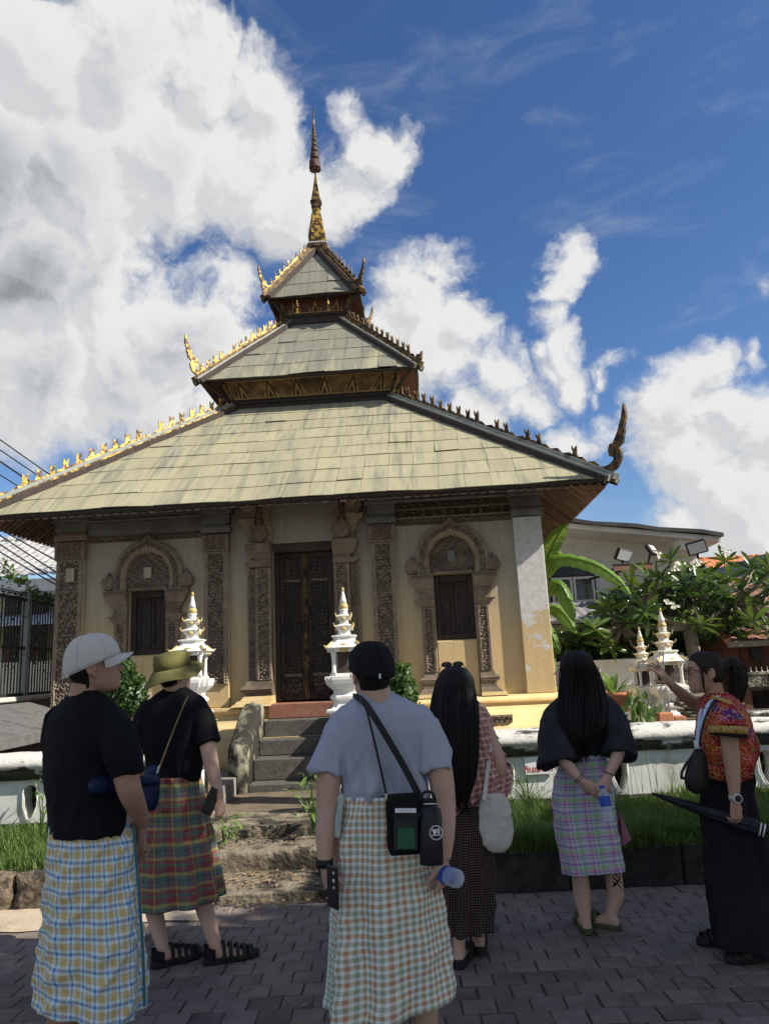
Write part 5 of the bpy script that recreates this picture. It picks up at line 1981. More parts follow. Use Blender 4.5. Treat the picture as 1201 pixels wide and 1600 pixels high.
b_ = atz(350, 1318, 0.23)
sprout(b_, 'small leafy sapling at the left side of the worn steps', 34, 0.24, 1, spread=1.3)
b_ = atz(490, 1300, 0.26)
sprout(b_, 'tall leafy weed at the right side of the worn steps', 60, 0.46, 2, spread=0.9)
b_ = atz(40, 1385, 0.10)
sprout(b_, 'tuft of pale leaves growing out of the rubble kerb at the left edge', 18, 0.13, 3, spread=1.6)
b_ = atz(20, 1330, 0.24)
sprout((b_.x, 6.85, 0.24), 'thin flowering weed standing before the low white wall at the left edge', 34, 0.50, 4, lm=leaf_mesh('sprout_leaf', 0.05, 0.012, m_leafpale, 4), spread=0.35)
b_ = at(822, 1240, 6.8)
sprout((b_.x, 6.75, 0.26), 'pale feathery weeds growing under the red lettered sign', 110, 0.36, 5, lm=leaf_mesh('sprout_leaf', 0.055, 0.012, m_leafpale, 4), spread=1.6)

# ================================================================ shade trees beside and behind the photographer
def tree(loc, height, spread, label, seed, n=16000, size=0.11, clumps=26, cz=0.62, flat=0.62):
    t = empty('shade_tree', tuple(loc), 0, label, 'tree', 'tall trees shading the path')
    r_ = np.random.default_rng(seed)
    cs, rs = [], []
    mm = M()
    mm.tube([(0, 0, 0), (0.15, 0.05, height * 0.25), (0.05, -0.1, height * 0.5)], [0.32, 0.24, 0.18], 12)
    for i in range(clumps):
        a = i * 2.4
        q = sqrt((i + 0.5) / clumps)
        c = Vector((spread * 0.8 * q * cos(a), spread * 0.8 * q * sin(a), height * cz + height * 0.26 * (1 - q) * r_.uniform(0.2, 1.0) + r_.uniform(-0.5, 0.5)))
        cs.append(c)
        k = r_.uniform(0.28, 0.40) * spread
        rs.append((k, k, k * flat))
        mm.tube([(0.05, -0.1, height * 0.45), tuple(c * 0.5 + Vector((0, 0, height * 0.22))), tuple(c)], [0.12, 0.07, 0.03], 6)
    mm.build('trunk', m_bark, t, smooth=True)
    crown('crown', cs, rs, n, size, m_leafmid, t, seed, shell=0.2)
    return t


def toward(x, y, z):
    """ground position of something at height z that shades the point x, y on the path"""
    return Vector((x + sun_dir.x / sun_dir.z * z, y + sun_dir.y / sun_dir.z * z, 0))


for k, (sx_, sy_, zz, sp__) in enumerate(((-1.6, 2.4, 6.3, 3.2), (1.9, 4.0, 6.3, 2.8), (4.4, 4.3, 6.0, 3.0), (-0.2, -1.5, 7.0, 4.0))):
    p_ = toward(sx_, sy_, zz)
    tree((p_.x, p_.y, 0), zz / 0.66, sp__, ['broad shade tree to the right of the path, outside the picture', 'second shade tree by the path to the right, outside the picture',
         'third shade tree further along the path on the right', 'large shade tree behind the photographer'][k], 60 + k, n=15000, size=0.12)

# ================================================================ left: iron fence, house
fa, fb = at(0, 1000, 10.0), at(82, 1000, 11.6)
fd = (Vector((fb.x, fb.y, 0)) - Vector((fa.x, fa.y, 0)))
flen = fd.length
fang = atan2(fd.y, fd.x)
zt_, zm_, zb_ = at(0, 930, 10.0).z, at(0, 1010, 10.0).z, at(0, 1087, 10.0).z
FE = empty('iron_fence', (fa.x, fa.y, 0.42), fang, 'black wrought iron fence with curled tops and creeper at the left edge', 'fence')
x0f, x1f = -2.6, flen + 1.6
zt2, zm2, zb2 = zt_ - 0.42, zm_ - 0.42, zb_ - 0.42
for z_ in (zt2, zm2, zb2):
    M().box(x0f, x1f, -0.02, 0.02, z_ - 0.025, z_ + 0.015).build('rail', m_iron, FE)
bar_me = M().tube([(0, 0, zb2), (0, 0, zt2)], 0.011, 6).mesh('bar')
bar_me.materials.append(m_iron)
ncurl = 0
xx = x0f + 0.06
while xx < x1f:
    o = bpy.data.objects.new('bar', bar_me)
    COL.objects.link(o)
    o.location = (xx, 0, 0)
    adopt(o, FE)
    xx += 0.088
cur_me = M()
pts = [(0.0 + 0.045 * (1 - i / 14) * cos(i * 0.55), 0, 0.06 + 0.045 * (1 - i / 14) * sin(i * 0.55)) for i in range(13)]
cur_me.tube(pts, 0.008, 5)
cur_me.tube([(-p[0] + 0.10, 0, p[2]) for p in pts], 0.008, 5)
cur_me = cur_me.mesh('scroll')
cur_me.materials.append(m_iron)
xx = x0f + 0.1
while xx < x1f:
    o = bpy.data.objects.new('scroll_top', cur_me)
    COL.objects.link(o)
    o.location = (xx, 0, zt2)
    adopt(o, FE)
    xx += 0.17
for q in (0.72, -1.3, 2.9):
    M().box(q - 0.035, q + 0.035, -0.05, 0.05, 0.7, zt2 + 0.10).build('fence_post', m_zinc, FE)
V_, F_ = leaf_cloud([(0.3, 0, 1.6), (1.0, 0, 1.75), (1.4, 0, 1.5), (0.1, 0, 2.2), (0.9, 0, 2.25), (1.5, 0, 2.1), (-0.6, 0, 1.9)], [(0.35, 0.04, 0.4)] * 7, 420, 0.022, np.random.default_rng(5))
npmesh('creeper', V_, F_, m_leafdark, FE)
FBW = empty('fence_base_wall', (fa.x, fa.y, 0.42), fang, 'grey and white stained wall under the black iron fence', 'wall')
M().box(x0f, x1f, -0.10, 0.14, 0, zb2 - 0.10).build('wall_body', m_cornice, FBW)
M().bev(x0f, x1f, -0.14, 0.16, zb2 - 0.098, zb2 - 0.03, 0.015).build('wall_cap', m_coping, FBW)
lg = at(30, 1118, 9.0)
m_ledge = surf('stained grey concrete', (0.10, 0.10, 0.098), (0.17, 0.168, 0.16), 3, 0.9, c3=(0.05, 0.05, 0.048), s3=3, t3=(0.5, 0.7))
LG = empty('concrete_ledge', (lg.x, lg.y, 0.42), fang - 0.1, 'sloping grey concrete ledge with a dark gap below it, left of the temple base', 'ledge')
M().add([(-3, -0.5, lg.z - 0.42 - 0.22), (1.25, -0.5, lg.z - 0.42 - 0.16), (1.25, 0.6, lg.z - 0.42 + 0.12), (-3, 0.6, lg.z - 0.42 + 0.10),
         (-3, -0.5, lg.z - 0.42 - 0.32), (1.25, -0.5, lg.z - 0.42 - 0.26), (1.25, 0.6, lg.z - 0.42 + 0.0), (-3, 0.6, lg.z - 0.42)],
        [(0, 1, 2, 3), (7, 6, 5, 4), (0, 4, 5, 1), (1, 5, 6, 2), (2, 6, 7, 3), (3, 7, 4, 0)]).build('ledge_slab', m_ledge, LG)
M().box(-2.9, 1.2, -0.1, 0.55, 0, lg.z - 0.42 - 0.15).build('ledge_support', m_kerb, LG)


def tiled_slope(x0, x1, y0, z0, y1, z1, px_, rows, mat, parent, name='roof_tiles', amp=0.03, flip=False):
    """corrugated tile courses on one slope, real relief; runs from eave (y0,z0) up to ridge (y1,z1)"""
    nu = int((x1 - x0) / px_ * 6)
    sub = 4
    u = np.linspace(x0, x1, nu)
    v = np.linspace(0, 1, rows * sub + 1)
    U, Vv = np.meshgrid(u, v, indexing='ij')
    L = sqrt((y1 - y0) ** 2 + (z1 - z0) ** 2)
    ny_, nz_ = -(z1 - z0) / L, (y1 - y0) / L
    fr_ = (Vv * rows) % 1.0
    h = amp * (0.5 + 0.5 * np.cos(U / px_ * 2 * pi)) ** 0.7 + amp * 1.2 * (1 - fr_)
    V = np.stack([U, y0 + (y1 - y0) * Vv + ny_ * h, z0 + (z1 - z0) * Vv + nz_ * abs(1) * h], -1).reshape(-1, 3)
    return tag(npmesh(name, V, grid_faces(nu, len(v)), mat, parent), kind='stuff')


m_tilew = surf('weathered pale tile', (0.50, 0.50, 0.49), (0.36, 0.36, 0.35), 4, 0.8, c3=(0.20, 0.20, 0.20), s3=5, t3=(0.5, 0.7))
m_cream = surf('cream render', (0.74, 0.68, 0.46), (0.80, 0.74, 0.54), 2, 0.85)
m_greyw = surf('pale grey render', (0.60, 0.60, 0.58), (0.68, 0.68, 0.66), 1.5, 0.85, c3=(0.40, 0.40, 0.385), s3=1.2, t3=(0.5, 0.8))
m_glass = surf('dark window glass', (0.035, 0.045, 0.055), (0.06, 0.075, 0.085), 2, 0.12, spec=0.6, bst=0)
m_blackroof = surf('black roof edge', (0.03, 0.03, 0.032), (0.06, 0.06, 0.06), 4, 0.7)
m_orange = surf('orange roof tile', (0.50, 0.17, 0.07), (0.62, 0.25, 0.11), 5, 0.7)
m_brtile = surf('red brown shingle', (0.22, 0.10, 0.07), (0.32, 0.17, 0.12), 6, 0.8, c3=(0.12, 0.10, 0.09), s3=3, t3=(0.5, 0.7))
m_redrail = surf('red painted rail', (0.30, 0.05, 0.05), (0.34, 0.07, 0.06), 5, 0.6)
m_bwtin = surf('bright tin awning', (0.60, 0.66, 0.74), (0.50, 0.55, 0.62), 3, 0.5)

ev, rg = at(40, 903, 16.0), at(40, 846, 19.0)
LH = empty('neighbour_house', (ev.x - 3, 16.9, 0), 0, 'cream neighbouring house under a pale grey tiled roof behind the iron fence', 'house')
ox_ = ev.x - 3
tiled_slope(-9, 4.9, 16.0 - 16.9, ev.z, 19.0 - 16.9, rg.z, 0.235, 12, m_tilew, LH, amp=0.035)
rc = M()
k = -9
while k < 4.9:
    rc.ell((k, 2.1, rg.z + 0.05), (0.20, 0.14, 0.11), 8, 6)
    k += 0.36
tag(rc.build('ridge_tile', m_tilew, LH), kind='stuff')
M().box(-9, 4.9, -0.86, -0.80, ev.z - 0.30, ev.z - 0.02).build('fascia', m_greyw, LH)
M().box(-9, 4.9, -0.79, 0.0, ev.z - 0.34, ev.z - 0.31).build('eave_soffit', m_greyw, LH)
M().box(-9, 4.9, 0.0, 4.0, 0, ev.z - 0.1).build('house_wall', m_cream, LH)
aw = at(40, 968, 15.9).z
M().box(-9, 4.9, -2.6, -2.45, 0, at(40, 1034, 14.3).z).build('front_wall', m_cream, LH)
M().add([(-9, -1.3, aw - 0.10), (4.9, -1.3, aw - 0.10), (4.9, -0.02, aw + 0.28), (-9, -0.02, aw + 0.28), (-9, -1.3, aw - 0.14), (4.9, -1.3, aw - 0.14), (4.9, -0.02, aw + 0.24), (-9, -0.02, aw + 0.24)],
        [(0, 1, 2, 3), (7, 6, 5, 4), (0, 4, 5, 1), (1, 5, 6, 2), (2, 6, 7, 3), (3, 7, 4, 0)]).build('awning', m_bwtin, LH)
M().box(-0.6, 0.9, -0.06, -0.003, aw + 0.35, ev.z - 0.5).build('window', m_glass, LH)
for q in (2.4, 3.0):
    M().box(q, q + 0.25, -0.5, -0.3, 0, ev.z - 0.35).build('post', m_darkwood, LH)
M().box(-9, 4.9, -1.55, -1.50, at(40, 1050, 15.3).z - 0.06, at(40, 1050, 15.3).z + 0.02).build('red_rail', m_redrail, LH)
q = -8.8
while q < 4.8:
    M().box(q, q + 0.05, -1.55, -1.50, 0.6, at(40, 1005, 15.3).z).build('red_post', m_redrail, LH)
    q += 0.62
# creeper on the fence top
for k, (x_, y_, rr_) in enumerate(((15, 895, 16), (30, 905, 12), (44, 915, 14), (60, 925, 12), (5, 880, 10))):
    pass
cv = at(38, 912, 12.5)
CR = empty('overhanging_branch', (cv.x, cv.y, 0.42), 0, 'thin leafy branch reaching in front of the pale tiled roof at the left edge', 'branch')
cs = [at(x_, y_, 12.5) - Vector((cv.x, cv.y, 0.42)) for x_, y_ in ((2, 880), (14, 892), (24, 902), (36, 908), (48, 922), (62, 928), (74, 935))]
crown('leaf_spray', cs, [(0.13, 0.1, 0.09)] * len(cs), 210, 0.045, m_leafmid, CR, 4)
M().tube([tuple(c) for c in [at(-60, 860, 12.5) - Vector((cv.x, cv.y, 0.42))] + cs], 0.012, 5).build('twig', m_bark, CR)
M().tube([(cs[0].x - 0.9, 0, 0), (cs[0].x - 0.8, 0, 2.0), tuple(at(-60, 860, 12.5) - Vector((cv.x, cv.y, 0.42)))], [0.05, 0.03, 0.015], 6).build('trunk', m_bark, CR)

# overhead cables
for k, (a_, b_) in enumerate((((0, 683), (110, 762)), ((0, 699), (110, 775)), ((0, 717), (110, 792)), ((0, 738), (110, 808)), ((0, 822), (88, 874)), ((0, 832), (88, 892)), ((0, 846), (88, 905)), ((0, 858), (88, 912)))):
    Y_ = 15.0 if k < 4 else 13.6
    A_, B_ = at(a_[0], a_[1], Y_), at(b_[0], b_[1], Y_ + 0.8)
    d = B_ - A_
    P0, P1 = A_ - d * 3.0, B_ + d * 1.6
    pts = []
    for i in range(13):
        t = i / 12
        q = P0 + (P1 - P0) * t
        q.z -= 0.25 * (1 - (2 * t - 1) ** 2) * 0.6 - 0.10
        pts.append(tuple(q))
    c_ = M().tube(pts, 0.014 if k != 2 else 0.02, 6).build('overhead_cable', m_cable)
    tag(c_, ['highest of the black overhead cables left of the roof', 'second black overhead cable from the top, left of the roof', 'third and thickest black overhead cable left of the roof',
             'lowest black overhead cable passing above the eave', 'highest black cable crossing the gap under the left eave', 'second cable crossing in front of the pale tiled roof',
             'third cable crossing in front of the pale tiled roof', 'lowest cable crossing in front of the pale tiled roof'][k], 'cable', 'overhead cables at the left')

# ================================================================ right: white house, floodlights, roofs behind
ra, rb = at(820, 806, 15.3), at(1128, 833, 15.3)
RH = empty('white_house', (rb.x - 2, 16.2, 0), 0, 'pale grey two storey house with a low black edged roof behind the banana plant', 'house')
hx, hy = rb.x - 2, 16.2
wl2, wr2 = at(820, 850, 16.2).x - hx, at(1092, 880, 16.2).x - hx
zl, zr = ra.z, rb.z
sl_ = (zr - zl) / (rb.x - ra.x)


def zroof(x):
    return zr + (x - (rb.x - hx)) * sl_


M().add([(wl2 - 2, 0, 0), (wr2, 0, 0), (wr2, 0, zroof(wr2) - 0.12), (wl2 - 2, 0, zroof(wl2 - 2) - 0.12), (wl2 - 2, 7, 0), (wr2, 7, 0), (wr2, 7, zroof(wr2) - 0.12), (wl2 - 2, 7, zroof(wl2 - 2) - 0.12)],
        [(0, 1, 2, 3), (7, 6, 5, 4), (0, 4, 5, 1), (1, 5, 6, 2), (2, 6, 7, 3), (3, 7, 4, 0)]).build('house_wall', m_greyw, RH, fix=True)
x_a, x_b = wl2 - 2.3, rb.x - hx
mm = M()
n = 14
rings = []
for i in range(n + 1):
    x_ = x_a + (x_b - x_a) * i / n
    j_ = 0.02 * sin(i * 2.1)
    z_ = zroof(x_) + j_
    rings.append([(x_, -0.95, z_ - 0.06), (x_, -0.95, z_ + 0.02), (x_, 7.5, z_ + 0.5), (x_, 7.5, z_ + 0.40)])
mm.loft(rings, True).build('roof', m_blackroof, RH)
mm = M()
mm.loft([[(x_, -0.85, zroof(x_) - 0.17), (x_, -0.85, zroof(x_) - 0.065), (x_, -0.003, zroof(x_) - 0.065), (x_, -0.003, zroof(x_) - 0.21)] for x_ in (x_a, wr2 + 0.15)], True).build('boxed_eave', m_greyw, RH)
# window
wz0, wz1 = at(890, 942, 16.2).z, at(890, 882, 16.2).z
wx0, wx1 = at(858, 900, 16.2).x - hx, at(926, 900, 16.2).x - hx
M().box(wx0 - 0.03, wx1 + 0.03, -0.04, -0.002, wz0 - 0.03, wz1 + 0.03).build('window', m_darkwood, RH)
tz = wz0 + (wz1 - wz0) * 0.66
m_alu = surf('grey window frame', (0.58, 0.58, 0.59), (0.66, 0.66, 0.67), 4, 0.6)
for (a_, b_) in ((wx0 + 0.01, (wx0 + wx1) / 2 - 0.01), ((wx0 + wx1) / 2 + 0.01, wx1 - 0.01)):
    M().box(a_, b_, -0.055, -0.042, wz0, tz).build('pane', m_glass, RH)
    M().box(a_, b_, -0.055, -0.042, tz + 0.04, wz1).build('pane', m_glass, RH)
    f_ = M()
    for (p0, p1, q0, q1) in ((a_, a_ + 0.05, wz0, tz), (b_ - 0.05, b_, wz0, tz), (a_ + 0.05, b_ - 0.05, wz0, wz0 + 0.05), (a_ + 0.05, b_ - 0.05, tz - 0.05, tz)):
        f_.box(p0, p1, -0.075, -0.056, q0, q1)
    f_.build('sash', m_alu, RH)
# floodlights and a white wall speaker
m_lampface = surf('floodlight glass', (0.62, 0.64, 0.66), (0.70, 0.71, 0.72), 3, 0.2, spec=0.6, bst=0)
for k, (x_, y_, rz_, tl_, s_) in enumerate(((975, 868, 0.35, 0.5, 0.78), (1020, 858, 0.9, -0.5, 0.72), (1088, 856, -0.35, 0.35, 0.82))):
    p_ = at(x_, y_, 14.9)
    t = empty('floodlight', tuple(p_), rz_, ['black floodlight above the red brown board, leftmost of three', 'small floodlight turned sideways, middle of three', 'large floodlight near the roof corner, rightmost of three'][k],
              'floodlight', 'floodlights on the white house')
    Rm = Matrix.Rotation(tl_, 4, 'X') @ Matrix.Rotation(0.2 * (1 - k), 4, 'Y')
    bd = M().bev(-0.24 * s_, 0.24 * s_, 0.0, 0.10 * s_, -0.17 * s_, 0.17 * s_, 0.02)
    for z_ in np.linspace(-0.13, 0.13, 6):
        bd.box(-0.2 * s_, 0.2 * s_, 0.10 * s_, 0.13 * s_, z_ * s_, z_ * s_ + 0.015)
    fc = M().box(-0.20 * s_, 0.20 * s_, -0.008, -0.001, -0.13 * s_, 0.13 * s_)
    for m__, nm, mt in ((bd, 'lamp_housing', m_iron), (fc, 'lamp_glass', m_lampface)):
        m__.v = [tuple(Rm @ Vector(v)) for v in m__.v]
        m__.build(nm, mt, t)
    M().tube([(0, 0.08, -0.1), (0, 0.15, -0.30), (0, 1.25, -0.32)], 0.025, 6).build('lamp_arm', m_iron, t)
p_ = at(1065, 845, 15.6)
t = empty('wall_speaker', tuple(p_), 0.3, 'small white box speaker under the roof edge of the white house', 'speaker')
M().bev(-0.14, 0.14, -0.12, 0.12, -0.20, 0.20, 0.02).build('speaker_box', m_signw, t)
M().bev(-0.10, 0.10, -0.135, -0.121, -0.15, 0.15, 0.01).build('speaker_grille', m_alu, t)
p_ = at(985, 884, 14.9)
t = empty('roof_board', tuple(p_), 0, 'dark red brown board carrying the leftmost floodlight', 'board')
M().box(-0.35, 0.42, -0.02, 0.03, -0.09, 0.02).build('board_panel', m_brtile, t)
M().box(-0.37, 0.44, -0.03, 0.04, 0.021, 0.045).build('board_rail', m_iron, t)
for q in (-0.3, 0.35):
    M().box(q, q + 0.04, -0.015, 0.025, -p_.z + 0.42, -0.095).build('board_post', m_iron, t)
# lean-to tiles against the white house
a_, b_ = at(905, 972, 14.2), at(905, 944, 15.4)
LT = empty('lean_to_roof', (a_.x, 14.2, 0), 0, 'small dark grey tiled lean-to roof below the window of the white house', 'roof')
tiled_slope(-2.2, 0.9, 0, a_.z, 1.3, b_.z, 0.20, 6, m_tilegrey if 'm_tilegrey' in globals() else surf('dark grey tile', (0.16, 0.16, 0.17), (0.26, 0.26, 0.27), 4, 0.8), LT)
M().box(-2.2, 0.9, 0.02, 0.07, a_.z - 0.12, a_.z - 0.01).build('fascia', m_darkwood, LT)
for q in (-2.0, 0.75):
    M().box(q, q + 0.1, 0.1, 0.2, 0.4, a_.z - 0.02).build('post', m_darkwood, LT)
# shaded garden wall behind the shrines
a_ = at(965, 1030, 11.6)
GWl = empty('garden_wall', (a_.x, 11.6, 0.42), 0, 'grey garden wall in dappled shade behind the strap leaved pot plant', 'wall')
M().box(-1.6, 1.1, 0, 0.15, 0, a_.z - 0.42).build('wall_body', m_greyw, GWl)
for k in range(4):
    M().bev(0.55 + 0.11 * k, 0.65 + 0.11 * k, -0.1, -0.04, 0, a_.z - 0.42 + 0.05, 0.01).build('timber_post', m_bark, GWl)
# orange roof house far right
a_, b_ = at(1150, 925, 26), at(1150, 872, 29)
OH = empty('orange_roofed_house', (a_.x, 26.6, 0), 0, 'house with a bright orange tiled roof beyond the frangipani', 'house')
tiled_slope(-1.7, 3.6, -0.6, a_.z, 2.4, b_.z, 0.22, 12, m_orange, OH)
rc = M()
for k in range(20):
    rc.ell((-1.7 + 0.28 * k, 2.42, b_.z + 0.04), (0.16, 0.12, 0.08), 8, 5)
tag(rc.build('ridge_tile', m_orange, OH), kind='stuff')
M().box(-1.6, 3.5, 0, 4.5, 0, a_.z + 0.1).build('house_wall', m_greyw, OH)
# grey tiled gable
a_ = at(1160, 905, 21)
b_ = at(1202, 866, 21)
GH = empty('grey_gabled_house', (b_.x, 21.5, 0), 0, 'house with a dark grey tiled gable edge at the right edge of the picture', 'house')
dx_ = a_.x - b_.x
mm = M()
for i in range(16):
    t0, t1 = i / 16, (i + 1.15) / 16
    mm.bev(dx_ * 1.25 * t1, dx_ * 1.25 * t0, -0.5, 4.0, b_.z + (a_.z - b_.z) * 1.25 * t1 - 0.04, b_.z + (a_.z - b_.z) * 1.25 * t1 + 0.10, 0.02)
for i in range(16):
    t0, t1 = i / 16, (i + 1.15) / 16
    mm.bev(-dx_ * 1.25 * t0, -dx_ * 1.25 * t1, -0.5, 4.0, b_.z + (a_.z - b_.z) * 1.25 * t1 - 0.04, b_.z + (a_.z - b_.z) * 1.25 * t1 + 0.10, 0.02)
tag(mm.build('roof_tiles', surf('charcoal tile', (0.10, 0.11, 0.13), (0.17, 0.18, 0.20), 6, 0.7), GH), kind='stuff')
M().add([(dx_ * 1.2, -0.2, 0), (-dx_ * 1.2, -0.2, 0), (-dx_ * 1.2, -0.2, a_.z - 0.25), (0, -0.2, b_.z - 0.15), (dx_ * 1.2, -0.2, a_.z - 0.25),
         (dx_ * 1.2, 3.8, 0), (-dx_ * 1.2, 3.8, 0), (-dx_ * 1.2, 3.8, a_.z - 0.25), (0, 3.8, b_.z - 0.15), (dx_ * 1.2, 3.8, a_.z - 0.25)],
        [(0, 1, 2, 3, 4), (9, 8, 7, 6, 5), (0, 5, 6, 1), (1, 6, 7, 2), (2, 7, 8, 3), (3, 8, 9, 4), (4, 9, 5, 0)]).build('gable_wall', m_cornice, GH)
# brown roof + teak pavilion
a_, b_ = at(1180, 955, 15.0), at(1180, 905, 17.0)
BR = empty('brown_roofed_hall', (a_.x, 15.6, 0), 0, 'weathered brown tiled roof partly hidden by the frangipani at the right edge', 'house')
tiled_slope(-0.9, 4.5, -0.6, a_.z, 1.4, b_.z, 0.24, 10, m_brtile, BR)
M().box(-0.8, 4.4, 0, 3.2, 0, a_.z).build('hall_wall', m_teak, BR)
a_, b_ = at(1170, 1003, 11.6), at(1170, 976, 12.7)
TP = empty('teak_pavilion', (a_.x, 12.1, 0.42), 0, 'dark red teak pavilion with a shingled roof and a carved rail at the right edge', 'pavilion')
dz_ = 0.42
lx0 = at(1136, 1003, 11.6).x - a_.x
tiled_slope(lx0 + 0.0, 4.0, -0.5, a_.z - dz_, 0.6, b_.z - dz_, 0.18, 5, m_brtile, TP, amp=0.02)
M().bev(lx0 - 0.02, 4.0, -0.56, -0.50, a_.z - dz_ - 0.07, a_.z - dz_ + 0.02, 0.01).build('fascia', m_bark, TP)
M().tube([(lx0, -0.52, a_.z - dz_ + 0.02), (lx0 + 0.25, 0.6, b_.z - dz_ + 0.06)], 0.05, 8).build('hip_ridge', m_terra, TP)
wx = at(1128, 1050, 12.1).x - a_.x
M().box(wx, 4.0, 0.0, 3.0, at(1170, 1078, 12.1).z - dz_, a_.z - dz_ + 0.05).build('teak_wall', m_teak, TP)
for k in range(14):
    M().bev(wx + 0.02 + 0.30 * k, wx + 0.04 + 0.30 * k, -0.025, -0.002, at(1170, 1078, 12.1).z - dz_, a_.z - dz_, 0.004).build('wall_batten', m_teak, TP)
M().box(at(1170, 1020, 12.1).x - a_.x, at(1190, 1020, 12.1).x - a_.x, -0.03, -0.003, at(1170, 1032, 12.1).z - dz_, at(1170, 1006, 12.1).z - dz_).build('window', m_iron, TP)
rz0, rz1 = at(1180, 1074, 11.7).z - dz_, at(1180, 1055, 11.7).z - dz_
rx = at(1152, 1060, 11.7).x - a_.x
relief('carved_rail', m_balu, TP, rx, 4.0, rz0, rz1, -0.40, 0.03, 0.09, 0.02)
M().bev(rx, 4.0, -0.43, -0.36, rz1 + 0.002, rz1 + 0.05, 0.008).build('rail_cap', m_balu, TP)
sk = M()
k = rx + 0.05
while k < 3.9:
    sk.tube([(k, -0.39, rz1 + 0.05), (k, -0.39, rz1 + 0.13)], [0.014, 0.004], 5)
    k += 0.085
tag(sk.build('rail_spike', m_shrine, TP), kind='stuff')
M().box(rx, 4.0, -0.36, 0.0, rz0 - 0.05, rz0 - 0.003).build('floor_edge', m_darkwood, TP)
for q in (rx + 0.1, rx + 0.75, rx + 1.5):
    M().box(q, q + 0.12, -0.3, -0.18, 0, rz0 - 0.052).build('post', m_teak, TP)
M().box(rx - 0.3, 4.0, 0.5, 0.6, 0, rz0).build('undercroft_wall', m_kerb, TP)
# low grey tiled shed roof in between
a_, b_ = at(1105, 1010, 13.2), at(1105, 985, 14.2)
SH = empty('shed_roof', (a_.x, 13.2, 0.42), 0, 'low dark shingled shed roof between the frangipani trunk and the teak pavilion', 'roof')
tiled_slope(-0.9, 0.45, 0, a_.z - .42, 1.0, b_.z - .42, 0.15, 5, m_bark, SH, amp=0.02)
M().box(-0.8, 0.4, 0.3, 1.2, 0, a_.z - .42).build('shed_wall', m_teak, SH)

# trees closing the view behind the court
def back_tree(px, Y, h, sp, label, seed):
    p_ = at(px, 1000, Y)
    t = empty('background_tree', (p_.x, Y, 0.2), 0, label, 'tree', 'trees far behind the houses')
    r_ = np.random.default_rng(seed)
    cs = [(r_.normal() * sp * 0.4, r_.normal() * sp * 0.3, h * 0.6 + r_.normal() * h * 0.12) for _ in range(16)]
    crown('crown', cs, [(sp * 0.35, sp * 0.35, h * 0.18)] * 16, 5000, 0.16, m_leafdark, t, seed)
    M().tube([(0, 0, 0), (0.1, 0, h * 0.35), (0, 0, h * 0.6)], [0.25, 0.2, 0.1], 8).build('trunk', m_bark, t)


back_tree(1000, 13.8, 2.6, 1.3, 'dark tree mass directly behind the frangipani', 33)
back_tree(1090, 15.0, 2.8, 1.2, 'dark tree mass behind the frangipani trunk', 34)
back_tree(-160, 24, 6.0, 4.0, 'tree left of the neighbouring house, outside the picture', 35)
back_tree(1500, 24, 6.5, 4.0, 'tree far to the right of the teak pavilion, outside the picture', 36)

# ================================================================ PEOPLE
def skin_mat(name, c1, c2):
    m, t, b = new_mat(name, 0.55, spec=0.35)
    oc = t.node('ShaderNodeTexCoord').outputs['Object']
    t.link(t.mix(t.noise(oc, 14, 4), c1, c2), b.inputs['Base Color'])
    b.inputs['Subsurface Weight'].default_value = 0.06
    b.inputs['Subsurface Radius'].default_value = (0.02, 0.008, 0.004)
    bump(t, b, t.noise(oc, 180, 3), 0.12, 0.002)
    return m


m_skin = skin_mat('skin light', (0.50, 0.31, 0.225), (0.57, 0.37, 0.28))
m_skinA = skin_mat('skin tan', (0.36, 0.20, 0.135), (0.43, 0.25, 0.175))
m_skinF = skin_mat('skin warm', (0.40, 0.235, 0.155), (0.46, 0.28, 0.19))


def cloth_mat(name, c1, c2, rough=0.9, weave=420, st=0.5, wr=8, sheen=0.0):
    m, t, b = new_mat(name, rough, spec=0.15)
    oc = t.node('ShaderNodeTexCoord').outputs['Object']
    t.link(t.mix(t.noise(oc, 5, 5), c1, c2), b.inputs['Base Color'])
    h = t.math('ADD', t.math('MULTIPLY', t.noise(oc, weave, 2), 0.25), t.math('MULTIPLY', t.noise(t.mapping(oc, (1, 1, 0.45)), wr, 4, 0.6, 0.4), 1.0))
    bump(t, b, h, st, 0.02)
    return m


m_blackT = cloth_mat('black cotton', (0.0062, 0.0065, 0.008), (0.010, 0.0105, 0.013))
m_greyT = cloth_mat('heather grey cotton', (0.37, 0.39, 0.47), (0.43, 0.45, 0.53))
m_blackC = cloth_mat('black cloth', (0.010, 0.010, 0.011), (0.018, 0.018, 0.02))
m_blouse = cloth_mat('sheer black blouse', (0.020, 0.022, 0.026), (0.034, 0.036, 0.042), 0.75)
m_cream = cloth_mat('canvas', (0.58, 0.55, 0.49), (0.64, 0.61, 0.55))
m_capw = cloth_mat('cream cotton cap', (0.56, 0.53, 0.48), (0.62, 0.59, 0.54))
m_olive = cloth_mat('olive cotton', (0.135, 0.125, 0.045), (0.175, 0.16, 0.062))
m_navy = cloth_mat('navy nylon', (0.007, 0.014, 0.045), (0.012, 0.023, 0.07), 0.5, wr=22, st=0.4)
m_rubber = surf('black rubber', (0.012, 0.012, 0.012), (0.02, 0.02, 0.02), 20, 0.7)
m_olrub = surf('olive rubber', (0.055, 0.07, 0.035), (0.07, 0.085, 0.04), 20, 0.7)
m_phone = surf('black gloss', (0.01, 0.01, 0.012), (0.014, 0.014, 0.016), 20, 0.25, spec=0.6, bst=0)
m_whitep = surf('white plastic', (0.75, 0.75, 0.76), (0.70, 0.70, 0.71), 20, 0.4, bst=0)
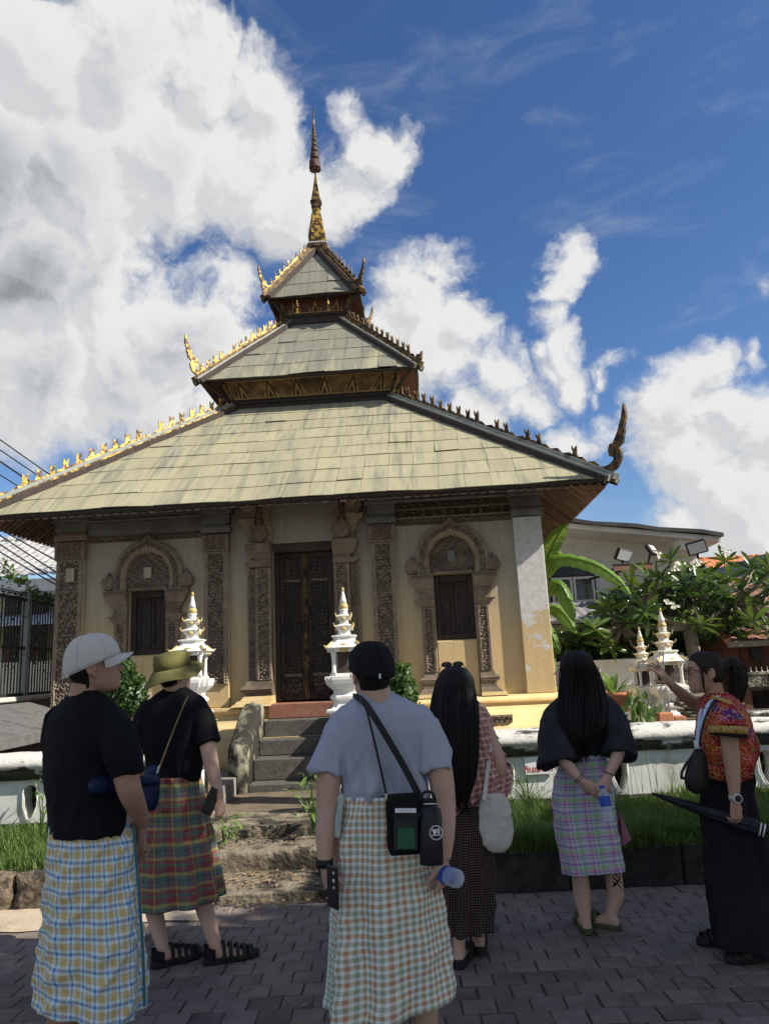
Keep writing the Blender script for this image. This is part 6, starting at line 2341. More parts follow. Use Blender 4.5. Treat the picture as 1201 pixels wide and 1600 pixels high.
m_silver = surf('brushed metal', (0.5, 0.5, 0.5), (0.6, 0.6, 0.6), 20, 0.35, 0.9, bst=0)


def hair_mat(name, c1, c2):
    m, t, b = new_mat(name, 0.58, spec=0.22)
    oc = t.node('ShaderNodeTexCoord').outputs['Object']
    n = t.noise(t.mapping(oc, (150, 150, 4.0)), 1.0, 4, 0.6)
    t.link(t.mix(n, c1, c2), b.inputs['Base Color'])
    bump(t, b, n, 0.6, 0.006)
    return m


m_hair = hair_mat('black hair', (0.005, 0.0045, 0.005), (0.014, 0.011, 0.011))
m_hairb = hair_mat('brown black hair', (0.012, 0.008, 0.007), (0.035, 0.02, 0.016))


def plaid(name, pu, su, pv, sv, rough=0.88, f=0.5):
    """woven check: warp stripes su over period pu (metres), weft stripes sv over pv; stops are (pos, colour)"""
    m, t, b = new_mat(name, rough, spec=0.15)
    uv = t.node('ShaderNodeTexCoord').outputs['UV']
    x, y, z = t.sep(uv)
    a = t.ramp(t.math('FRACT', t.math('DIVIDE', x, pu)), su, True)
    c = t.ramp(t.math('FRACT', t.math('DIVIDE', y, pv)), sv, True)
    mx = t.mix(f, a, c)
    n = t.noise(uv, 900, 1)
    mx = t.mix(t.math('MULTIPLY', t.smooth(n, 0.35, 0.65), 0.14), mx, (0.75, 0.75, 0.75))
    hv = t.node('ShaderNodeHueSaturation')
    hv.inputs['Value'].default_value = 1.12
    hv.inputs['Saturation'].default_value = 1.12
    t.link(mx, hv.inputs['Color'])
    t.link(hv.outputs[0], b.inputs['Base Color'])
    oc = t.node('ShaderNodeTexCoord').outputs['Object']
    bump(t, b, t.noise(t.mapping(oc, (1, 1, 0.5)), 13, 5, 0.6, 0.5), 0.35, 0.014)
    return m


WHT, BLU, TAN = (0.60, 0.70, 0.72), (0.035, 0.22, 0.46), (0.54, 0.40, 0.16)
sA = [(0, BLU), (0.14, WHT), (0.36, TAN), (0.78, WHT)]
m_plA = plaid('blue and yellow check', 0.052, sA, 0.052, [(0, (0.02, 0.17, 0.42)), (0.19, WHT), (0.38, TAN), (0.80, WHT)])
W2, OR_, GR_ = (0.70, 0.74, 0.68), (0.46, 0.23, 0.12), (0.27, 0.31, 0.20)
m_plC = plaid('orange green gingham', 0.058, [(0, W2), (0.24, OR_), (0.50, W2), (0.74, GR_)], 0.052, [(0, W2), (0.22, OR_), (0.5, W2), (0.72, GR_)])
m_plB = plaid('dark madras', 0.125, [(0, (0.16, 0.025, 0.025)), (0.2, (0.35, 0.25, 0.06)), (0.30, (0.03, 0.03, 0.09)), (0.38, (0.05, 0.11, 0.06)), (0.62, (0.30, 0.30, 0.30)), (0.64, (0.05, 0.10, 0.06)), (0.78, (0.03, 0.03, 0.10)), (0.86, (0.20, 0.03, 0.03))],
              0.155, [(0, (0.22, 0.02, 0.02)), (0.2, (0.42, 0.32, 0.08)), (0.32, (0.05, 0.12, 0.07)), (0.44, (0.03, 0.03, 0.10)), (0.50, (0.05, 0.13, 0.08)), (0.62, (0.14, 0.05, 0.16)), (0.68, (0.40, 0.30, 0.08)), (0.78, (0.24, 0.03, 0.03)), (0.90, (0.05, 0.12, 0.07))])
m_plE = plaid('pastel plaid', 0.100, [(0, (0.50, 0.50, 0.62)), (0.22, (0.58, 0.22, 0.38)), (0.38, (0.55, 0.55, 0.62)), (0.50, (0.03, 0.03, 0.13)), (0.53, (0.52, 0.52, 0.6)), (0.66, (0.25, 0.48, 0.20)), (0.86, (0.5, 0.5, 0.62))],
              0.095, [(0, (0.03, 0.03, 0.15)), (0.05, (0.54, 0.54, 0.62)), (0.25, (0.16, 0.13, 0.42)), (0.40, (0.5, 0.5, 0.6)), (0.50, (0.25, 0.50, 0.22)), (0.70, (0.55, 0.24, 0.40)), (0.82, (0.14, 0.12, 0.40)), (0.92, (0.52, 0.52, 0.62))])
m_plD = plaid('red cream shawl check', 0.030, [(0, (0.58, 0.45, 0.36)), (0.38, (0.34, 0.055, 0.05)), (0.62, (0.15, 0.13, 0.18)), (0.78, (0.36, 0.07, 0.06))], 0.036, [(0, (0.60, 0.48, 0.40)), (0.36, (0.35, 0.06, 0.05)), (0.60, (0.14, 0.13, 0.19)), (0.80, (0.36, 0.08, 0.07))])


def dots_mat():
    m, t, b = new_mat('black skirt with woven beige motif', 0.85, spec=0.15)
    uv = t.node('ShaderNodeTexCoord').outputs['UV']
    x, y, z = t.sep(uv)
    k = 2 * pi / 0.026
    a = t.math('SINE', t.math('MULTIPLY', t.math('ADD', x, y), k))
    c = t.math('SINE', t.math('MULTIPLY', t.math('SUBTRACT', x, y), k))
    v = t.math('MULTIPLY', a, c)
    g_ = t.smooth(v, 0.25, 0.5)
    t.link(t.mix(g_, (0.018, 0.013, 0.015), (0.17, 0.12, 0.105)), b.inputs['Base Color'])
    return m


m_plDs = dots_mat()


def floral_mat():
    m, t, b = new_mat('red embroidered floral cloth', 0.8, spec=0.2)
    oc = t.node('ShaderNodeTexCoord').outputs['Object']
    mp = t.mapping(oc, (1, 1, 1))
    x, y, z = t.sep(oc)
    base = t.mix(t.smooth(t.noise(mp, 5, 2), 0.48, 0.60), (0.30, 0.010, 0.018), (0.42, 0.07, 0.02))
    base = t.mix(t.smooth(t.noise(t.mapping(oc, (1, 1, 1), (4, 2, 1)), 7, 2), 0.56, 0.60), base, (0.10, 0.03, 0.16))
    v = t.node('ShaderNodeTexVoronoi', feature='F1')
    t.link(mp, v.inputs['Vector'])
    v.inputs['Scale'].default_value = 22.0
    petal = t.math('SINE', t.math('MULTIPLY', v.outputs['Distance'], 16.0))
    pc = t.mix(t.smooth(t.sep(v.outputs['Color'])[0], 0.4, 0.6), (0.60, 0.40, 0.10), (0.50, 0.20, 0.28))
    pc = t.mix(t.smooth(t.sep(v.outputs['Color'])[1], 0.7, 0.75), pc, (0.10, 0.20, 0.07))
    k = t.math('MULTIPLY', t.smooth(petal, 0.55, 0.85), 0.75)
    c = t.mix(k, base, pc)
    f2 = t.noise(oc, 70, 3, 0.6)
    c = t.mix(t.smooth(f2, 0.62, 0.68), c, (0.60, 0.46, 0.22))
    t.link(c, b.inputs['Base Color'])
    bump(t, b, t.math('ADD', petal, f2), 0.3, 0.004)
    return m


m_floral = floral_mat()
m_yeltrim = surf('yellow woven trim', (0.52, 0.38, 0.10), (0.38, 0.22, 0.07), 60, 0.85, c3=(0.25, 0.03, 0.03), s3=40, t3=(0.60, 0.64))


def fuse(mm, voxel, smooth=4, factor=0.5):
    """one continuous closed surface grown over overlapping closed pieces"""
    import bmesh
    me = mm.mesh('tmp')
    bm = bmesh.new()
    bm.from_mesh(me)
    bmesh.ops.recalc_face_normals(bm, faces=bm.faces)
    bmesh.ops.triangulate(bm, faces=bm.faces)
    bm.to_mesh(me)
    bm.free()
    ob = bpy.data.objects.new('tmp', me)
    COL.objects.link(ob)
    md = ob.modifiers.new('r', 'REMESH')
    md.mode = 'VOXEL'
    md.voxel_size = voxel
    if smooth:
        m2 = ob.modifiers.new('s', 'SMOOTH')
        m2.factor = factor
        m2.iterations = smooth
    dg = bpy.context.evaluated_depsgraph_get()
    r_ = bpy.data.meshes.new_from_object(ob.evaluated_get(dg))
    bpy.data.objects.remove(ob)
    bpy.data.meshes.remove(me)
    return r_


def link_mesh(me, name, mat, parent, origin, smooth=True):
    me.name = name
    me.materials.clear()
    me.materials.append(mat)
    n = len(me.vertices)
    a = np.empty(n * 3, np.float32)
    me.vertices.foreach_get('co', a)
    a = a.reshape(-1, 3) - np.array(origin, np.float32)[None, :3]
    me.vertices.foreach_set('co', a.ravel())
    if smooth: me.shade_smooth()
    o = bpy.data.objects.new(name, me)
    COL.objects.link(o)
    adopt(o, parent)
    return o


def wrinkle(me, amp, sx, sz, seed, zlo=None, zhi=None, tilt=0.5):
    """cloth folds pushed along the normals; amp may grow towards the hem"""
    n = len(me.vertices)
    co = np.empty(n * 3, np.float32)
    me.vertices.foreach_get('co', co)
    co = co.reshape(-1, 3)
    no = np.empty(n * 3, np.float32)
    me.vertices.foreach_get('normal', no)
    no = no.reshape(-1, 3)
    x, y, z = co.T
    u = x + 0.6 * y
    w1 = nz(u * sx + z * tilt * sz, z * sz, 1.0, seed)
    w2 = nz(u * sx * 1.7 - z * tilt * sz, z * sz * 1.3 + y, 1.0, seed + 1)
    w3 = nz(u * sx * 0.6 + z * sz, z * sz * 0.5 - y, 1.0, seed + 2)
    r_ = (1 - np.minimum(1, np.abs(w1) * 1.3)) ** 2 * 0.9 + (1 - np.minimum(1, np.abs(w2) * 1.5)) ** 2 * 0.7 + 0.45 * w3 - 0.6
    k = 1.0
    if zlo is not None:
        k = 0.35 + 0.9 * smoothstep(zhi, zlo, z)
        r_ = r_ + (0.55 if amp > 0.02 else 0.0) * np.sin(u * 62 + 3 * nz(u * 3, z * 2, 1.0, seed + 6)) * smoothstep(zlo + 0.20, zlo + 0.02, z)
    co = co + no * (amp * r_ * k)[:, None]
    me.vertices.foreach_set('co', co.astype(np.float32).ravel())
    me.update()


def rows_interp(rows, n):
    a = np.array([[*r[:3], r[3] if len(r) > 3 else 0.0] for r in rows], float)
    t = a[:, 0]
    q = np.linspace(t[0], t[-1], n)
    o = [q]
    for c in range(1, 4):
        # smooth monotone-ish interpolation (Catmull-Rom through the given rows)
        y = a[:, c]
        m_ = np.gradient(y, t)
        i = np.clip(np.searchsorted(t, q, side='right') - 1, 0, len(t) - 2)
        h = t[i + 1] - t[i]
        s_ = (q - t[i]) / h
        o.append((2 * s_ ** 3 - 3 * s_ ** 2 + 1) * y[i] + (s_ ** 3 - 2 * s_ ** 2 + s_) * h * m_[i] + (-2 * s_ ** 3 + 3 * s_ ** 2) * y[i + 1] + (s_ ** 3 - s_ ** 2) * h * m_[i + 1])
    return np.stack(o, 1)


def sil(rows, Y, heading, k=0.6, n=28, grow=0.0, nr=None, power=2.3, kfn=None):
    """horizontal body sections whose outline, seen from the photograph's position, spans the given widths"""
    R_ = rows_interp(rows, nr) if nr else np.array([[*r[:3], r[3] if len(r) > 3 else 0.0] for r in rows], float)
    rings = []
    ch, sh = cos(heading), sin(heading)
    for i, (py, xl, xr, dy) in enumerate(R_):
        A_, B_ = at(xl, py, Y + dy), at(xr, py, Y + dy)
        c = (A_ + B_) / 2
        w = (B_ - A_).length / 2 + grow
        kk = k if kfn is None else kfn(i / max(1, len(R_) - 1))
        a = w / sqrt(ch * ch + kk * kk * sh * sh)
        b = kk * a
        ring = []
        for j in range(n):
            th = 2 * pi * j / n
            cx_, sx_ = cos(th), sin(th)
            lx = a * math.copysign(abs(cx_) ** (2 / power), cx_)
            ly = b * math.copysign(abs(sx_) ** (2 / power), sx_)
            ring.append((c.x + lx * ch + ly * sh, c.y - lx * sh + ly * ch, c.z))
        rings.append(ring)
    return rings


def px_path(pts, defY=None):
    """[(px, py, Y, rpx)] -> points, radii"""
    P_, R_ = [], []
    for (x_, y_, Y_, r_) in pts:
        P_.append(at(x_, y_, Y_))
        R_.append(r_ * Y_ / 1120.0)
    return P_, R_


def limb(mm, pts, n=14, sub=4, flat=1.0):
    P_, R_ = px_path(pts)
    Q = curve3(P_, (len(P_) - 1) * sub + 1)
    rr_ = np.interp(np.linspace(0, len(R_) - 1, len(Q)), range(len(R_)), R_)
    mm.tube(Q, list(rr_), n, flat=flat)
    return P_


class Head:
    def __init__(s, c, yaw, pitch=0.0, size=1.0, roll=0.0):
        s.c = Vector(c)
        s.s = size
        s.R = Matrix.Rotation(-yaw, 3, 'Z') @ Matrix.Rotation(pitch, 3, 'X') @ Matrix.Rotation(roll, 3, 'Y')

    def p(s, x, y, z):
        """head axes: x to its right, y forward, z up; origin mid-head"""
        return s.c + s.R @ (Vector((x, y, z)) * s.s)

    PROF = [(-0.118, 0.070, 0.035, 0.020), (-0.112, 0.086, 0.000, 0.036), (-0.100, 0.094, -0.030, 0.048), (-0.088, 0.092, -0.050, 0.055), (-0.076, 0.096, -0.062, 0.060),
            (-0.068, 0.093, -0.070, 0.062), (-0.058, 0.097, -0.078, 0.064), (-0.045, 0.094, -0.086, 0.067), (-0.030, 0.094, -0.092, 0.070), (-0.012, 0.092, -0.098, 0.072), (0.002, 0.088, -0.101, 0.073),
            (0.016, 0.094, -0.102, 0.075), (0.035, 0.093, -0.102, 0.076), (0.055, 0.086, -0.098, 0.075), (0.075, 0.072, -0.088, 0.069), (0.092, 0.050, -0.070, 0.056), (0.104, 0.024, -0.045, 0.038), (0.110, 0.0, -0.018, 0.016)]

    def rings(s, grow=0.0, zmin=-1, n=26, back_only=0.0, zgrow=1.0):
        out_ = []
        for z, yf, yb, hw in s.PROF:
            if z < zmin: continue
            c = (yf + yb) / 2
            ry = (yf - yb) / 2 + grow
            r_ = []
            for j in range(n):
                th = 2 * pi * j / n
                sx_, cy_ = sin(th), cos(th)
                wide = hw + grow
                # face narrower than the back of the skull
                x = wide * math.copysign(abs(sx_) ** 0.9, sx_) * (1 - 0.10 * max(0, cy_))
                y = c + ry * math.copysign(abs(cy_) ** 0.92, cy_)
                if back_only and y > back_only: y = back_only + (y - back_only) * 0.15
                r_.append(tuple(s.p(x, y, z * zgrow + (grow if z > 0.08 else 0))))
            out_.append(r_)
        return out_

    def add(s, mm):
        mm.loft(s.rings(), True)
        # nose
        def q(*a): return tuple(s.p(*a))
        mm.loft([[q(-0.006, 0.080, 0.015), q(0.006, 0.080, 0.015), q(0.004, 0.096, 0.012), q(-0.004, 0.096, 0.012)],
                 [q(-0.010, 0.080, -0.010), q(0.010, 0.080, -0.010), q(0.005, 0.107, -0.012), q(-0.005, 0.107, -0.012)],
                 [q(-0.017, 0.082, -0.034), q(0.017, 0.082, -0.034), q(0.009, 0.120, -0.031), q(-0.009, 0.120, -0.031)],
                 [q(-0.015, 0.082, -0.044), q(0.015, 0.082, -0.044), q(0.007, 0.110, -0.043), q(-0.007, 0.110, -0.043)]], True)
        # brow ridge and lips
        mm.ell(s.p(0, 0.090, 0.024), (0.040 * s.s, 0.009 * s.s, 0.008 * s.s), 12, 6, s.R)
        mm.ell(s.p(0, 0.094, -0.062), (0.022 * s.s, 0.010 * s.s, 0.006 * s.s), 12, 6, s.R)
        mm.ell(s.p(0, 0.093, -0.072), (0.020 * s.s, 0.010 * s.s, 0.0065 * s.s), 12, 6, s.R)
        mm.ell(s.p(0, 0.086, -0.100), (0.020 * s.s, 0.012 * s.s, 0.012 * s.s), 12, 6, s.R)
        for k in (-1, 1):
            # ears: outer rim and lobe
            Re = s.R @ Matrix.Rotation(0.35 * k, 3, 'Z')
            mm.ell(s.p(k * 0.080, -0.012, -0.012), (0.008 * s.s, 0.019 * s.s, 0.030 * s.s), 10, 8, Re)
            pts = [s.p(k * (0.083 + 0.007 * max(0, -cos(a_))), -0.010 + 0.019 * cos(a_), -0.008 + 0.031 * sin(a_)) for a_ in np.linspace(-0.6, 4.2, 12)]
            mm.tube(pts, 0.0045 * s.s, 6)
            mm.ell(s.p(k * 0.079, -0.002, -0.040), (0.006 * s.s, 0.009 * s.s, 0.010 * s.s), 8, 6, Re)
        return s

    def eyes(s, parent, origin):
        for k in (-1, 1):
            M().ell(s.p(k * 0.031, 0.083, 0.002), (0.013 * s.s, 0.010 * s.s, 0.008 * s.s), 12, 8, s.R).build('eye', m_whitep, parent, True, origin=origin)
            M().ell(s.p(k * 0.031, 0.0925, 0.002), (0.0055 * s.s, 0.003 * s.s, 0.0055 * s.s), 10, 6, s.R).build('iris', m_phone, parent, True, origin=origin)
            M().tube([s.p(k * 0.015, 0.097, 0.022), s.p(k * 0.030, 0.095, 0.027), s.p(k * 0.048, 0.086, 0.023)], [0.003, 0.0035, 0.002], 6).build('eyebrow', m_hair, parent, True, origin=origin)


def hand(mm, wrist, d, pn, curl=0.35, size=1.0, side=1, spread=0.0, thumb_out=0.6):
    """palm, four unequal bent fingers and a thumb. d: wrist to knuckles, pn: the way the palm faces, side: +1 thumb on (d x pn) side"""
    d = Vector(d).normalized()
    pn = Vector(pn)
    pn = (pn - d * pn.dot(d)).normalized()
    lat = d.cross(pn).normalized() * side
    w = Vector(wrist)
    s = size

    def ring(c, rw, rt, n=12):
        return [tuple(c + lat * (cos(2 * pi * i / n) * rw) + pn * (sin(2 * pi * i / n) * rt)) for i in range(n)]
    mm.loft([ring(w - d * 0.02 * s, 0.026 * s, 0.019 * s), ring(w + d * 0.005 * s, 0.027 * s, 0.018 * s), ring(w + d * 0.03 * s, 0.036 * s, 0.017 * s), ring(w + d * 0.06 * s, 0.041 * s, 0.0145 * s),
             ring(w + d * 0.085 * s, 0.041 * s, 0.012 * s), ring(w + d * 0.095 * s, 0.037 * s, 0.010 * s)], True)
    for k, (o_, L, st, r0) in enumerate(((0.031, 0.070, 0.086, 0.0088), (0.0105, 0.079, 0.090, 0.0090), (-0.0105, 0.074, 0.088, 0.0086), (-0.031, 0.058, 0.080, 0.0076))):
        ang = spread * (0.5 - k / 3.0) * 2
        dd = (d * cos(ang) + lat * sin(ang)).normalized()
        p = w + d * (st - 0.012) * s + lat * o_ * s
        pts = [p]
        a = 0.0
        cur = p + dd * 0.012 * s
        pts.append(cur)
        for j, (fr_, bend) in enumerate(((0.45, 0.9), (0.31, 1.15), (0.24, 0.7))):
            a += bend * curl * (1 + 0.12 * k)
            v = dd * cos(a) + pn * sin(a)
            nxt = cur + v * L * fr_ * s
            pts.append((cur + nxt) / 2)
            pts.append(nxt)
            cur = nxt
        rs = [r0 * s * (1.05 - 0.3 * i / (len(pts) - 1)) for i in range(len(pts))]
        mm.tube(pts, rs, 8)
        mm.ell(pts[-1], (rs[-1],) * 3, 8, 5)
    b = w + d * 0.022 * s + lat * 0.024 * s + pn * 0.004 * s
    v1 = (d * 0.62 + lat * thumb_out + pn * 0.35).normalized()
    v2 = (d * 0.85 + lat * thumb_out * 0.35 + pn * (0.35 + curl * 0.5)).normalized()
    pts = [b, b + v1 * 0.020 * s, b + v1 * 0.040 * s, b + v1 * 0.040 * s + v2 * 0.018 * s, b + v1 * 0.040 * s + v2 * 0.040 * s]
    mm.tube(pts, [0.014 * s, 0.0135 * s, 0.0115 * s, 0.0105 * s, 0.008 * s], 8)
    mm.ell(pts[-1], (0.008 * s,) * 3, 8, 5)


def foot(mm, ankle, dirn, s=1.0):
    d = Vector((dirn[0], dirn[1], 0)).normalized()
    lat = Vector((d.y, -d.x, 0))
    a = Vector((ankle[0], ankle[1], 0))
    rings = []
    for (t, hw, h) in ((-0.055, 0.018, 0.045), (-0.045, 0.030, 0.065), (0.0, 0.034, 0.085), (0.05, 0.038, 0.068), (0.11, 0.045, 0.045), (0.155, 0.045, 0.030), (0.185, 0.036, 0.022), (0.20, 0.018, 0.014)):
        c = a + d * t * s
        rings.append([tuple(c + lat * (hw * s * cos(th)) + Vector((0, 0, 0.012 + (h * s * 0.5) * (1 + sin(th))))) for th in np.linspace(0, 2 * pi, 13)[:-1]])
    mm.loft(rings, True)
    for k in range(5):
        c = a + d * (0.185 - 0.012 * k * (k > 0)) * s + lat * (-0.030 + 0.015 * k) * s
        mm.ell((c.x, c.y, 0.025), (0.012, 0.012, 0.010), 8, 5)


def sole(ankle, dirn, mat, parent, origin, name='sandal_sole', s=1.0, th=0.03, toe_strap=True, straps=(), closed=False, strapmat=None):
    d = Vector((dirn[0], dirn[1], 0)).normalized()
    lat = Vector((d.y, -d.x, 0))
    a = Vector((ankle[0], ankle[1], 0))
    out_ = [(-0.070, 0.0), (-0.060, 0.028), (-0.02, 0.038), (0.05, 0.040), (0.12, 0.053), (0.18, 0.048), (0.215, 0.028), (0.225, 0.0), (0.215, -0.028), (0.18, -0.046), (0.12, -0.050), (0.05, -0.040), (-0.02, -0.038), (-0.060, -0.028)]
    rings = []
    for z, g_ in ((0.002, 0.94), (0.008, 1.0), (th - 0.004, 1.0), (th, 0.95)):
        rings.append([tuple(a + d * (x_ * s) + lat * (y_ * s * g_) + Vector((0, 0, z))) for x_, y_ in out_])
    so_ = M().loft(rings, True).build(name, mat, parent, smooth=radians(50), origin=origin)
    for (t, h, w) in straps:
        mm = M()
        pts = [a + d * t * s + lat * (0.050 * s * cos(q)) + Vector((0, 0, 0.02 + h * sin(q))) for q in np.linspace(0.0, pi, 11)]
        rr_ = []
        for p in pts:
            rr_.append([tuple(p - d * w), tuple(p + d * w), tuple(p + d * w * 0.9 + Vector((0, 0, 0.006))), tuple(p - d * w * 0.9 + Vector((0, 0, 0.006)))])
        mm.loft(rr_, True).build('sandal_strap', strapmat or mat, parent, origin=origin, smooth=radians(50))
    return so_


def closed_shoe(ankle, dirn, parent, origin, s=1.0):
    """low black outdoor sandal with a webbed upper and open gaps"""
    d = Vector((dirn[0], dirn[1], 0)).normalized()
    sole(ankle, dirn, m_rubber, parent, origin, 'shoe_sole', s * 1.06, 0.034, straps=((0.14, 0.050, 0.012), (0.105, 0.062, 0.010), (0.07, 0.072, 0.011), (0.035, 0.085, 0.010), (0.175, 0.040, 0.016)))
    a = Vector((ankle[0], ankle[1], 0))
    lat = Vector((d.y, -d.x, 0))
    mm = M()
    pts = [a - d * 0.062 * s * cos(q) * -1 * 0 + d * (-0.02 - 0.048 * sin(q)) * s + lat * (0.043 * cos(q)) * s + Vector((0, 0, 0.062 + 0.018 * sin(q))) for q in np.linspace(-0.25, pi + 0.25, 13)]
    rr_ = [[tuple(p - Vector((0, 0, 0.036))), tuple(p + Vector((0, 0, 0.022))), tuple(p * 1.0 + Vector((0, 0, 0.022)) + (a - p) * 0.10), tuple(p - Vector((0, 0, 0.036)) + (a - p) * 0.05)] for p in pts]
    mm.loft(rr_, True).build('heel_counter', m_blackC, parent, origin=origin, smooth=radians(50))
    cap = M()
    rings = []
    for t, hw, h in ((0.165, 0.046, 0.052), (0.19, 0.042, 0.046), (0.212, 0.03, 0.036), (0.228, 0.012, 0.022)):
        c = a + d * t * s
        rings.append([tuple(c + lat * (hw * s * cos(q)) + Vector((0, 0, 0.02 + (h - 0.02) * max(0, sin(q))))) for q in np.linspace(0, pi, 9)] + [tuple(c + lat * (-hw * 0.9 * s) + Vector((0, 0, 0.012))), tuple(c + lat * (hw * 0.9 * s) + Vector((0, 0, 0.012)))])
    cap.loft(rings, True).build('toe_cap', m_rubber, parent, origin=origin, smooth=radians(50))


def skirt(rows, Y, heading, mat, parent, origin, k=0.72, folds=(7, 0.010), seed=0, hemtilt=0.0, name='wrap_skirt', N=150, nr=64, crease=0.006, circ=None, toptilt=0.0, diag=0.0):
    rg_ = np.array(sil(rows, Y, heading, k, N, nr=nr, power=2.15))       # nr, N, 3
    c = rg_.mean(1, keepdims=True)
    t = np.linspace(0, 1, nr)[:, None]
    th = (np.arange(N) / N * 2 * pi)[None, :]
    r_ = np.random.default_rng(seed)
    disp = 0
    for j in range(4):
        kf = folds[0] + r_.integers(-2, 4)
        disp = disp + np.sin(kf * th + r_.uniform(0, 6.28) + r_.uniform(-1.2, 1.2) * t + diag * t * 3) * folds[1] * (0.25 + t) * r_.uniform(0.5, 1)
    # pulled creases running down from one hip
    arc_x = th * 0.19
    zc = t * 0.8
    n1 = nz(arc_x * 5 + zc * (2.2 + diag * 4), zc * 3.0, 1.0, seed + 3)
    n2 = nz(arc_x * 9 - zc * 3, zc * 7, 1.0, seed + 4)
    disp = disp + crease * ((1 - np.abs(n1)) ** 3 * 1.6 - 0.6 + 0.5 * (1 - np.abs(n2)) ** 4)
    dv = rg_ - c
    L = np.linalg.norm(dv, axis=2, keepdims=True)
    rg_ = rg_ + dv / L * disp[..., None]
    # hem and waist follow a slope across the figure
    xr_ = (rg_[..., 0] - c[..., 0])
    rg_[..., 2] += xr_ * (hemtilt * t ** 2 + toptilt * (1 - t) ** 2)
    per = circ or float(np.sum(np.linalg.norm(np.diff(rg_[-1], axis=0), axis=1)))
    UV = np.zeros((nr, N + 1, 2))
    zz = rg_[:, :, 2].mean(1)
    dist = np.concatenate([[0], np.cumsum(np.linalg.norm(np.diff(rg_.mean(1), axis=0), axis=1))])
    V = np.concatenate([rg_, rg_[:, :1]], 1)
    UV[..., 0] = np.linspace(0, per, N + 1)[None, :]
    UV[..., 1] = dist[:, None] + 0 * UV[..., 0]
    o = npmesh(name, V.reshape(-1, 3), grid_faces(nr, N + 1), mat, parent, True, uv=UV.reshape(-1, 2), origin=origin)
    md = o.modifiers.new('cloth', 'SOLIDIFY')
    md.thickness = 0.003
    md.offset = -1
    return o


def strap(pts, w, mat, parent, origin, name='strap', n=None, up=None, thick=0.003):
    """flat webbing along points, its flat side facing the given outward directions"""
    P_ = curve3(pts, n or len(pts) * 5)
    rr_ = []
    for i, p in enumerate(P_):
        d = (P_[min(i + 1, len(P_) - 1)] - P_[max(i - 1, 0)]).normalized()
        nrm = Vector(up or (0, -1, 0))
        nrm = (nrm - d * nrm.dot(d)).normalized()
        l = d.cross(nrm)
        rr_.append([tuple(p - l * w / 2), tuple(p + l * w / 2), tuple(p + l * w / 2 + nrm * thick), tuple(p - l * w / 2 + nrm * thick)])
    mm = M().loft(rr_, True)
    return mm.build(name, mat, parent, origin=origin, fix=True)


def person(px, py_foot, Y, label):
    p = at(px, 1300, Y)
    t = empty('person', (p.x, Y, 0), 0, label, 'person')
    return t, Vector((p.x, Y, 0))


def bottle(base, top, r, label, mat_liq, capm, labm=None, name='water_bottle', cat='bottle'):
    """clear PET bottle from base to top"""
    base, top = Vector(base), Vector(top)
    ax = (top - base)
    L = ax.length
    t = empty(name, tuple(base), 0, label, cat)
    q = ax.to_track_quat('Z', 'Y').to_matrix()

    def tr(mm):
        mm.v = [tuple(q @ Vector(v)) for v in mm.v]
        return mm
    prof = [(r * 0.75, 0.0), (r * 0.95, 0.006), (r, 0.02)]
    zc = 0.03
    while zc < L * 0.70:
        prof += [(r, zc), (r * 0.95, zc + 0.006), (r, zc + 0.012)]
        zc += 0.022
    prof += [(r, L * 0.74), (r * 0.8, L * 0.82), (r * 0.42, L * 0.90), (r * 0.40, L * 0.93)]
    tr(M().lathe(prof, 18)).build('bottle_body', mat_liq, t, smooth=True)
    tr(M().lathe([(r * 0.46, L * 0.93), (r * 0.46, L), (r * 0.40, L + 0.002)], 14)).build('bottle_cap', capm, t, smooth=radians(40))
    if labm:
        tr(M().lathe([(r * 1.015, L * 0.42), (r * 1.02, L * 0.43), (r * 1.02, L * 0.70), (r * 1.015, L * 0.71)], 18)).build('bottle_label', labm, t, smooth=radians(40))
    return t


def glassy():
    m, t, b = new_mat('clear plastic', 0.08, spec=0.5)
    b.inputs['Base Color'].default_value = (0.80, 0.88, 0.95, 1)
    tr = t.node('ShaderNodeBsdfTransparent')
    tr.inputs[0].default_value = (0.86, 0.91, 0.95, 1)
    lw = t.node('ShaderNodeLayerWeight')
    lw.inputs[0].default_value = 0.35
    mx = t.node('ShaderNodeMixShader')
    t.link(t.math('MULTIPLY_ADD', lw.outputs['Facing'], 0.55, 0.22), mx.inputs[0])
    t.link(tr.outputs[0], mx.inputs[1])
    t.link(b.outputs[0], mx.inputs[2])
    t.link(mx.outputs[0], t.n['Material Output'].inputs[0])
    return m


m_pet = glassy()
m_bluelab = surf('blue label', (0.02, 0.07, 0.40), (0.03, 0.10, 0.48), 20, 0.4, bst=0)
m_bluecap = surf('blue cap', (0.04, 0.10, 0.45), (0.05, 0.12, 0.5), 20, 0.4, bst=0)


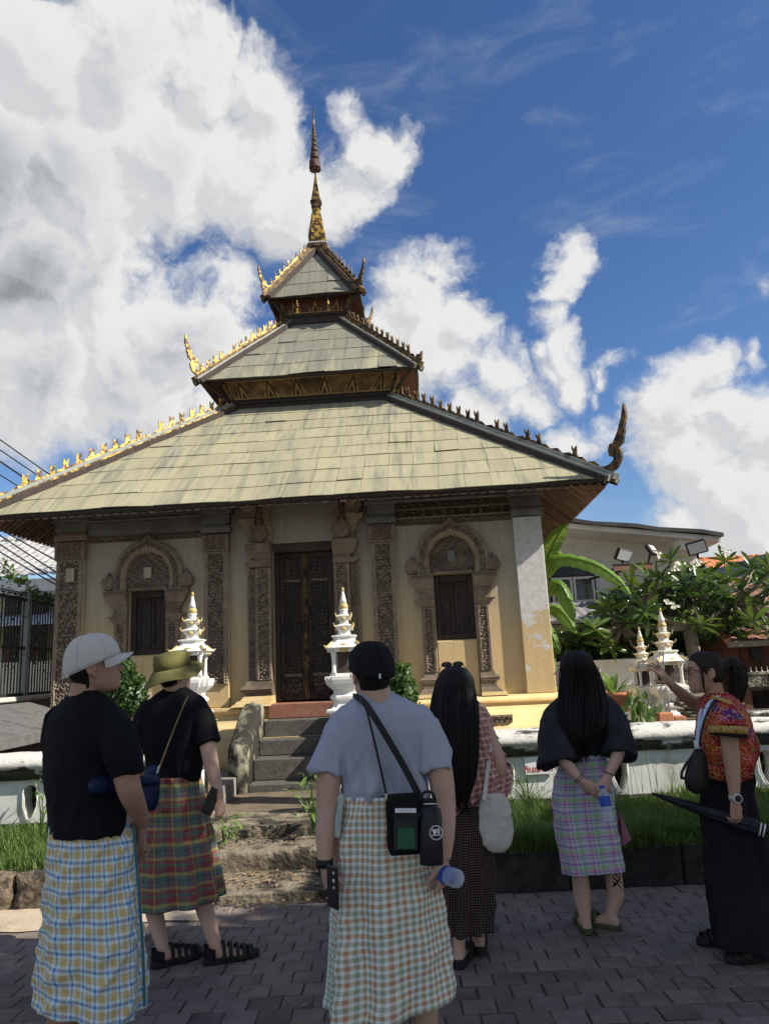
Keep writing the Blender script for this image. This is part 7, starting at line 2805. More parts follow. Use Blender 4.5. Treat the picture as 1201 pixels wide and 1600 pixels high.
def scalp(hd, parent, origin, mat, zmin=-0.075, grow=0.006, front=0.045, name='hair'):
    """short hair: skull shell cut back from the face"""
    rings = []
    for z, yf, yb, hw in hd.PROF:
        if z < zmin: continue
        c = (yf + yb) / 2
        ry = (yf - yb) / 2
        r_ = []
        n = 40
        lim = front if z < 0.06 else 0.2
        lim = np.interp(z, [-0.08, -0.03, 0.0, 0.04, 0.07, 0.1], [-0.045, -0.03, -0.005, 0.035, 0.08, 0.2])
        for j in range(n):
            th = 2 * pi * j / n
            sx_, cy_ = sin(th), cos(th)
            g_ = grow + 0.0015 * sin(j * 5.0 + z * 300)
            x = (hw + g_) * math.copysign(abs(sx_) ** 0.9, sx_) * (1 - 0.10 * max(0, cy_))
            y = c + (ry + g_) * math.copysign(abs(cy_) ** 0.92, cy_)
            if y > lim:
                x *= 0.90
                y = lim + (y - lim) * 0.2
            r_.append(tuple(hd.p(x, y, z + (g_ if z > 0.08 else 0))))
        rings.append(r_)
    return M().loft(rings, True).build(name, mat, parent, smooth=True, origin=origin)


def cap_dome(hd, mat, parent, origin, zb=-0.005, zbf=0.03, g=0.014, top=0.128, name='cap_crown'):
    """six panel cap crown following the skull"""
    rings = []
    n = 48
    for i in range(13):
        t = i / 12
        a = t * pi / 2
        r_ = []
        for j in range(n):
            th = 2 * pi * j / n
            sx_, cy_ = sin(th), cos(th)
            z0 = zb + (zbf - zb) * (0.5 + 0.5 * cy_)
            seam = 1 - 0.012 * (abs(sin(3 * th)) < 0.09) * (t < 0.95)
            rad = cos(a) ** 0.72 if t < 1 else 0.0
            x = (0.080 + g) * rad * sx_ * seam
            y = -0.004 + (0.100 + g) * rad * cy_ * seam
            z = z0 + (top - z0) * sin(a) ** 0.95
            r_.append(tuple(hd.p(x, y, z)))
        rings.append(r_)
    for k in range(6):
        th = k * pi / 3 + pi / 6 * 0
        pts = []
        for i in range(13):
            a = i / 12 * pi / 2 * 0.98
            z0 = zb + (zbf - zb) * (0.5 + 0.5 * cos(th))
            rad = cos(a) ** 0.72
            pts.append(hd.p((0.0805 + g) * rad * sin(th), -0.004 + (0.1005 + g) * rad * cos(th), z0 + (top + 0.0005 - z0) * sin(a) ** 0.95))
        M().tube(pts, 0.0016, 5).build('cap_seam', mat, parent, smooth=True, origin=origin)
    mm = M()
    mm.loft(rings, True)
    return mm.build(name, mat, parent, smooth=True, origin=origin)


def cap_brim(hd, mat, parent, origin, L=0.075, z=0.034, w=0.082, name='cap_brim', y0=0.085, droop=0.014):
    top, bot = [], []
    n, m_ = 18, 6
    mm = M()
    for i in range(m_ + 1):
        for j in range(n + 1):
            u = -1 + 2 * j / n
            t = i / m_
            ext = L * sqrt(max(0.0, 1 - abs(u) ** 2.6))
            x = w * u * (1 - 0.10 * t)
            yb_ = y0 * sqrt(max(0.05, 1 - (u * 0.86) ** 2))
            y = yb_ + ext * t
            zz = z - droop * u * u * 2 * (0.3 + t) - 0.006 * t
            top.append(tuple(hd.p(x, y, zz + 0.002)))
            bot.append(tuple(hd.p(x, y, zz - 0.002)))
    N_ = n + 1
    fs = []
    K = len(top)
    for i in range(m_):
        for j in range(n):
            a = i * N_ + j
            fs.append((a, a + 1, a + N_ + 1, a + N_))
            fs.append((a + K + N_, a + K + N_ + 1, a + K + 1, a + K))
    for j in range(n):
        a = m_ * N_ + j
        fs.append((a, a + 1, a + 1 + K, a + K))
    mm.add(top + bot, fs)
    return mm.build(name, mat, parent, smooth=True, origin=origin)


def tee(rows, sleeves, Y, heading, mat, parent, origin, k=0.60, seed=0, name='t_shirt', amp=0.014, voxel=0.0095, kfn=None, collar=True):
    mm = M()
    mm.loft(sil(rows, Y, heading, k, 30, nr=30, kfn=kfn), True)
    for sl__ in sleeves:
        limb(mm, sl__, 16)
    me = fuse(mm, voxel, 3)
    zs_ = [at(300, r_[0], Y).z for r_ in (rows[0], rows[-1])]
    wrinkle(me, amp, 5.0, 2.2, seed, zs_[1], zs_[0] - 0.15)
    if collar:
        for dz_, gr_ in ((-0.002, 0.003), (-0.016, 0.010)):
            rg_ = sil([rows[0], rows[1]], Y, heading, k, 30, grow=gr_)[0]
            q_ = [Vector(p) + Vector((0, 0, dz_ - 0.004)) for p in rg_]
            M().tube(q_ + [q_[0]], 0.0035 if dz_ < 0 else 0.007, 8).build('collar', mat, parent, smooth=True, origin=origin)
    return link_mesh(me, name, mat, parent, origin)


# ---------------------------------------------------------------- man in the cream cap (front left)
def man_a():
    Y = 3.1
    t, O = person(140, 1600, Y, 'man in cream cap, black T-shirt and blue yellow checked wrap, hands clasped, at front left')
    hd_ = Head(at(146, 1040, Y), 1.18, 0.16, 0.98)
    b = M()
    hd_.add(b)
    limb(b, [(140, 1060, Y, 22), (134, 1085, Y, 23), (130, 1105, Y, 27)])
    b.loft(sil([(1098, 100, 166), (1115, 82, 182), (1150, 76, 186), (1200, 76, 188), (1250, 86, 184), (1290, 96, 180), (1350, 104, 176), (1380, 112, 170)], Y, 0.75, 0.48, 24), True)
    # right arm, forearm across to clasped hands
    limb(b, [(172, 1128, 3.0, 20), (190, 1180, 2.95, 19), (202, 1232, 2.93, 17.5), (214, 1262, 3.0, 14), (223, 1284, 3.08, 10)])
    limb(b, [(95, 1128, 3.25, 19), (112, 1190, 3.40, 17), (152, 1240, 3.50, 14), (200, 1280, 3.38, 11), (216, 1296, 3.26, 9.5)])
    w1 = at(224, 1286, 3.09)
    hand(b, w1, (-0.35, 0.35, -0.75), (-0.7, -0.5, 0.2), 0.75, 0.95, 1)
    w2 = at(216, 1297, 3.24)
    hand(b, w2, (0.15, -0.35, -0.8), (0.1, 0.7, 0.4), 0.8, 0.95, -1)
    fx = [(105, 0.0), (172, 0.05)]
    for x_, dy in fx:
        p = at(x_, 1500, Y + dy)
        b.tube([(p.x, Y + dy, 0.95), (p.x, Y + dy, 0.52), (p.x, Y + dy - 0.02, 0.36), (p.x, Y + dy, 0.09)], [0.088, 0.062, 0.060, 0.040], 14)
        foot(b, (p.x, Y + dy), (0.55, 0.8))
        sole((p.x, Y + dy), (0.55, 0.8), m_rubber, t, O, straps=((0.11, 0.06, 0.014), (0.03, 0.085, 0.012)))
    link_mesh(fuse(b, 0.0052, 3), 'body', m_skinA, t, O)
    hd_.eyes(t, O)
    scalp(hd_, t, O, m_hair, -0.088)
    tee([(1078, 114, 156), (1086, 105, 164), (1097, 90, 176), (1112, 77, 188), (1140, 68, 196), (1185, 64, 199), (1225, 68, 199), (1265, 74, 200), (1300, 72, 204)],
        [[(164, 1122, 3.04, 25), (184, 1150, 2.97, 27), (194, 1185, 2.93, 26), (199, 1212, 2.92, 24)], [(98, 1122, 3.2, 25), (92, 1160, 3.32, 25), (104, 1200, 3.38, 23)]],
        Y, 0.75, m_blackT, t, O, 0.66, 3)
    skirt([(1288, 78, 197), (1302, 75, 208), (1350, 70, 214), (1420, 66, 220), (1500, 61, 226), (1545, 58, 228), (1570, 56, 227)], Y, 0.5, m_plA, t, O, 0.70, (6, 0.008), 5, hemtilt=-0.10, diag=0.8, crease=0.010)
    # selvedge of the wrap hanging on his right
    strap([at(209, 1290, 3.03), at(216, 1380, 3.03), at(223, 1480, 3.02), at(226, 1572, 3.02)], 0.010, m_tealedge, t, O, 'wrap_selvedge', up=(0.5, -1, 0), thick=0.004)
    # cap
    cap_dome(hd_, m_capw, t, O, -0.030, 0.030, 0.016, 0.132)
    cap_brim(hd_, m_capw, t, O, 0.080, 0.030, 0.084, droop=0.018)
    sc = M()
    for q in np.linspace(-0.62, 0.62, 13):
        pass
    arc_ = [hd_.p(0.042 * sin(q) * 1.0, -0.117 + 0.012 * abs(sin(q)), -0.018 + 0.034 * cos(q)) for q in np.linspace(-pi / 2, pi / 2, 13)]
    n_ = len(arc_)
    mm = M()
    cen = hd_.p(0, -0.112, -0.018)
    mm.v = [tuple(p) for p in arc_]
    mm.f = [tuple(range(n_))]
    mm.build('cap_back_opening', m_hair, t, origin=O)
    strap([hd_.p(-0.062, -0.096, -0.020), hd_.p(-0.03, -0.116, -0.027), hd_.p(0.0, -0.121, -0.029), hd_.p(0.03, -0.116, -0.027), hd_.p(0.062, -0.096, -0.020)], 0.016, m_capw, t, O, 'cap_strap', up=tuple(hd_.R @ Vector((0, -1, 0))), thick=0.004)
    M().ell(hd_.p(0.040, -0.118, -0.026), (0.010, 0.004, 0.009), 10, 6, hd_.R).build('cap_buckle', m_silver, t, True, origin=O)
    M().ell(hd_.p(0, 0.0, 0.133), (0.008, 0.008, 0.004), 10, 6, hd_.R).build('cap_button', m_capw, t, True, origin=O)
    # navy folding umbrella / pouch held under the arm
    u = empty('rolled_umbrella', tuple(at(170, 1225, 2.9)), 0, 'navy blue rolled pouch tucked under the arm of the man in the cream cap', 'rolled umbrella')
    A_, B_ = at(142, 1228, 2.90), at(244, 1220, 3.16)
    d = (B_ - A_)
    oo = at(170, 1225, 2.9)
    M().tube([A_, A_ + d * 0.04, A_ + d * 0.2, A_ + d * 0.5], [0.016, 0.030, 0.034, 0.031], 14).build('rolled_canopy', m_navy, u, smooth=True, origin=oo)
    M().tube([A_ + d * 0.45, A_ + d * 0.8, B_], [0.028, 0.024, 0.021], 12).build('umbrella_sleeve', m_navy, u, smooth=True, origin=oo)
    M().tube([A_ + d * 0.12, A_ + d * 0.145], 0.0355, 14).build('closing_band', m_navy, u, smooth=True, origin=oo)


m_tealedge = surf('teal selvedge', (0.025, 0.13, 0.16), (0.04, 0.17, 0.20), 30, 0.85)


# ---------------------------------------------------------------- man in the olive bucket hat
def man_b():
    Y = 4.55
    t, O = person(285, 1480, Y, 'man in olive bucket hat, black T-shirt and dark madras wrap standing by the worn steps')
    hd_ = Head(at(272, 1052, Y), 0.75, 0.18, 0.98)
    b = M()
    hd_.add(b)
    limb(b, [(272, 1060, Y, 15), (274, 1082, Y, 15.5), (274, 1095, Y, 18)])
    b.loft(sil([(1085, 250, 300), (1098, 236, 312), (1130, 232, 312), (1180, 232, 308), (1220, 234, 306), (1270, 232, 314), (1330, 236, 316)], Y, 0.15, 0.48, 22), True)
    limb(b, [(312, 1110, 4.52, 13), (322, 1150, 4.48, 12.5), (329, 1188, 4.45, 11), (337, 1222, 4.42, 9), (343, 1247, 4.40, 6.5)])
    limb(b, [(232, 1110, 4.55, 13), (220, 1150, 4.55, 12), (212, 1185, 4.55, 11), (218, 1215, 4.68, 9), (226, 1235, 4.72, 6.5)])
    hand(b, at(343, 1248, 4.40), (0.05, 0.1, -1), (-0.8, 0.5, 0), 0.62, 0.95, -1)
    hand(b, at(226, 1235, 4.72), (0.3, 0.3, -0.7), (0.6, -0.2, 0), 0.7, 0.95, 1)
    la, ra_ = atz(256, 1484, 0.08), atz(338, 1480, 0.08)
    dr = (0.93, 0.36)
    k1, k2 = at(240, 1400, Y + 0.02), at(318, 1395, Y)
    b.tube([(at(250, 1290, Y).x, Y, at(250, 1290, Y).z), tuple(k1 + Vector((0, 0, 0.10))), tuple(k1 + Vector((0.0, 0.0, -0.06))), (la.x, la.y, 0.07)], [0.075, 0.052, 0.052, 0.034], 14)
    b.tube([(at(300, 1290, Y).x, Y, at(250, 1290, Y).z), tuple(k2 + Vector((0, 0, 0.10))), tuple(k2 + Vector((0.0, 0.0, -0.06))), (ra_.x, ra_.y, 0.07)], [0.075, 0.052, 0.052, 0.034], 14)
    foot(b, (la.x, la.y), (0.80, 0.6))
    foot(b, (ra_.x, ra_.y), dr)
    closed_shoe((la.x, la.y), (0.80, 0.6), t, O)
    closed_shoe((ra_.x, ra_.y), dr, t, O)
    link_mesh(fuse(b, 0.0062, 3), 'body', m_skin, t, O)
    hd_.eyes(t, O)
    scalp(hd_, t, O, m_hair, -0.085)
    tee([(1074, 258, 292), (1081, 248, 302), (1091, 234, 316), (1106, 225, 324), (1135, 221, 322), (1175, 224, 319), (1218, 226, 313)],
        [[(306, 1100, 4.54, 14), (317, 1120, 4.50, 15.5), (323, 1143, 4.48, 16.5), (327, 1162, 4.46, 17.5)], [(238, 1100, 4.55, 14), (225, 1123, 4.55, 15.5), (218, 1146, 4.55, 16), (214, 1166, 4.55, 16.5)]],
        Y, 0.12, m_blackT, t, O, 0.60, 8)
    skirt([(1212, 232, 313), (1240, 226, 319), (1300, 222, 328), (1360, 221, 338), (1412, 222, 344)], Y, 0.1, m_plB, t, O, 0.66, (5, 0.010), 9, hemtilt=0.10, diag=-0.6)
    # bucket hat
    rings = []
    for (rr_, z) in ((0.088, 0.128), (0.098, 0.118), (0.104, 0.08), (0.108, 0.03)):
        rings.append([tuple(hd_.p(rr_ * 0.92 * sin(q), rr_ * 1.10 * cos(q) - 0.004, z)) for q in np.linspace(0, 2 * pi, 33)[:-1]])
    rings = [[tuple(hd_.p(0.03 * sin(q), 0.035 * cos(q), 0.134)) for q in np.linspace(0, 2 * pi, 33)[:-1]]] + rings
    M().loft(rings, True).build('hat_crown', m_olive, t, smooth=radians(60), origin=O)
    rings = []
    for (rr_, z) in ((0.108, 0.034), (0.125, 0.020), (0.150, 0.002), (0.172, -0.014), (0.172, -0.018), (0.150, -0.003), (0.125, 0.014), (0.107, 0.024)):
        rings.append([tuple(hd_.p(rr_ * 0.95 * sin(q), rr_ * 1.08 * cos(q) - 0.004, z + 0.012 * sin(3 * q + 1) * (rr_ > 0.14) + 0.03 * max(0, cos(q)) * (rr_ > 0.12) - 0.012 * (1 - cos(q)) * (rr_ > 0.14))) for q in np.linspace(0, 2 * pi, 49)[:-1]])
    M().loft(rings, True).build('hat_brim', m_olive, t, smooth=True, origin=O)
    # shoulder bag (navy) with thin cord
    bp = at(234, 1232, 4.42)
    g_ = empty('shoulder_bag', tuple(bp), 0, 'small navy shoulder bag on a thin cord, worn by the man in bucket hat', 'bag')
    rows_ = sil([(1196, 232, 246), (1204, 226, 250), (1230, 220, 251), (1258, 222, 247), (1266, 226, 243)], 4.36, 0.3, 0.35, 18, nr=8)
    M().loft(rows_, True).build('bag_body', m_navy, g_, smooth=True, origin=bp)
    strap([at(294, 1088, 4.42), at(284, 1110, 4.34), at(266, 1155, 4.33), at(250, 1198, 4.34)], 0.007, m_cord, g_, bp, 'bag_cord', thick=0.005)
    M().tube([at(250, 1196, 4.335), at(246, 1208, 4.335)], 0.007, 8).build('cord_hook', m_silver, g_, origin=bp)
    ph = at(330, 1252, 4.36)
    p_ = empty('phone', tuple(ph), 0.7, 'black phone in the right hand of the man in the bucket hat', 'phone')
    mm = M().bev(-0.036, 0.036, -0.005, 0.005, -0.07, 0.07, 0.004)
    mm.v = [tuple(Matrix.Rotation(0.5, 3, 'Y') @ Vector(v)) for v in mm.v]
    mm.build('phone_body', m_phone, p_)


m_cord = surf('tan cord', (0.22, 0.15, 0.08), (0.3, 0.2, 0.1), 30, 0.8)


# ---------------------------------------------------------------- man in the grey T-shirt (front centre)
def man_c():
    Y = 3.2
    t, O = person(600, 1600, Y, 'man in black cap, light grey T-shirt and orange green gingham wrap at front centre')
    hd_ = Head(at(580, 1050, Y), -0.42, 0.10, 1.0)
    b = M()
    hd_.add(b)
    limb(b, [(582, 1065, Y, 23), (586, 1085, Y, 24), (588, 1100, Y, 28)])
    b.loft(sil([(1095, 548, 632), (1112, 534, 658), (1150, 540, 656), (1200, 550, 650), (1245, 554, 650), (1300, 548, 656), (1380, 556, 656)], Y, -0.1, 0.48, 24), True)
    limb(b, [(535, 1130, 3.2, 20), (520, 1170, 3.18, 19.5), (513, 1225, 3.16, 18), (511, 1262, 3.15, 16.5), (508, 1305, 3.12, 14), (507, 1346, 3.10, 10)])
    limb(b, [(664, 1130, 3.2, 20), (680, 1170, 3.17, 19.5), (690, 1225, 3.15, 18), (694, 1262, 3.14, 16.5), (695, 1305, 3.10, 14), (693, 1342, 3.08, 10)])
    hand(b, at(507, 1348, 3.10), (0.10, 0.12, -1), (0.85, 0.45, 0), 0.55, 1.0, 1)
    hand(b, at(692, 1344, 3.08), (0.0, 0.15, -1), (-0.75, 0.6, 0), 0.72, 1.0, -1)
    for x_, dy in ((560, 0.02), (664, 0.0)):
        p = at(x_, 1590, Y + dy)
        b.tube([(p.x - 0.02, Y + dy, 0.92), (p.x, Y + dy, 0.50), (p.x, Y + dy - 0.02, 0.34), (p.x, Y + dy, 0.09)], [0.088, 0.062, 0.060, 0.040], 14)
        foot(b, (p.x, Y + dy), (-0.1, 1))
        sole((p.x, Y + dy), (-0.1, 1), m_rubber, t, O, straps=((0.11, 0.06, 0.014), (0.03, 0.085, 0.012)))
    link_mesh(fuse(b, 0.0052, 3), 'body', m_skin, t, O)
    hd_.eyes(t, O)
    scalp(hd_, t, O, m_hair, -0.072)
    tee([(1081, 562, 612), (1088, 552, 624), (1097, 540, 640), (1110, 528, 657), (1135, 524, 669), (1175, 530, 671), (1215, 535, 670), (1245, 537, 669)],
        [[(548, 1112, 3.2, 17), (532, 1136, 3.19, 20), (519, 1172, 3.17, 23), (511, 1208, 3.16, 26)], [(648, 1112, 3.2, 17), (665, 1136, 3.18, 20), (678, 1172, 3.16, 23), (685, 1204, 3.15, 26)]],
        Y, -0.1, m_greyT, t, O, 0.58, 12, amp=0.024)
    skirt([(1238, 534, 669), (1262, 531, 672), (1300, 527, 678), (1380, 523, 688), (1460, 520, 698), (1540, 516, 707), (1570, 513, 710)], Y, -0.1, m_plC, t, O, 0.66, (6, 0.009), 15, hemtilt=0.13, crease=0.007)
    skirt([(1300, 524, 600), (1400, 520, 610), (1500, 515, 600), (1572, 511, 600)], Y + 0.05, -0.1, m_plC2, t, O, 0.9, (5, 0.008), 17, name='wrap_underlayer')
    # knot tail at his left hip
    strap([at(534, 1246, 3.13), at(530, 1275, 3.10), at(527, 1308, 3.10)], 0.034, m_plC2t, t, O, 'knot_tail', up=(-0.7, -0.7, 0), thick=0.004)
    M().ell(at(533, 1250, 3.14), (0.02, 0.02, 0.028), 10, 8).build('knot', m_plC2t, t, True, origin=O)
    cap_dome(hd_, m_blackC, t, O, -0.020, 0.030, 0.015, 0.128)
    cap_brim(hd_, m_blackC, t, O, 0.058, 0.026, 0.080, droop=0.020)
    tg = M().bev(-0.0045, 0.0045, -0.002, 0.002, -0.010, 0.010, 0.001)
    tg.v = [tuple(hd_.p(-0.012 + v[0], -0.1195 + v[1], -0.006 + v[2])) for v in tg.v]
    tg.build('cap_tag', m_whitep, t, origin=O)
    for k in range(3):
        e_ = M()
        q = -1.05 - 0.10 * k
        c = hd_.p(0.096 * sin(q), 0.118 * cos(q) - 0.004, 0.045 - 0.008 * k)
        e_.ell(c, (0.008, 0.004, 0.0035), 8, 5, hd_.R @ Matrix.Rotation(-q, 3, 'Z'))
        e_.build('cap_stitching', m_alu, t, origin=O)
    # watch
    M().tube([at(507, 1342, 3.10), at(507, 1354, 3.10)], 0.034, 18).build('watch_strap', m_rubber, t, True, origin=O)
    # collar rib
    # ---- cross body bag with pocket
    bp = at(632, 1288, 2.95)
    g_ = empty('crossbody_bag', tuple(bp), 0.0, 'black crossbody bag with a mesh pocket holding a green pouch, behind the man in grey', 'bag')
    rows_ = sil([(1240, 604, 660), (1246, 603, 661), (1290, 604, 662), (1325, 606, 662), (1335, 610, 656)], 2.98, -0.05, 0.22, 20, nr=10, power=4)
    M().loft(rows_, True).build('bag_body', m_blackC, g_, smooth=radians(50), origin=bp)

    def flatq(x0, y0, x1, y1, Yd, mat, name, th=0.004):
        q = [at(x0, y0, Yd), at(x1, y0, Yd), at(x1, y1, Yd), at(x0, y1, Yd)]
        q2 = [p + Vector((0, th, 0)) for p in q]
        return M().add(q + q2, [(0, 1, 2, 3), (7, 6, 5, 4), (0, 4, 5, 1), (1, 5, 6, 2), (2, 6, 7, 3), (3, 7, 4, 0)]).build(name, mat, g_, origin=bp, fix=True)
    flatq(615, 1270, 652, 1328, 2.925, m_meshp, 'mesh_pocket', 0.01)
    flatq(621, 1293, 648, 1326, 2.918, m_green, 'green_pouch', 0.005)
    flatq(617, 1263, 650, 1270, 2.920, m_whitep, 'paper_edge', 0.003)
    flatq(613, 1272, 656, 1277, 2.915, m_rubber, 'zip_line', 0.004)
    # strap: one end up over his left shoulder
    strap([at(656, 1246, 2.99), at(632, 1200, 2.99), at(600, 1145, 2.99), at(574, 1104, 3.02), at(560, 1090, 3.10), at(552, 1088, 3.2)], 0.026, m_rubber, g_, bp, 'bag_strap', n=30)
    strap([at(604, 1244, 2.99), at(592, 1190, 3.0), at(578, 1130, 3.0), at(570, 1104, 3.03), at(558, 1090, 3.10)], 0.009, m_rubber, g_, bp, 'bag_strap', n=30)
    M().tube([at(603, 1240, 2.975), at(604, 1250, 2.975)], 0.008, 8).build('strap_hook', m_silver, g_, origin=bp)
    # ---- insulated bottle with round emblem
    bp = at(674, 1352, 2.93)
    g2 = empty('insulated_bottle', tuple(bp), 0.0, 'matt black insulated bottle with a round white emblem hanging beside the crossbody bag', 'bottle')
    A_, B_ = at(676, 1356, 2.93), at(672, 1252, 2.97)
    ax = (B_ - A_)
    L = ax.length
    q = ax.to_track_quat('Z', 'Y').to_matrix()
    mm = M().lathe([(0.040, 0), (0.044, 0.006), (0.045, L * 0.78), (0.040, L * 0.85), (0.028, L * 0.90)], 20)
    mm.v = [tuple(q @ Vector(v)) for v in mm.v]
    mm.build('bottle_body', m_blackgl, g2, smooth=radians(50))
    mm = M().lathe([(0.026, L * 0.90), (0.026, L * 0.935), (0.029, L * 0.94), (0.029, L * 1.0), (0.024, L * 1.01)], 18)
    mm.v = [tuple(q @ Vector(v)) for v in mm.v]
    mm.build('bottle_lid', m_rubber, g2, smooth=radians(40))
    mm = M().lathe([(0.0275, L * 0.915), (0.0275, L * 0.93)], 18)
    mm.v = [tuple(q @ Vector(v)) for v in mm.v]
    mm.build('steel_ring', m_silver, g2)
    M().tube([Vector((0, 0, L)) * 1.0 + Vector((0.026 * cos(a_), 0, 0.030 * sin(a_))) for a_ in np.linspace(0, pi, 11)], 0.0055, 8).build('carry_loop', m_rubber, g2, smooth=True)
    em = M()
    ec = at(680, 1297, 2.93) - bp + Vector((0, -0.046, 0))
    em.tube([ec + Vector((0.023 * cos(a_), 0.0045 * (1 - cos(a_ - pi / 2) ** 2) * 0, 0.030 * sin(a_) * 0.8)) for a_ in np.linspace(0, 2 * pi, 25)], 0.0018, 5)
    em.build('emblem_ring', m_whitep, g2)
    M().prism([(-0.016, 0.012), (0.002, 0.012), (0.004, 0.0), (-0.003, -0.002), (-0.006, -0.012)], -0.001, 0.001, lambda x_, y_, z_: tuple(ec + Vector((x_, y_, z_)))).build('emblem_mark', m_whitep, g2)
    M().prism([(0.005, 0.016), (0.014, 0.012), (0.012, -0.006), (0.006, -0.002)], -0.001, 0.001, lambda x_, y_, z_: tuple(ec + Vector((x_, y_, z_)))).build('emblem_mark', m_whitep, g2)
    M().box(ec.x - 0.017, ec.x + 0.017, ec.y - 0.001, ec.y + 0.001, ec.z - 0.0095, ec.z - 0.0065).build('emblem_bar', m_whitep, g2)
    # plastic bottle in the right hand, neck in the fist
    bottle(at(716, 1374, 3.00), at(682, 1362, 3.12), 0.034, 'clear plastic water bottle held sideways in the right hand of the man in grey', m_pet, m_bluecap, m_bluelab)
    # phone in the left hand
    ph = at(520, 1386, 3.02)
    p_ = empty('phone', tuple(ph), -0.9, 'black phone with several lenses in the left hand of the man in grey', 'phone')
    M().bev(-0.037, 0.037, -0.005, 0.005, -0.075, 0.075, 0.005).build('phone_body', m_phone, p_)
    for k in range(3):
        M().ell((0.016, -0.0065, 0.052 - 0.026 * k), (0.007, 0.003, 0.007), 10, 6).build('lens', m_silver if k != 1 else m_whitep, p_, True)


m_plC2 = plaid('pale green white check', 0.05, [(0, W2), (0.5, (0.25, 0.33, 0.26))], 0.02, [(0, W2), (0.5, (0.26, 0.36, 0.30))])
m_plC2t = surf('pale green cotton', (0.34, 0.42, 0.36), (0.5, 0.56, 0.5), 40, 0.9)
m_meshp = surf('dark mesh', (0.02, 0.022, 0.022), (0.035, 0.037, 0.037), 200, 0.6)
m_green = surf('green pouch', (0.02, 0.09, 0.045), (0.03, 0.12, 0.06), 60, 0.6)
m_blackgl = surf('matt black coating', (0.012, 0.012, 0.014), (0.016, 0.016, 0.018), 20, 0.45, bst=0)


def long_hair(rows, Y, heading, k, parent, origin, mat, seed, amp=0.003, nstr=90, name='long_hair', kfn=None, taper=0.35):
    rg_ = np.array(sil(rows, Y, heading, k, 170, nr=60, power=2.05, kfn=kfn))
    c = rg_.mean(1, keepdims=True)
    th = (np.arange(170) / 170 * 2 * pi)[None, :]
    t = np.linspace(0, 1, 60)[:, None]
    r_ = np.random.default_rng(seed)
    d = 0
    for j in range(7):
        d = d + np.sin(th * r_.integers(14, 60) + r_.uniform(0, 6) + t * r_.uniform(-3, 3)) * amp * r_.uniform(0.3, 1) * smoothstep(0.02, 0.25, t)
    dv = rg_ - c
    L = np.linalg.norm(dv, axis=2, keepdims=True) + 1e-6
    rg_ = rg_ + dv / L * d[..., None]
    rings = [[tuple(p) for p in q] for q in rg_]
    mm = M().loft(rings, True)
    o = mm.build(name, mat, parent, smooth=True, origin=origin)
    # loose locks at the ends and along the outline
    lk = M()
    P_ = rows_interp(rows, 60)
    for i in range(nstr):
        j = int(r_.integers(0, 170))
        s0 = int(r_.integers(10, 40))
        e0 = 59
        pts = []
        for q in np.linspace(s0, e0, 7):
            p = Vector(rg_[int(q), j])
            cc = Vector(c[int(q), 0])
            p = p + (p - cc).normalized() * (0.002 + 0.006 * ((i * 7) % 5) / 5)
            pts.append(p)
        drop = r_.uniform(0.0, 0.09)
        pts.append(pts[-1] + Vector((r_.normal() * 0.018, r_.normal() * 0.008, -drop)))
        lk.tube(pts, [0.003, 0.004, 0.0045, 0.0045, 0.004, 0.0035, 0.003, 0.0006], 4)
    tag(lk.build('loose_strands', mat, parent, smooth=True, origin=origin), kind='stuff')
    return o


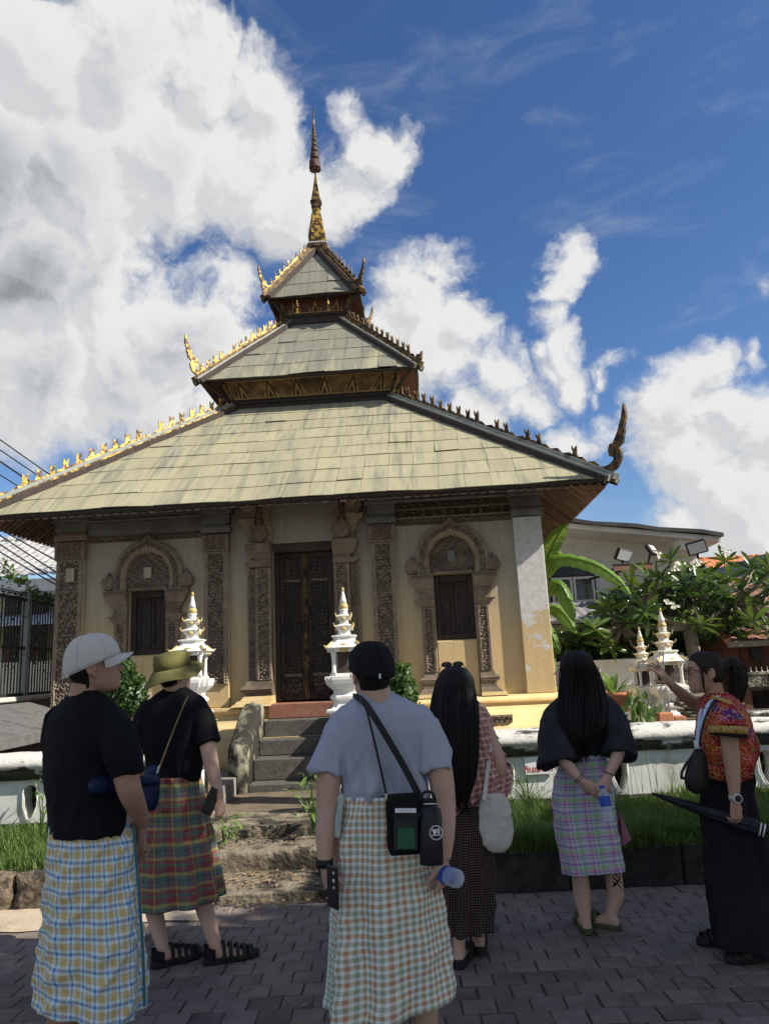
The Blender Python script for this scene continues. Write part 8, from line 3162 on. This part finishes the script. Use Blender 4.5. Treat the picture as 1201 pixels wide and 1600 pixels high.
# ---------------------------------------------------------------- woman with long straight hair and shawl
def woman_d():
    Y = 4.45
    t, O = person(728, 1480, Y, 'woman with very long straight black hair, checked red shawl and long dark patterned skirt')
    hd_ = Head(at(708, 1068, Y), 0.05, 0.22, 0.93)
    b = M()
    hd_.add(b)
    limb(b, [(710, 1080, Y, 13), (715, 1100, Y, 13), (718, 1112, Y, 17)])
    b.loft(sil([(1105, 692, 748), (1130, 690, 760), (1180, 696, 758), (1230, 698, 760), (1280, 696, 764), (1330, 702, 762)], Y, 0.1, 0.48, 22), True)
    limb(b, [(752, 1125, 4.45, 11), (770, 1165, 4.42, 10.5), (781, 1205, 4.40, 9.5), (770, 1235, 4.55, 8), (752, 1245, 4.62, 6)])
    limb(b, [(692, 1125, 4.45, 11), (684, 1165, 4.45, 10), (682, 1205, 4.45, 9), (700, 1235, 4.6, 7.5), (712, 1245, 4.65, 6)])
    hand(b, at(752, 1245, 4.62), (-0.8, 0.2, -0.2), (0, -0.5, -1), 0.6, 0.85, 1)
    hand(b, at(712, 1245, 4.65), (0.8, 0.2, -0.2), (0, -0.5, -1), 0.6, 0.85, -1)
    f1, f2 = atz(717, 1486, 0.07), atz(748, 1466, 0.07)
    for f_, kx, dr in ((f1, 718, (0.25, -0.35)), (f2, 745, (0.15, 0.4))):
        k_ = at(kx, 1400, Y)
        b.tube([(k_.x, Y, 0.85), (k_.x, Y, 0.45), (f_.x, f_.y, 0.07)], [0.075, 0.05, 0.032], 12)
    dA, dB = (0.28, 0.96), (0.05, 1.0)
    foot(b, (f1.x, f1.y), dA, 0.92)
    foot(b, (f2.x, f2.y), dB, 0.92)
    sole((f1.x, f1.y), dA, m_rubber, t, O, s=0.98, th=0.045, straps=((0.11, 0.060, 0.018), (0.02, 0.09, 0.010)))
    sole((f2.x, f2.y), dB, m_rubber, t, O, s=0.98, th=0.045, straps=((0.11, 0.060, 0.018), (0.02, 0.09, 0.010)))
    link_mesh(fuse(b, 0.0065, 3), 'body', m_skin, t, O)
    hd_.eyes(t, O)
    skirt([(1255, 692, 766), (1300, 690, 770, -0.02), (1360, 691, 771, -0.04), (1420, 691, 770, -0.06), (1452, 690, 768, -0.08)], Y, 0.1, m_plDs, t, O, 0.95, (7, 0.013), 21, hemtilt=0.05)
    # shawl wrapped round the shoulders, hanging in folds
    sh = skirt([(1092, 700, 736), (1104, 690, 750), (1122, 685, 760), (1150, 684, 768), (1190, 684, 781), (1222, 684, 790), (1248, 686, 787), (1268, 692, 776), (1280, 700, 758)], Y, 0.1, m_plD, t, O, 0.62, (6, 0.010), 25, hemtilt=0.35, name='shawl', diag=1.2, crease=0.014)
    long_hair([(1040, 703, 714), (1044, 693, 725), (1054, 685, 735), (1078, 678, 741), (1110, 673, 744, -0.06), (1150, 676, 744, -0.12), (1190, 688, 743, -0.14), (1222, 699, 738, -0.15), (1250, 708, 728, -0.15)], Y - 0.035, 0.1, 0.9, t, O, m_hair, 31,
              kfn=lambda q: float(np.interp(q, [0, 0.15, 0.3, 0.5, 1], [1.15, 1.15, 0.75, 0.42, 0.35])), nstr=110)
    # sunglasses pushed up on the head
    g_ = empty('sunglasses', tuple(hd_.p(0, 0, 0.12)), 0, 'bronze sunglasses pushed up on the head of the long haired woman in the shawl', 'sunglasses')
    o_ = Vector(hd_.p(0, 0, 0.12))
    for k in (-1, 1):
        c = hd_.p(k * 0.036, -0.005, 0.122)
        M().tube([c + (hd_.R @ Vector((0.029 * cos(a_), -0.006 * sin(a_), 0.016 * sin(a_)))) for a_ in np.linspace(0, 2 * pi, 17)], 0.0028, 6).build('rim', m_bronze, g_, True, origin=o_)
        M().ell(c, (0.027, 0.003, 0.015), 12, 6, hd_.R).build('tinted_glass', m_glass, g_, True, origin=o_)
        M().tube([hd_.p(k * 0.065, -0.005, 0.122), hd_.p(k * 0.088, -0.02, 0.085), hd_.p(k * 0.092, -0.06, 0.04)], 0.0025, 6).build('temple_arm', m_bronze, g_, True, origin=o_)
    M().tube([hd_.p(-0.009, -0.003, 0.124), hd_.p(0.009, -0.003, 0.124)], 0.0025, 6).build('bridge', m_bronze, g_, origin=o_)
    # canvas tote
    bp = at(772, 1290, 4.3)
    g2 = empty('tote_bag', tuple(bp), 0, 'off white canvas tote bag hanging under the checked shawl', 'bag')
    rg_ = sil([(1240, 752, 786), (1252, 750, 793), (1275, 748, 798), (1302, 750, 800), (1322, 756, 796), (1332, 764, 788)], 4.30, 0.15, 0.42, 30, nr=26, power=2.8)
    mm = M().loft(rg_, True)
    me = fuse(mm, 0.009, 2)
    wrinkle(me, 0.010, 6, 4, 77)
    link_mesh(me, 'bag_body', m_cream, g2, bp)
    strap([at(756, 1250, 4.24), at(760, 1215, 4.30), at(764, 1180, 4.36), at(766, 1150, 4.4)], 0.02, m_cream, g2, bp, 'bag_handle')


m_bronze = surf('bronze frame', (0.12, 0.05, 0.02), (0.16, 0.07, 0.03), 20, 0.35, 0.4, bst=0)


# ---------------------------------------------------------------- woman with the pastel wrap, hands behind her back
def woman_e():
    Y = 4.75
    t, O = person(930, 1450, Y, 'woman in loose black blouse and pastel plaid wrap holding her hands behind her back')
    hd_ = Head(at(893, 1050, Y), -1.0, 0.22, 0.95)
    b = M()
    hd_.add(b)
    limb(b, [(898, 1062, Y, 12.5), (905, 1080, Y, 12.5), (908, 1095, Y, 16)])
    b.loft(sil([(1085, 882, 938), (1098, 874, 948), (1130, 880, 946), (1175, 888, 938), (1210, 880, 944), (1260, 876, 950), (1310, 884, 954)], Y, -0.1, 0.48, 22), True)
    limb(b, [(875, 1105, 4.72, 11), (870, 1145, 4.66, 10.5), (876, 1180, 4.58, 9.5), (893, 1204, 4.50, 8), (910, 1222, 4.46, 6)])
    limb(b, [(950, 1105, 4.72, 11), (962, 1140, 4.66, 10.5), (966, 1172, 4.58, 9.5), (956, 1198, 4.50, 8), (947, 1216, 4.46, 6)])
    hand(b, at(910, 1222, 4.46), (0.75, -0.1, -0.55), (0.3, 0.9, 0.2), 0.25, 0.92, -1, 0.12)
    hand(b, at(947, 1216, 4.44), (-0.55, -0.1, -0.75), (0.1, 0.9, -0.2), 0.5, 0.92, 1, 0.1)
    fl, fr_ = atz(914, 1438, 0.06), atz(952, 1434, 0.06)
    k1, k2 = at(905, 1372, Y), at(958, 1370, Y)
    b.tube([(at(900, 1280, Y).x, Y, at(900, 1280, Y).z), tuple(k1 + Vector((0, 0, 0.06))), tuple(k1 + Vector((0.006, 0.0, -0.10))), (fl.x, fl.y, 0.06)], [0.075, 0.050, 0.052, 0.030], 14)
    b.tube([(at(945, 1280, Y).x, Y, at(900, 1280, Y).z), tuple(k2 + Vector((0, 0, 0.06))), tuple(k2 + Vector((0.0, 0.0, -0.10))), (fr_.x, fr_.y, 0.06)], [0.075, 0.050, 0.052, 0.030], 14)
    d1, d2 = (0.05, 1.0), (-0.85, 0.62)
    foot(b, (fl.x, fl.y), d1, 0.9)
    foot(b, (fr_.x, fr_.y), d2, 0.9)
    sole((fl.x, fl.y), d1, m_olrub, t, O, s=0.96, th=0.03, straps=((0.10, 0.060, 0.026),))
    sole((fr_.x, fr_.y), d2, m_olrub, t, O, s=0.96, th=0.03, straps=((0.10, 0.060, 0.026),))
    link_mesh(fuse(b, 0.0060, 3), 'body', m_skin, t, O)
    hd_.eyes(t, O)
    # tattoo marks on the right calf
    tt = M()
    for k in range(9):
        z0 = 0.33 - 0.013 * k
        c = at(958, 1372, Y)
        pts = [(c.x + 0.045 * sin(a_), Y - 0.052 * cos(a_) * 1.02, z0 + 0.02 * sin(a_ * 3 + k)) for a_ in np.linspace(-0.3 - 0.1 * (k % 3), 0.8, 6)]
        tt.tube(pts, 0.0035, 4)
    tag(tt.build('calf_tattoo', m_phone, t, origin=O), kind='stuff')
    skirt([(1178, 886, 944), (1196, 872, 950), (1225, 863, 956), (1280, 865, 963), (1325, 873, 970), (1360, 882, 974)], Y, -0.1, m_plE, t, O, 0.66, (5, 0.008), 35, hemtilt=0.05)
    # pink reverse flap at the right
    q = [at(962, 1262, 4.72), at(984, 1312, 4.66), at(972, 1321, 4.68), at(966, 1322, 4.74)]
    mm = M().loft([[tuple(at(963, 1265, 4.74)), tuple(at(970, 1272, 4.66)), tuple(at(966, 1272, 4.72))], [tuple(at(968, 1322, 4.76)), tuple(at(986, 1312, 4.64)), tuple(at(972, 1322, 4.72))]], True)
    mm.build('wrap_flap', m_pink, t, origin=O, fix=True)
    tee([(1072, 890, 924), (1080, 880, 938), (1091, 868, 952), (1108, 866, 958), (1135, 872, 954), (1165, 882, 946), (1186, 884, 944)],
        [[(880, 1098, 4.74, 13), (868, 1120, 4.70, 18), (864, 1150, 4.66, 22), (868, 1178, 4.62, 28), (872, 1194, 4.60, 32)],
         [(944, 1098, 4.74, 13), (957, 1120, 4.70, 17), (964, 1148, 4.66, 20), (966, 1170, 4.62, 23), (966, 1182, 4.60, 26)]],
        Y, -0.1, m_blouse, t, O, 0.60, 18, collar=False, name='blouse', amp=0.013, voxel=0.010)
    long_hair([(1017, 888, 908), (1022, 880, 918), (1034, 876, 925), (1052, 878, 931), (1080, 874, 941), (1110, 872, 948, -0.06), (1138, 880, 943, -0.11), (1158, 892, 927, -0.13), (1172, 902, 914, -0.13)], Y - 0.045, -0.2, 0.9, t, O, m_hair, 41,
              kfn=lambda q: float(np.interp(q, [0, 0.15, 0.3, 0.55, 1], [0.9, 0.9, 0.68, 0.36, 0.22])), nstr=70, amp=0.005)
    scalp(hd_, t, O, m_hair, -0.03, 0.012)
    # cap-like black head scarf with a hair band
    M().tube([hd_.p(0.084 * cos(a_), 0.02 + 0.01 * sin(a_), 0.03 + 0.092 * sin(a_)) for a_ in np.linspace(-0.2, pi + 0.2, 17)], 0.008, 8).build('hair_band', m_rubber, t, True, origin=O)
    for (x_, y_, Yd, r_) in ((902, 1214, 4.48, 0.030), (905, 1217, 4.475, 0.030), (951, 1209, 4.47, 0.029)):
        A_ = at(x_, y_, Yd)
        d = Vector((0.6, -0.05, -0.6)) if x_ < 930 else Vector((-0.4, -0.1, -0.8))
        d.normalize()
        u_ = d.cross(Vector((0, 1, 0))).normalized()
        v_ = d.cross(u_)
        M().tube([A_ + (u_ * cos(a_) + v_ * sin(a_)) * r_ for a_ in np.linspace(0, 2 * pi, 19)], 0.0035, 6).build('bracelet', m_cordk, t, True, origin=O)
    bottle(at(951, 1284, 4.36), at(940, 1228, 4.40), 0.030, 'water bottle with blue label held behind the back by the woman in pastel plaid', m_pet, m_bluecap, m_bluelab)


m_pink = surf('pink cotton check', (0.50, 0.20, 0.26), (0.58, 0.30, 0.36), 60, 0.9)
m_cordk = surf('dark bracelet', (0.06, 0.045, 0.04), (0.2, 0.16, 0.1), 80, 0.5)


# ---------------------------------------------------------------- guide raising her hand
def woman_f():
    Y = 4.4
    t, O = person(1135, 1480, Y, 'guide in red floral blouse and wide black trousers raising one hand towards the temple')
    hd_ = Head(at(1100, 1050, Y), -1.50, 0.04, 0.98)
    b = M()
    hd_.add(b)
    limb(b, [(1110, 1065, Y, 14), (1116, 1084, Y, 14), (1120, 1098, Y, 18)])
    b.loft(sil([(1090, 1100, 1145), (1105, 1094, 1154), (1140, 1096, 1160), (1180, 1100, 1158), (1220, 1110, 1156), (1270, 1118, 1152), (1320, 1122, 1150)], Y, -1.35, 0.68, 22), True)
    # raised right arm (far side)
    limb(b, [(1112, 1104, 4.58, 12), (1096, 1104, 4.62, 11), (1080, 1096, 4.62, 9.5), (1062, 1082, 4.58, 8), (1046, 1068, 4.54, 5.8)])
    hand(b, at(1045, 1067, 4.54), (-0.55, -0.05, 0.80), (-0.55, 0.75, -0.35), 0.12, 0.92, 1, 0.28, 0.9)
    # near arm hanging
    limb(b, [(1134, 1112, 4.22, 13), (1138, 1150, 4.20, 12.5), (1142, 1188, 4.18, 11.5), (1145, 1220, 4.16, 9.5), (1147, 1252, 4.14, 6.5)])
    hand(b, at(1147, 1253, 4.14), (-0.02, 0.0, -1), (-0.25, 0.9, 0), 0.7, 0.92, 1)
    f1, f2 = atz(1150, 1457, 0.05), atz(1196, 1482, 0.05)
    for f_, kx in ((f1, 1140), (f2, 1166)):
        k_ = at(kx, 1390, Y)
        b.tube([(at(1136, 1330, Y).x, Y, 0.9), (k_.x, Y, 0.48), (f_.x, f_.y, 0.06)], [0.06, 0.048, 0.032], 12)
        foot(b, (f_.x, f_.y), (-1, -0.05), 0.92)
    closed_shoe((f1.x, f1.y), (-1, -0.05), t, O, 0.95)
    closed_shoe((f2.x, f2.y), (-1, -0.10), t, O, 0.95)
    link_mesh(fuse(b, 0.0055, 3), 'body', m_skinF, t, O)
    hd_.eyes(t, O)
    # hair: swept back into a pony tail
    rings = []
    for z, yf, yb, hw in hd_.PROF:
        if z < -0.062: continue
        c = (yf + yb) / 2
        ry = (yf - yb) / 2
        lim = np.interp(z, [-0.07, -0.04, -0.015, 0.02, 0.055, 0.09, 0.12], [-0.045, -0.035, 0.012, 0.045, 0.064, 0.2, 0.2])
        r_ = []
        for j in range(60):
            th = 2 * pi * j / 60
            sx_, cy_ = sin(th), cos(th)
            g_ = 0.011 + 0.0016 * sin(j * 3.7 + z * 60)
            x = (hw + g_) * math.copysign(abs(sx_) ** 0.9, sx_) * (1 - 0.10 * max(0, cy_))
            y = c + (ry + g_) * math.copysign(abs(cy_) ** 0.92, cy_)
            if y > lim:
                x *= 0.86
                y = lim + (y - lim) * 0.2
            r_.append(tuple(hd_.p(x, y, z + (g_ if z > 0.08 else 0))))
        rings.append(r_)
    M().loft(rings, True).build('hair', m_hairb, t, smooth=True, origin=O)
    for k in (-1, 1):
        M().tube([hd_.p(k * 0.080, 0.045, 0.03), hd_.p(k * 0.081, 0.040, -0.03), hd_.p(k * 0.076, 0.038, -0.085), hd_.p(k * 0.070, 0.034, -0.12)], [0.008, 0.009, 0.006, 0.001], 8, flat=0.6).build('side_lock', m_hairb, t, True, origin=O)
    pt = M()
    r_ = np.random.default_rng(6)
    s0 = hd_.p(0, -0.108, 0.015)
    path = [s0, at(1143, 1034, Y), at(1151, 1044, Y), at(1153, 1066, Y), at(1150, 1090, Y), at(1148, 1106, Y)]
    P_ = curve3(path, 24)
    pt.tube(P_, [0.018 + 0.022 * sin(pi * min(1, i / 20.0)) ** 0.8 * (1 - i / 40) for i in range(23)] + [0.004], 14)
    for k in range(46):
        ox, oy = r_.normal() * 0.016, r_.normal() * 0.018
        pp = [p + Vector((ox * sin(pi * i / 26), oy * sin(pi * i / 26), 0)) * 1.6 for i, p in enumerate(P_)]
        pp = pp[::3] + [pp[-1] + Vector((ox, oy, -r_.uniform(0.0, 0.05)))]
        pt.tube(pp, [0.004] * (len(pp) - 1) + [0.0006], 4)
    tag(pt.build('pony_tail', m_hairb, t, True, origin=O))
    M().tube([s0 + Vector((0.0, 0, 0)), s0 + Vector((0.022, 0, 0.006))], 0.024, 12).build('hair_tie', m_rubber, t, True, origin=O)
    # glasses
    for k in (-1, 1):
        c = hd_.p(k * 0.032, 0.103, 0.0)
        M().tube([c + (hd_.R @ Vector((0.025 * cos(a_), -0.006 * abs(cos(a_)), 0.019 * sin(a_)))) for a_ in np.linspace(0, 2 * pi, 17)], 0.0022, 6).build('glasses_rim', m_redfr, t, True, origin=O)
        M().tube([hd_.p(k * 0.058, 0.098, 0.008), hd_.p(k * 0.079, 0.05, 0.008), hd_.p(k * 0.082, -0.01, 0.006)], 0.0022, 6).build('glasses_arm', m_redfr, t, True, origin=O)
    M().tube([hd_.p(-0.008, 0.108, 0.004), hd_.p(0.008, 0.108, 0.004)], 0.0022, 6).build('glasses_bridge', m_redfr, t, origin=O)
    # blouse with wide cap sleeves and swinging back panel
    tee([(1082, 1104, 1134), (1089, 1096, 1146), (1100, 1092, 1156), (1120, 1090, 1166), (1150, 1089, 1172), (1180, 1090, 1174), (1202, 1092, 1172), (1214, 1098, 1168)],
        [[(1130, 1104, 4.30, 17), (1134, 1122, 4.22, 22), (1137, 1142, 4.18, 24)], [(1112, 1104, 4.56, 14), (1098, 1104, 4.62, 15)]],
        Y, -1.35, m_floral, t, O, 0.70, 51, collar=False, name='blouse', amp=0.010, voxel=0.010)
    M().tube([at(1136, 1136, 4.185), at(1137, 1147, 4.18)], 0.099, 24).build('sleeve_trim', m_yeltrim, t, True, origin=O)
    M().tube([at(1137, 1146, 4.18), at(1137, 1150, 4.18)], 0.096, 24).build('sleeve_lining', m_blackC, t, True, origin=O)
    strap([at(1112, 1090, 4.28), at(1128, 1094, 4.22), at(1146, 1104, 4.20), at(1160, 1120, 4.22)], 0.030, m_yeltrim, t, O, 'shoulder_trim', up=(0.1, -0.6, 0.8), thick=0.006)
    q = M()
    A1, A2, A3, A4 = at(1160, 1108, 4.36), at(1189, 1172, 4.44), at(1176, 1213, 4.5), at(1150, 1196, 4.32)
    n_ = 12
    rows_ = []
    for i in range(n_ + 1):
        u = i / n_
        a_, c_ = A1.lerp(A4, u), A1.lerp(A2, u) if u < 0.62 else A1.lerp(A2, 0.62).lerp(A3, (u - 0.62) / 0.38)
        c_ = A2.lerp(A1, 1 - min(1, u / 0.72)) if u < 0.72 else A2.lerp(A3, (u - 0.72) / 0.28)
        rows_.append([tuple(a_ + (c_ - a_) * (v / 8) + Vector((0, 0.025 * sin(v * 1.3 + u * 3), 0))) for v in range(9)])
    vs = [p for r__ in rows_ for p in r__]
    fl = npmesh('back_panel', vs, grid_faces(n_ + 1, 9), m_floral, t, True, origin=O)
    md = fl.modifiers.new('cloth', 'SOLIDIFY')
    md.thickness = 0.004
    # wide black trousers
    skirt([(1184, 1097, 1170), (1230, 1097, 1172), (1300, 1099, 1184), (1360, 1103, 1200), (1410, 1109, 1218, -0.08), (1450, 1114, 1238, -0.12), (1468, 1116, 1248, -0.14)], Y, -1.2, m_blackC, t, O, 0.95, (5, 0.016), 55, name='wide_trousers', crease=0.012)
    # lanyard
    strap([at(1132, 1084, 4.36), at(1118, 1090, 4.28), at(1104, 1104, 4.24), at(1096, 1130, 4.24), at(1092, 1162, 4.25), at(1089, 1186, 4.26)], 0.018, m_lany, t, O, 'lanyard', up=(-0.7, -0.7, 0.1), n=26)
    strap([at(1124, 1086, 4.5), at(1104, 1098, 4.42), at(1094, 1112, 4.34), at(1090, 1140, 4.30), at(1087, 1176, 4.29)], 0.018, m_lany, t, O, 'lanyard', up=(-0.8, -0.6, 0.1), n=26)
    M().bev(-0.012, 0.012, -0.004, 0.004, -0.018, 0.018, 0.002).build('lanyard_clip', m_whitep, t, origin=None).location = at(1087, 1162, 4.24) - O
    strap([at(1088, 1178, 4.27), at(1089, 1190, 4.27), at(1091, 1206, 4.27)], 0.015, m_lany, t, O, 'lanyard_tail', up=(-0.7, -0.7, 0))
    # watch
    w_ = at(1147, 1246, 4.14)
    M().tube([w_ + Vector((0, 0, 0.010)), w_ + Vector((0, 0, -0.010))], 0.030, 18).build('watch_strap', m_cream, t, True, origin=O)
    c = w_ + Vector((0.0, -0.030, 0))
    M().tube([c, c + Vector((0, -0.010, 0))], 0.023, 20).build('watch_case', m_whitep, t, origin=O)
    M().tube([c + Vector((0, -0.0105, 0)), c + Vector((0, -0.012, 0))], 0.018, 20).build('watch_dial', m_phone, t, origin=O)
    # shoulder bag
    bp = at(1082, 1205, 4.28)
    g_ = empty('handbag', tuple(bp), 0, 'black leather handbag at the front of the guide in the floral blouse', 'bag')
    rg_ = sil([(1170, 1084, 1096), (1180, 1078, 1102), (1200, 1070, 1106), (1222, 1068, 1108), (1234, 1074, 1106), (1240, 1084, 1100)], 4.24, -0.3, 0.45, 22, nr=14, power=2.6)
    M().loft(rg_, True).build('bag_body', m_leather, g_, smooth=True, origin=bp)
    M().tube([at(1079, 1184, 4.2), at(1070, 1195, 4.19), at(1064, 1208, 4.19), at(1064, 1216, 4.19), at(1068, 1216, 4.2)], 0.008, 8).build('bag_handle', m_leather, g_, True, origin=bp)
    strap([at(1092, 1180, 4.26), at(1094, 1150, 4.235), at(1102, 1120, 4.22), at(1116, 1094, 4.24), at(1130, 1090, 4.30)], 0.012, m_leather, g_, bp, 'bag_strap', up=(-0.5, -0.8, 0), n=24)
    # folded umbrella
    A_, B_ = at(1018, 1240, 4.42), at(1206, 1302, 4.16)
    bp = (A_ + B_) / 2
    g2 = empty('folded_umbrella', tuple(bp), 0, 'long black folded umbrella held level by the guide, pointing left', 'umbrella')
    d = B_ - A_
    M().tube([A_, A_ + d * 0.06], [0.008, 0.008], 8).build('umbrella_tip', m_rubber, g2, origin=bp)
    rings_t = [0.05, 0.12, 0.3, 0.5, 0.66, 0.8, 0.87, 0.9]
    rings_r = [0.009, 0.015, 0.022, 0.031, 0.037, 0.041, 0.036, 0.020]
    mm = M()
    P_ = [A_ + d * q_ for q_ in rings_t]
    n8 = 32
    dn = d.normalized()
    a0 = dn.cross(Vector((0, 0, 1))).normalized()
    b0 = dn.cross(a0)
    rr2 = []
    for q_, r__ in zip(rings_t, rings_r):
        rr2.append([tuple(A_ + d * q_ + (a0 * cos(2 * pi * j / n8) + b0 * sin(2 * pi * j / n8)) * r__ * (1 + 0.16 * sin(8 * 2 * pi * j / n8 + q_ * 5))) for j in range(n8)])
    mm.loft(rr2, True).build('rolled_canopy', m_umb, g2, smooth=True, origin=bp)
    M().tube([A_ + d * 0.82, A_ + d * 0.835], [0.044, 0.044], 20).build('closing_band', m_navy, g2, True, origin=bp)
    for q_ in (0.90, 0.93):
        M().tube([A_ + d * q_, A_ + d * (q_ + 0.012)], [0.036, 0.032], 16).build('rib_ring', m_whitep, g2, True, origin=bp)
    M().tube([A_ + d * 0.88, A_ + d * 1.12], 0.012, 10).build('umbrella_handle', m_rubber, g2, True, origin=bp)


m_redfr = surf('dark red frame', (0.16, 0.015, 0.02), (0.2, 0.02, 0.03), 20, 0.4, bst=0)
m_lany = surf('pale blue lanyard', (0.42, 0.52, 0.70), (0.66, 0.72, 0.80), 60, 0.7, c3=(0.12, 0.2, 0.5), s3=55, t3=(0.6, 0.64))
m_leather = surf('black leather', (0.012, 0.012, 0.013), (0.02, 0.02, 0.021), 12, 0.45)
m_umb = surf('black umbrella nylon', (0.010, 0.011, 0.016), (0.018, 0.019, 0.026), 12, 0.5)

man_a()
man_b()
man_c()
woman_d()
woman_e()
woman_f()
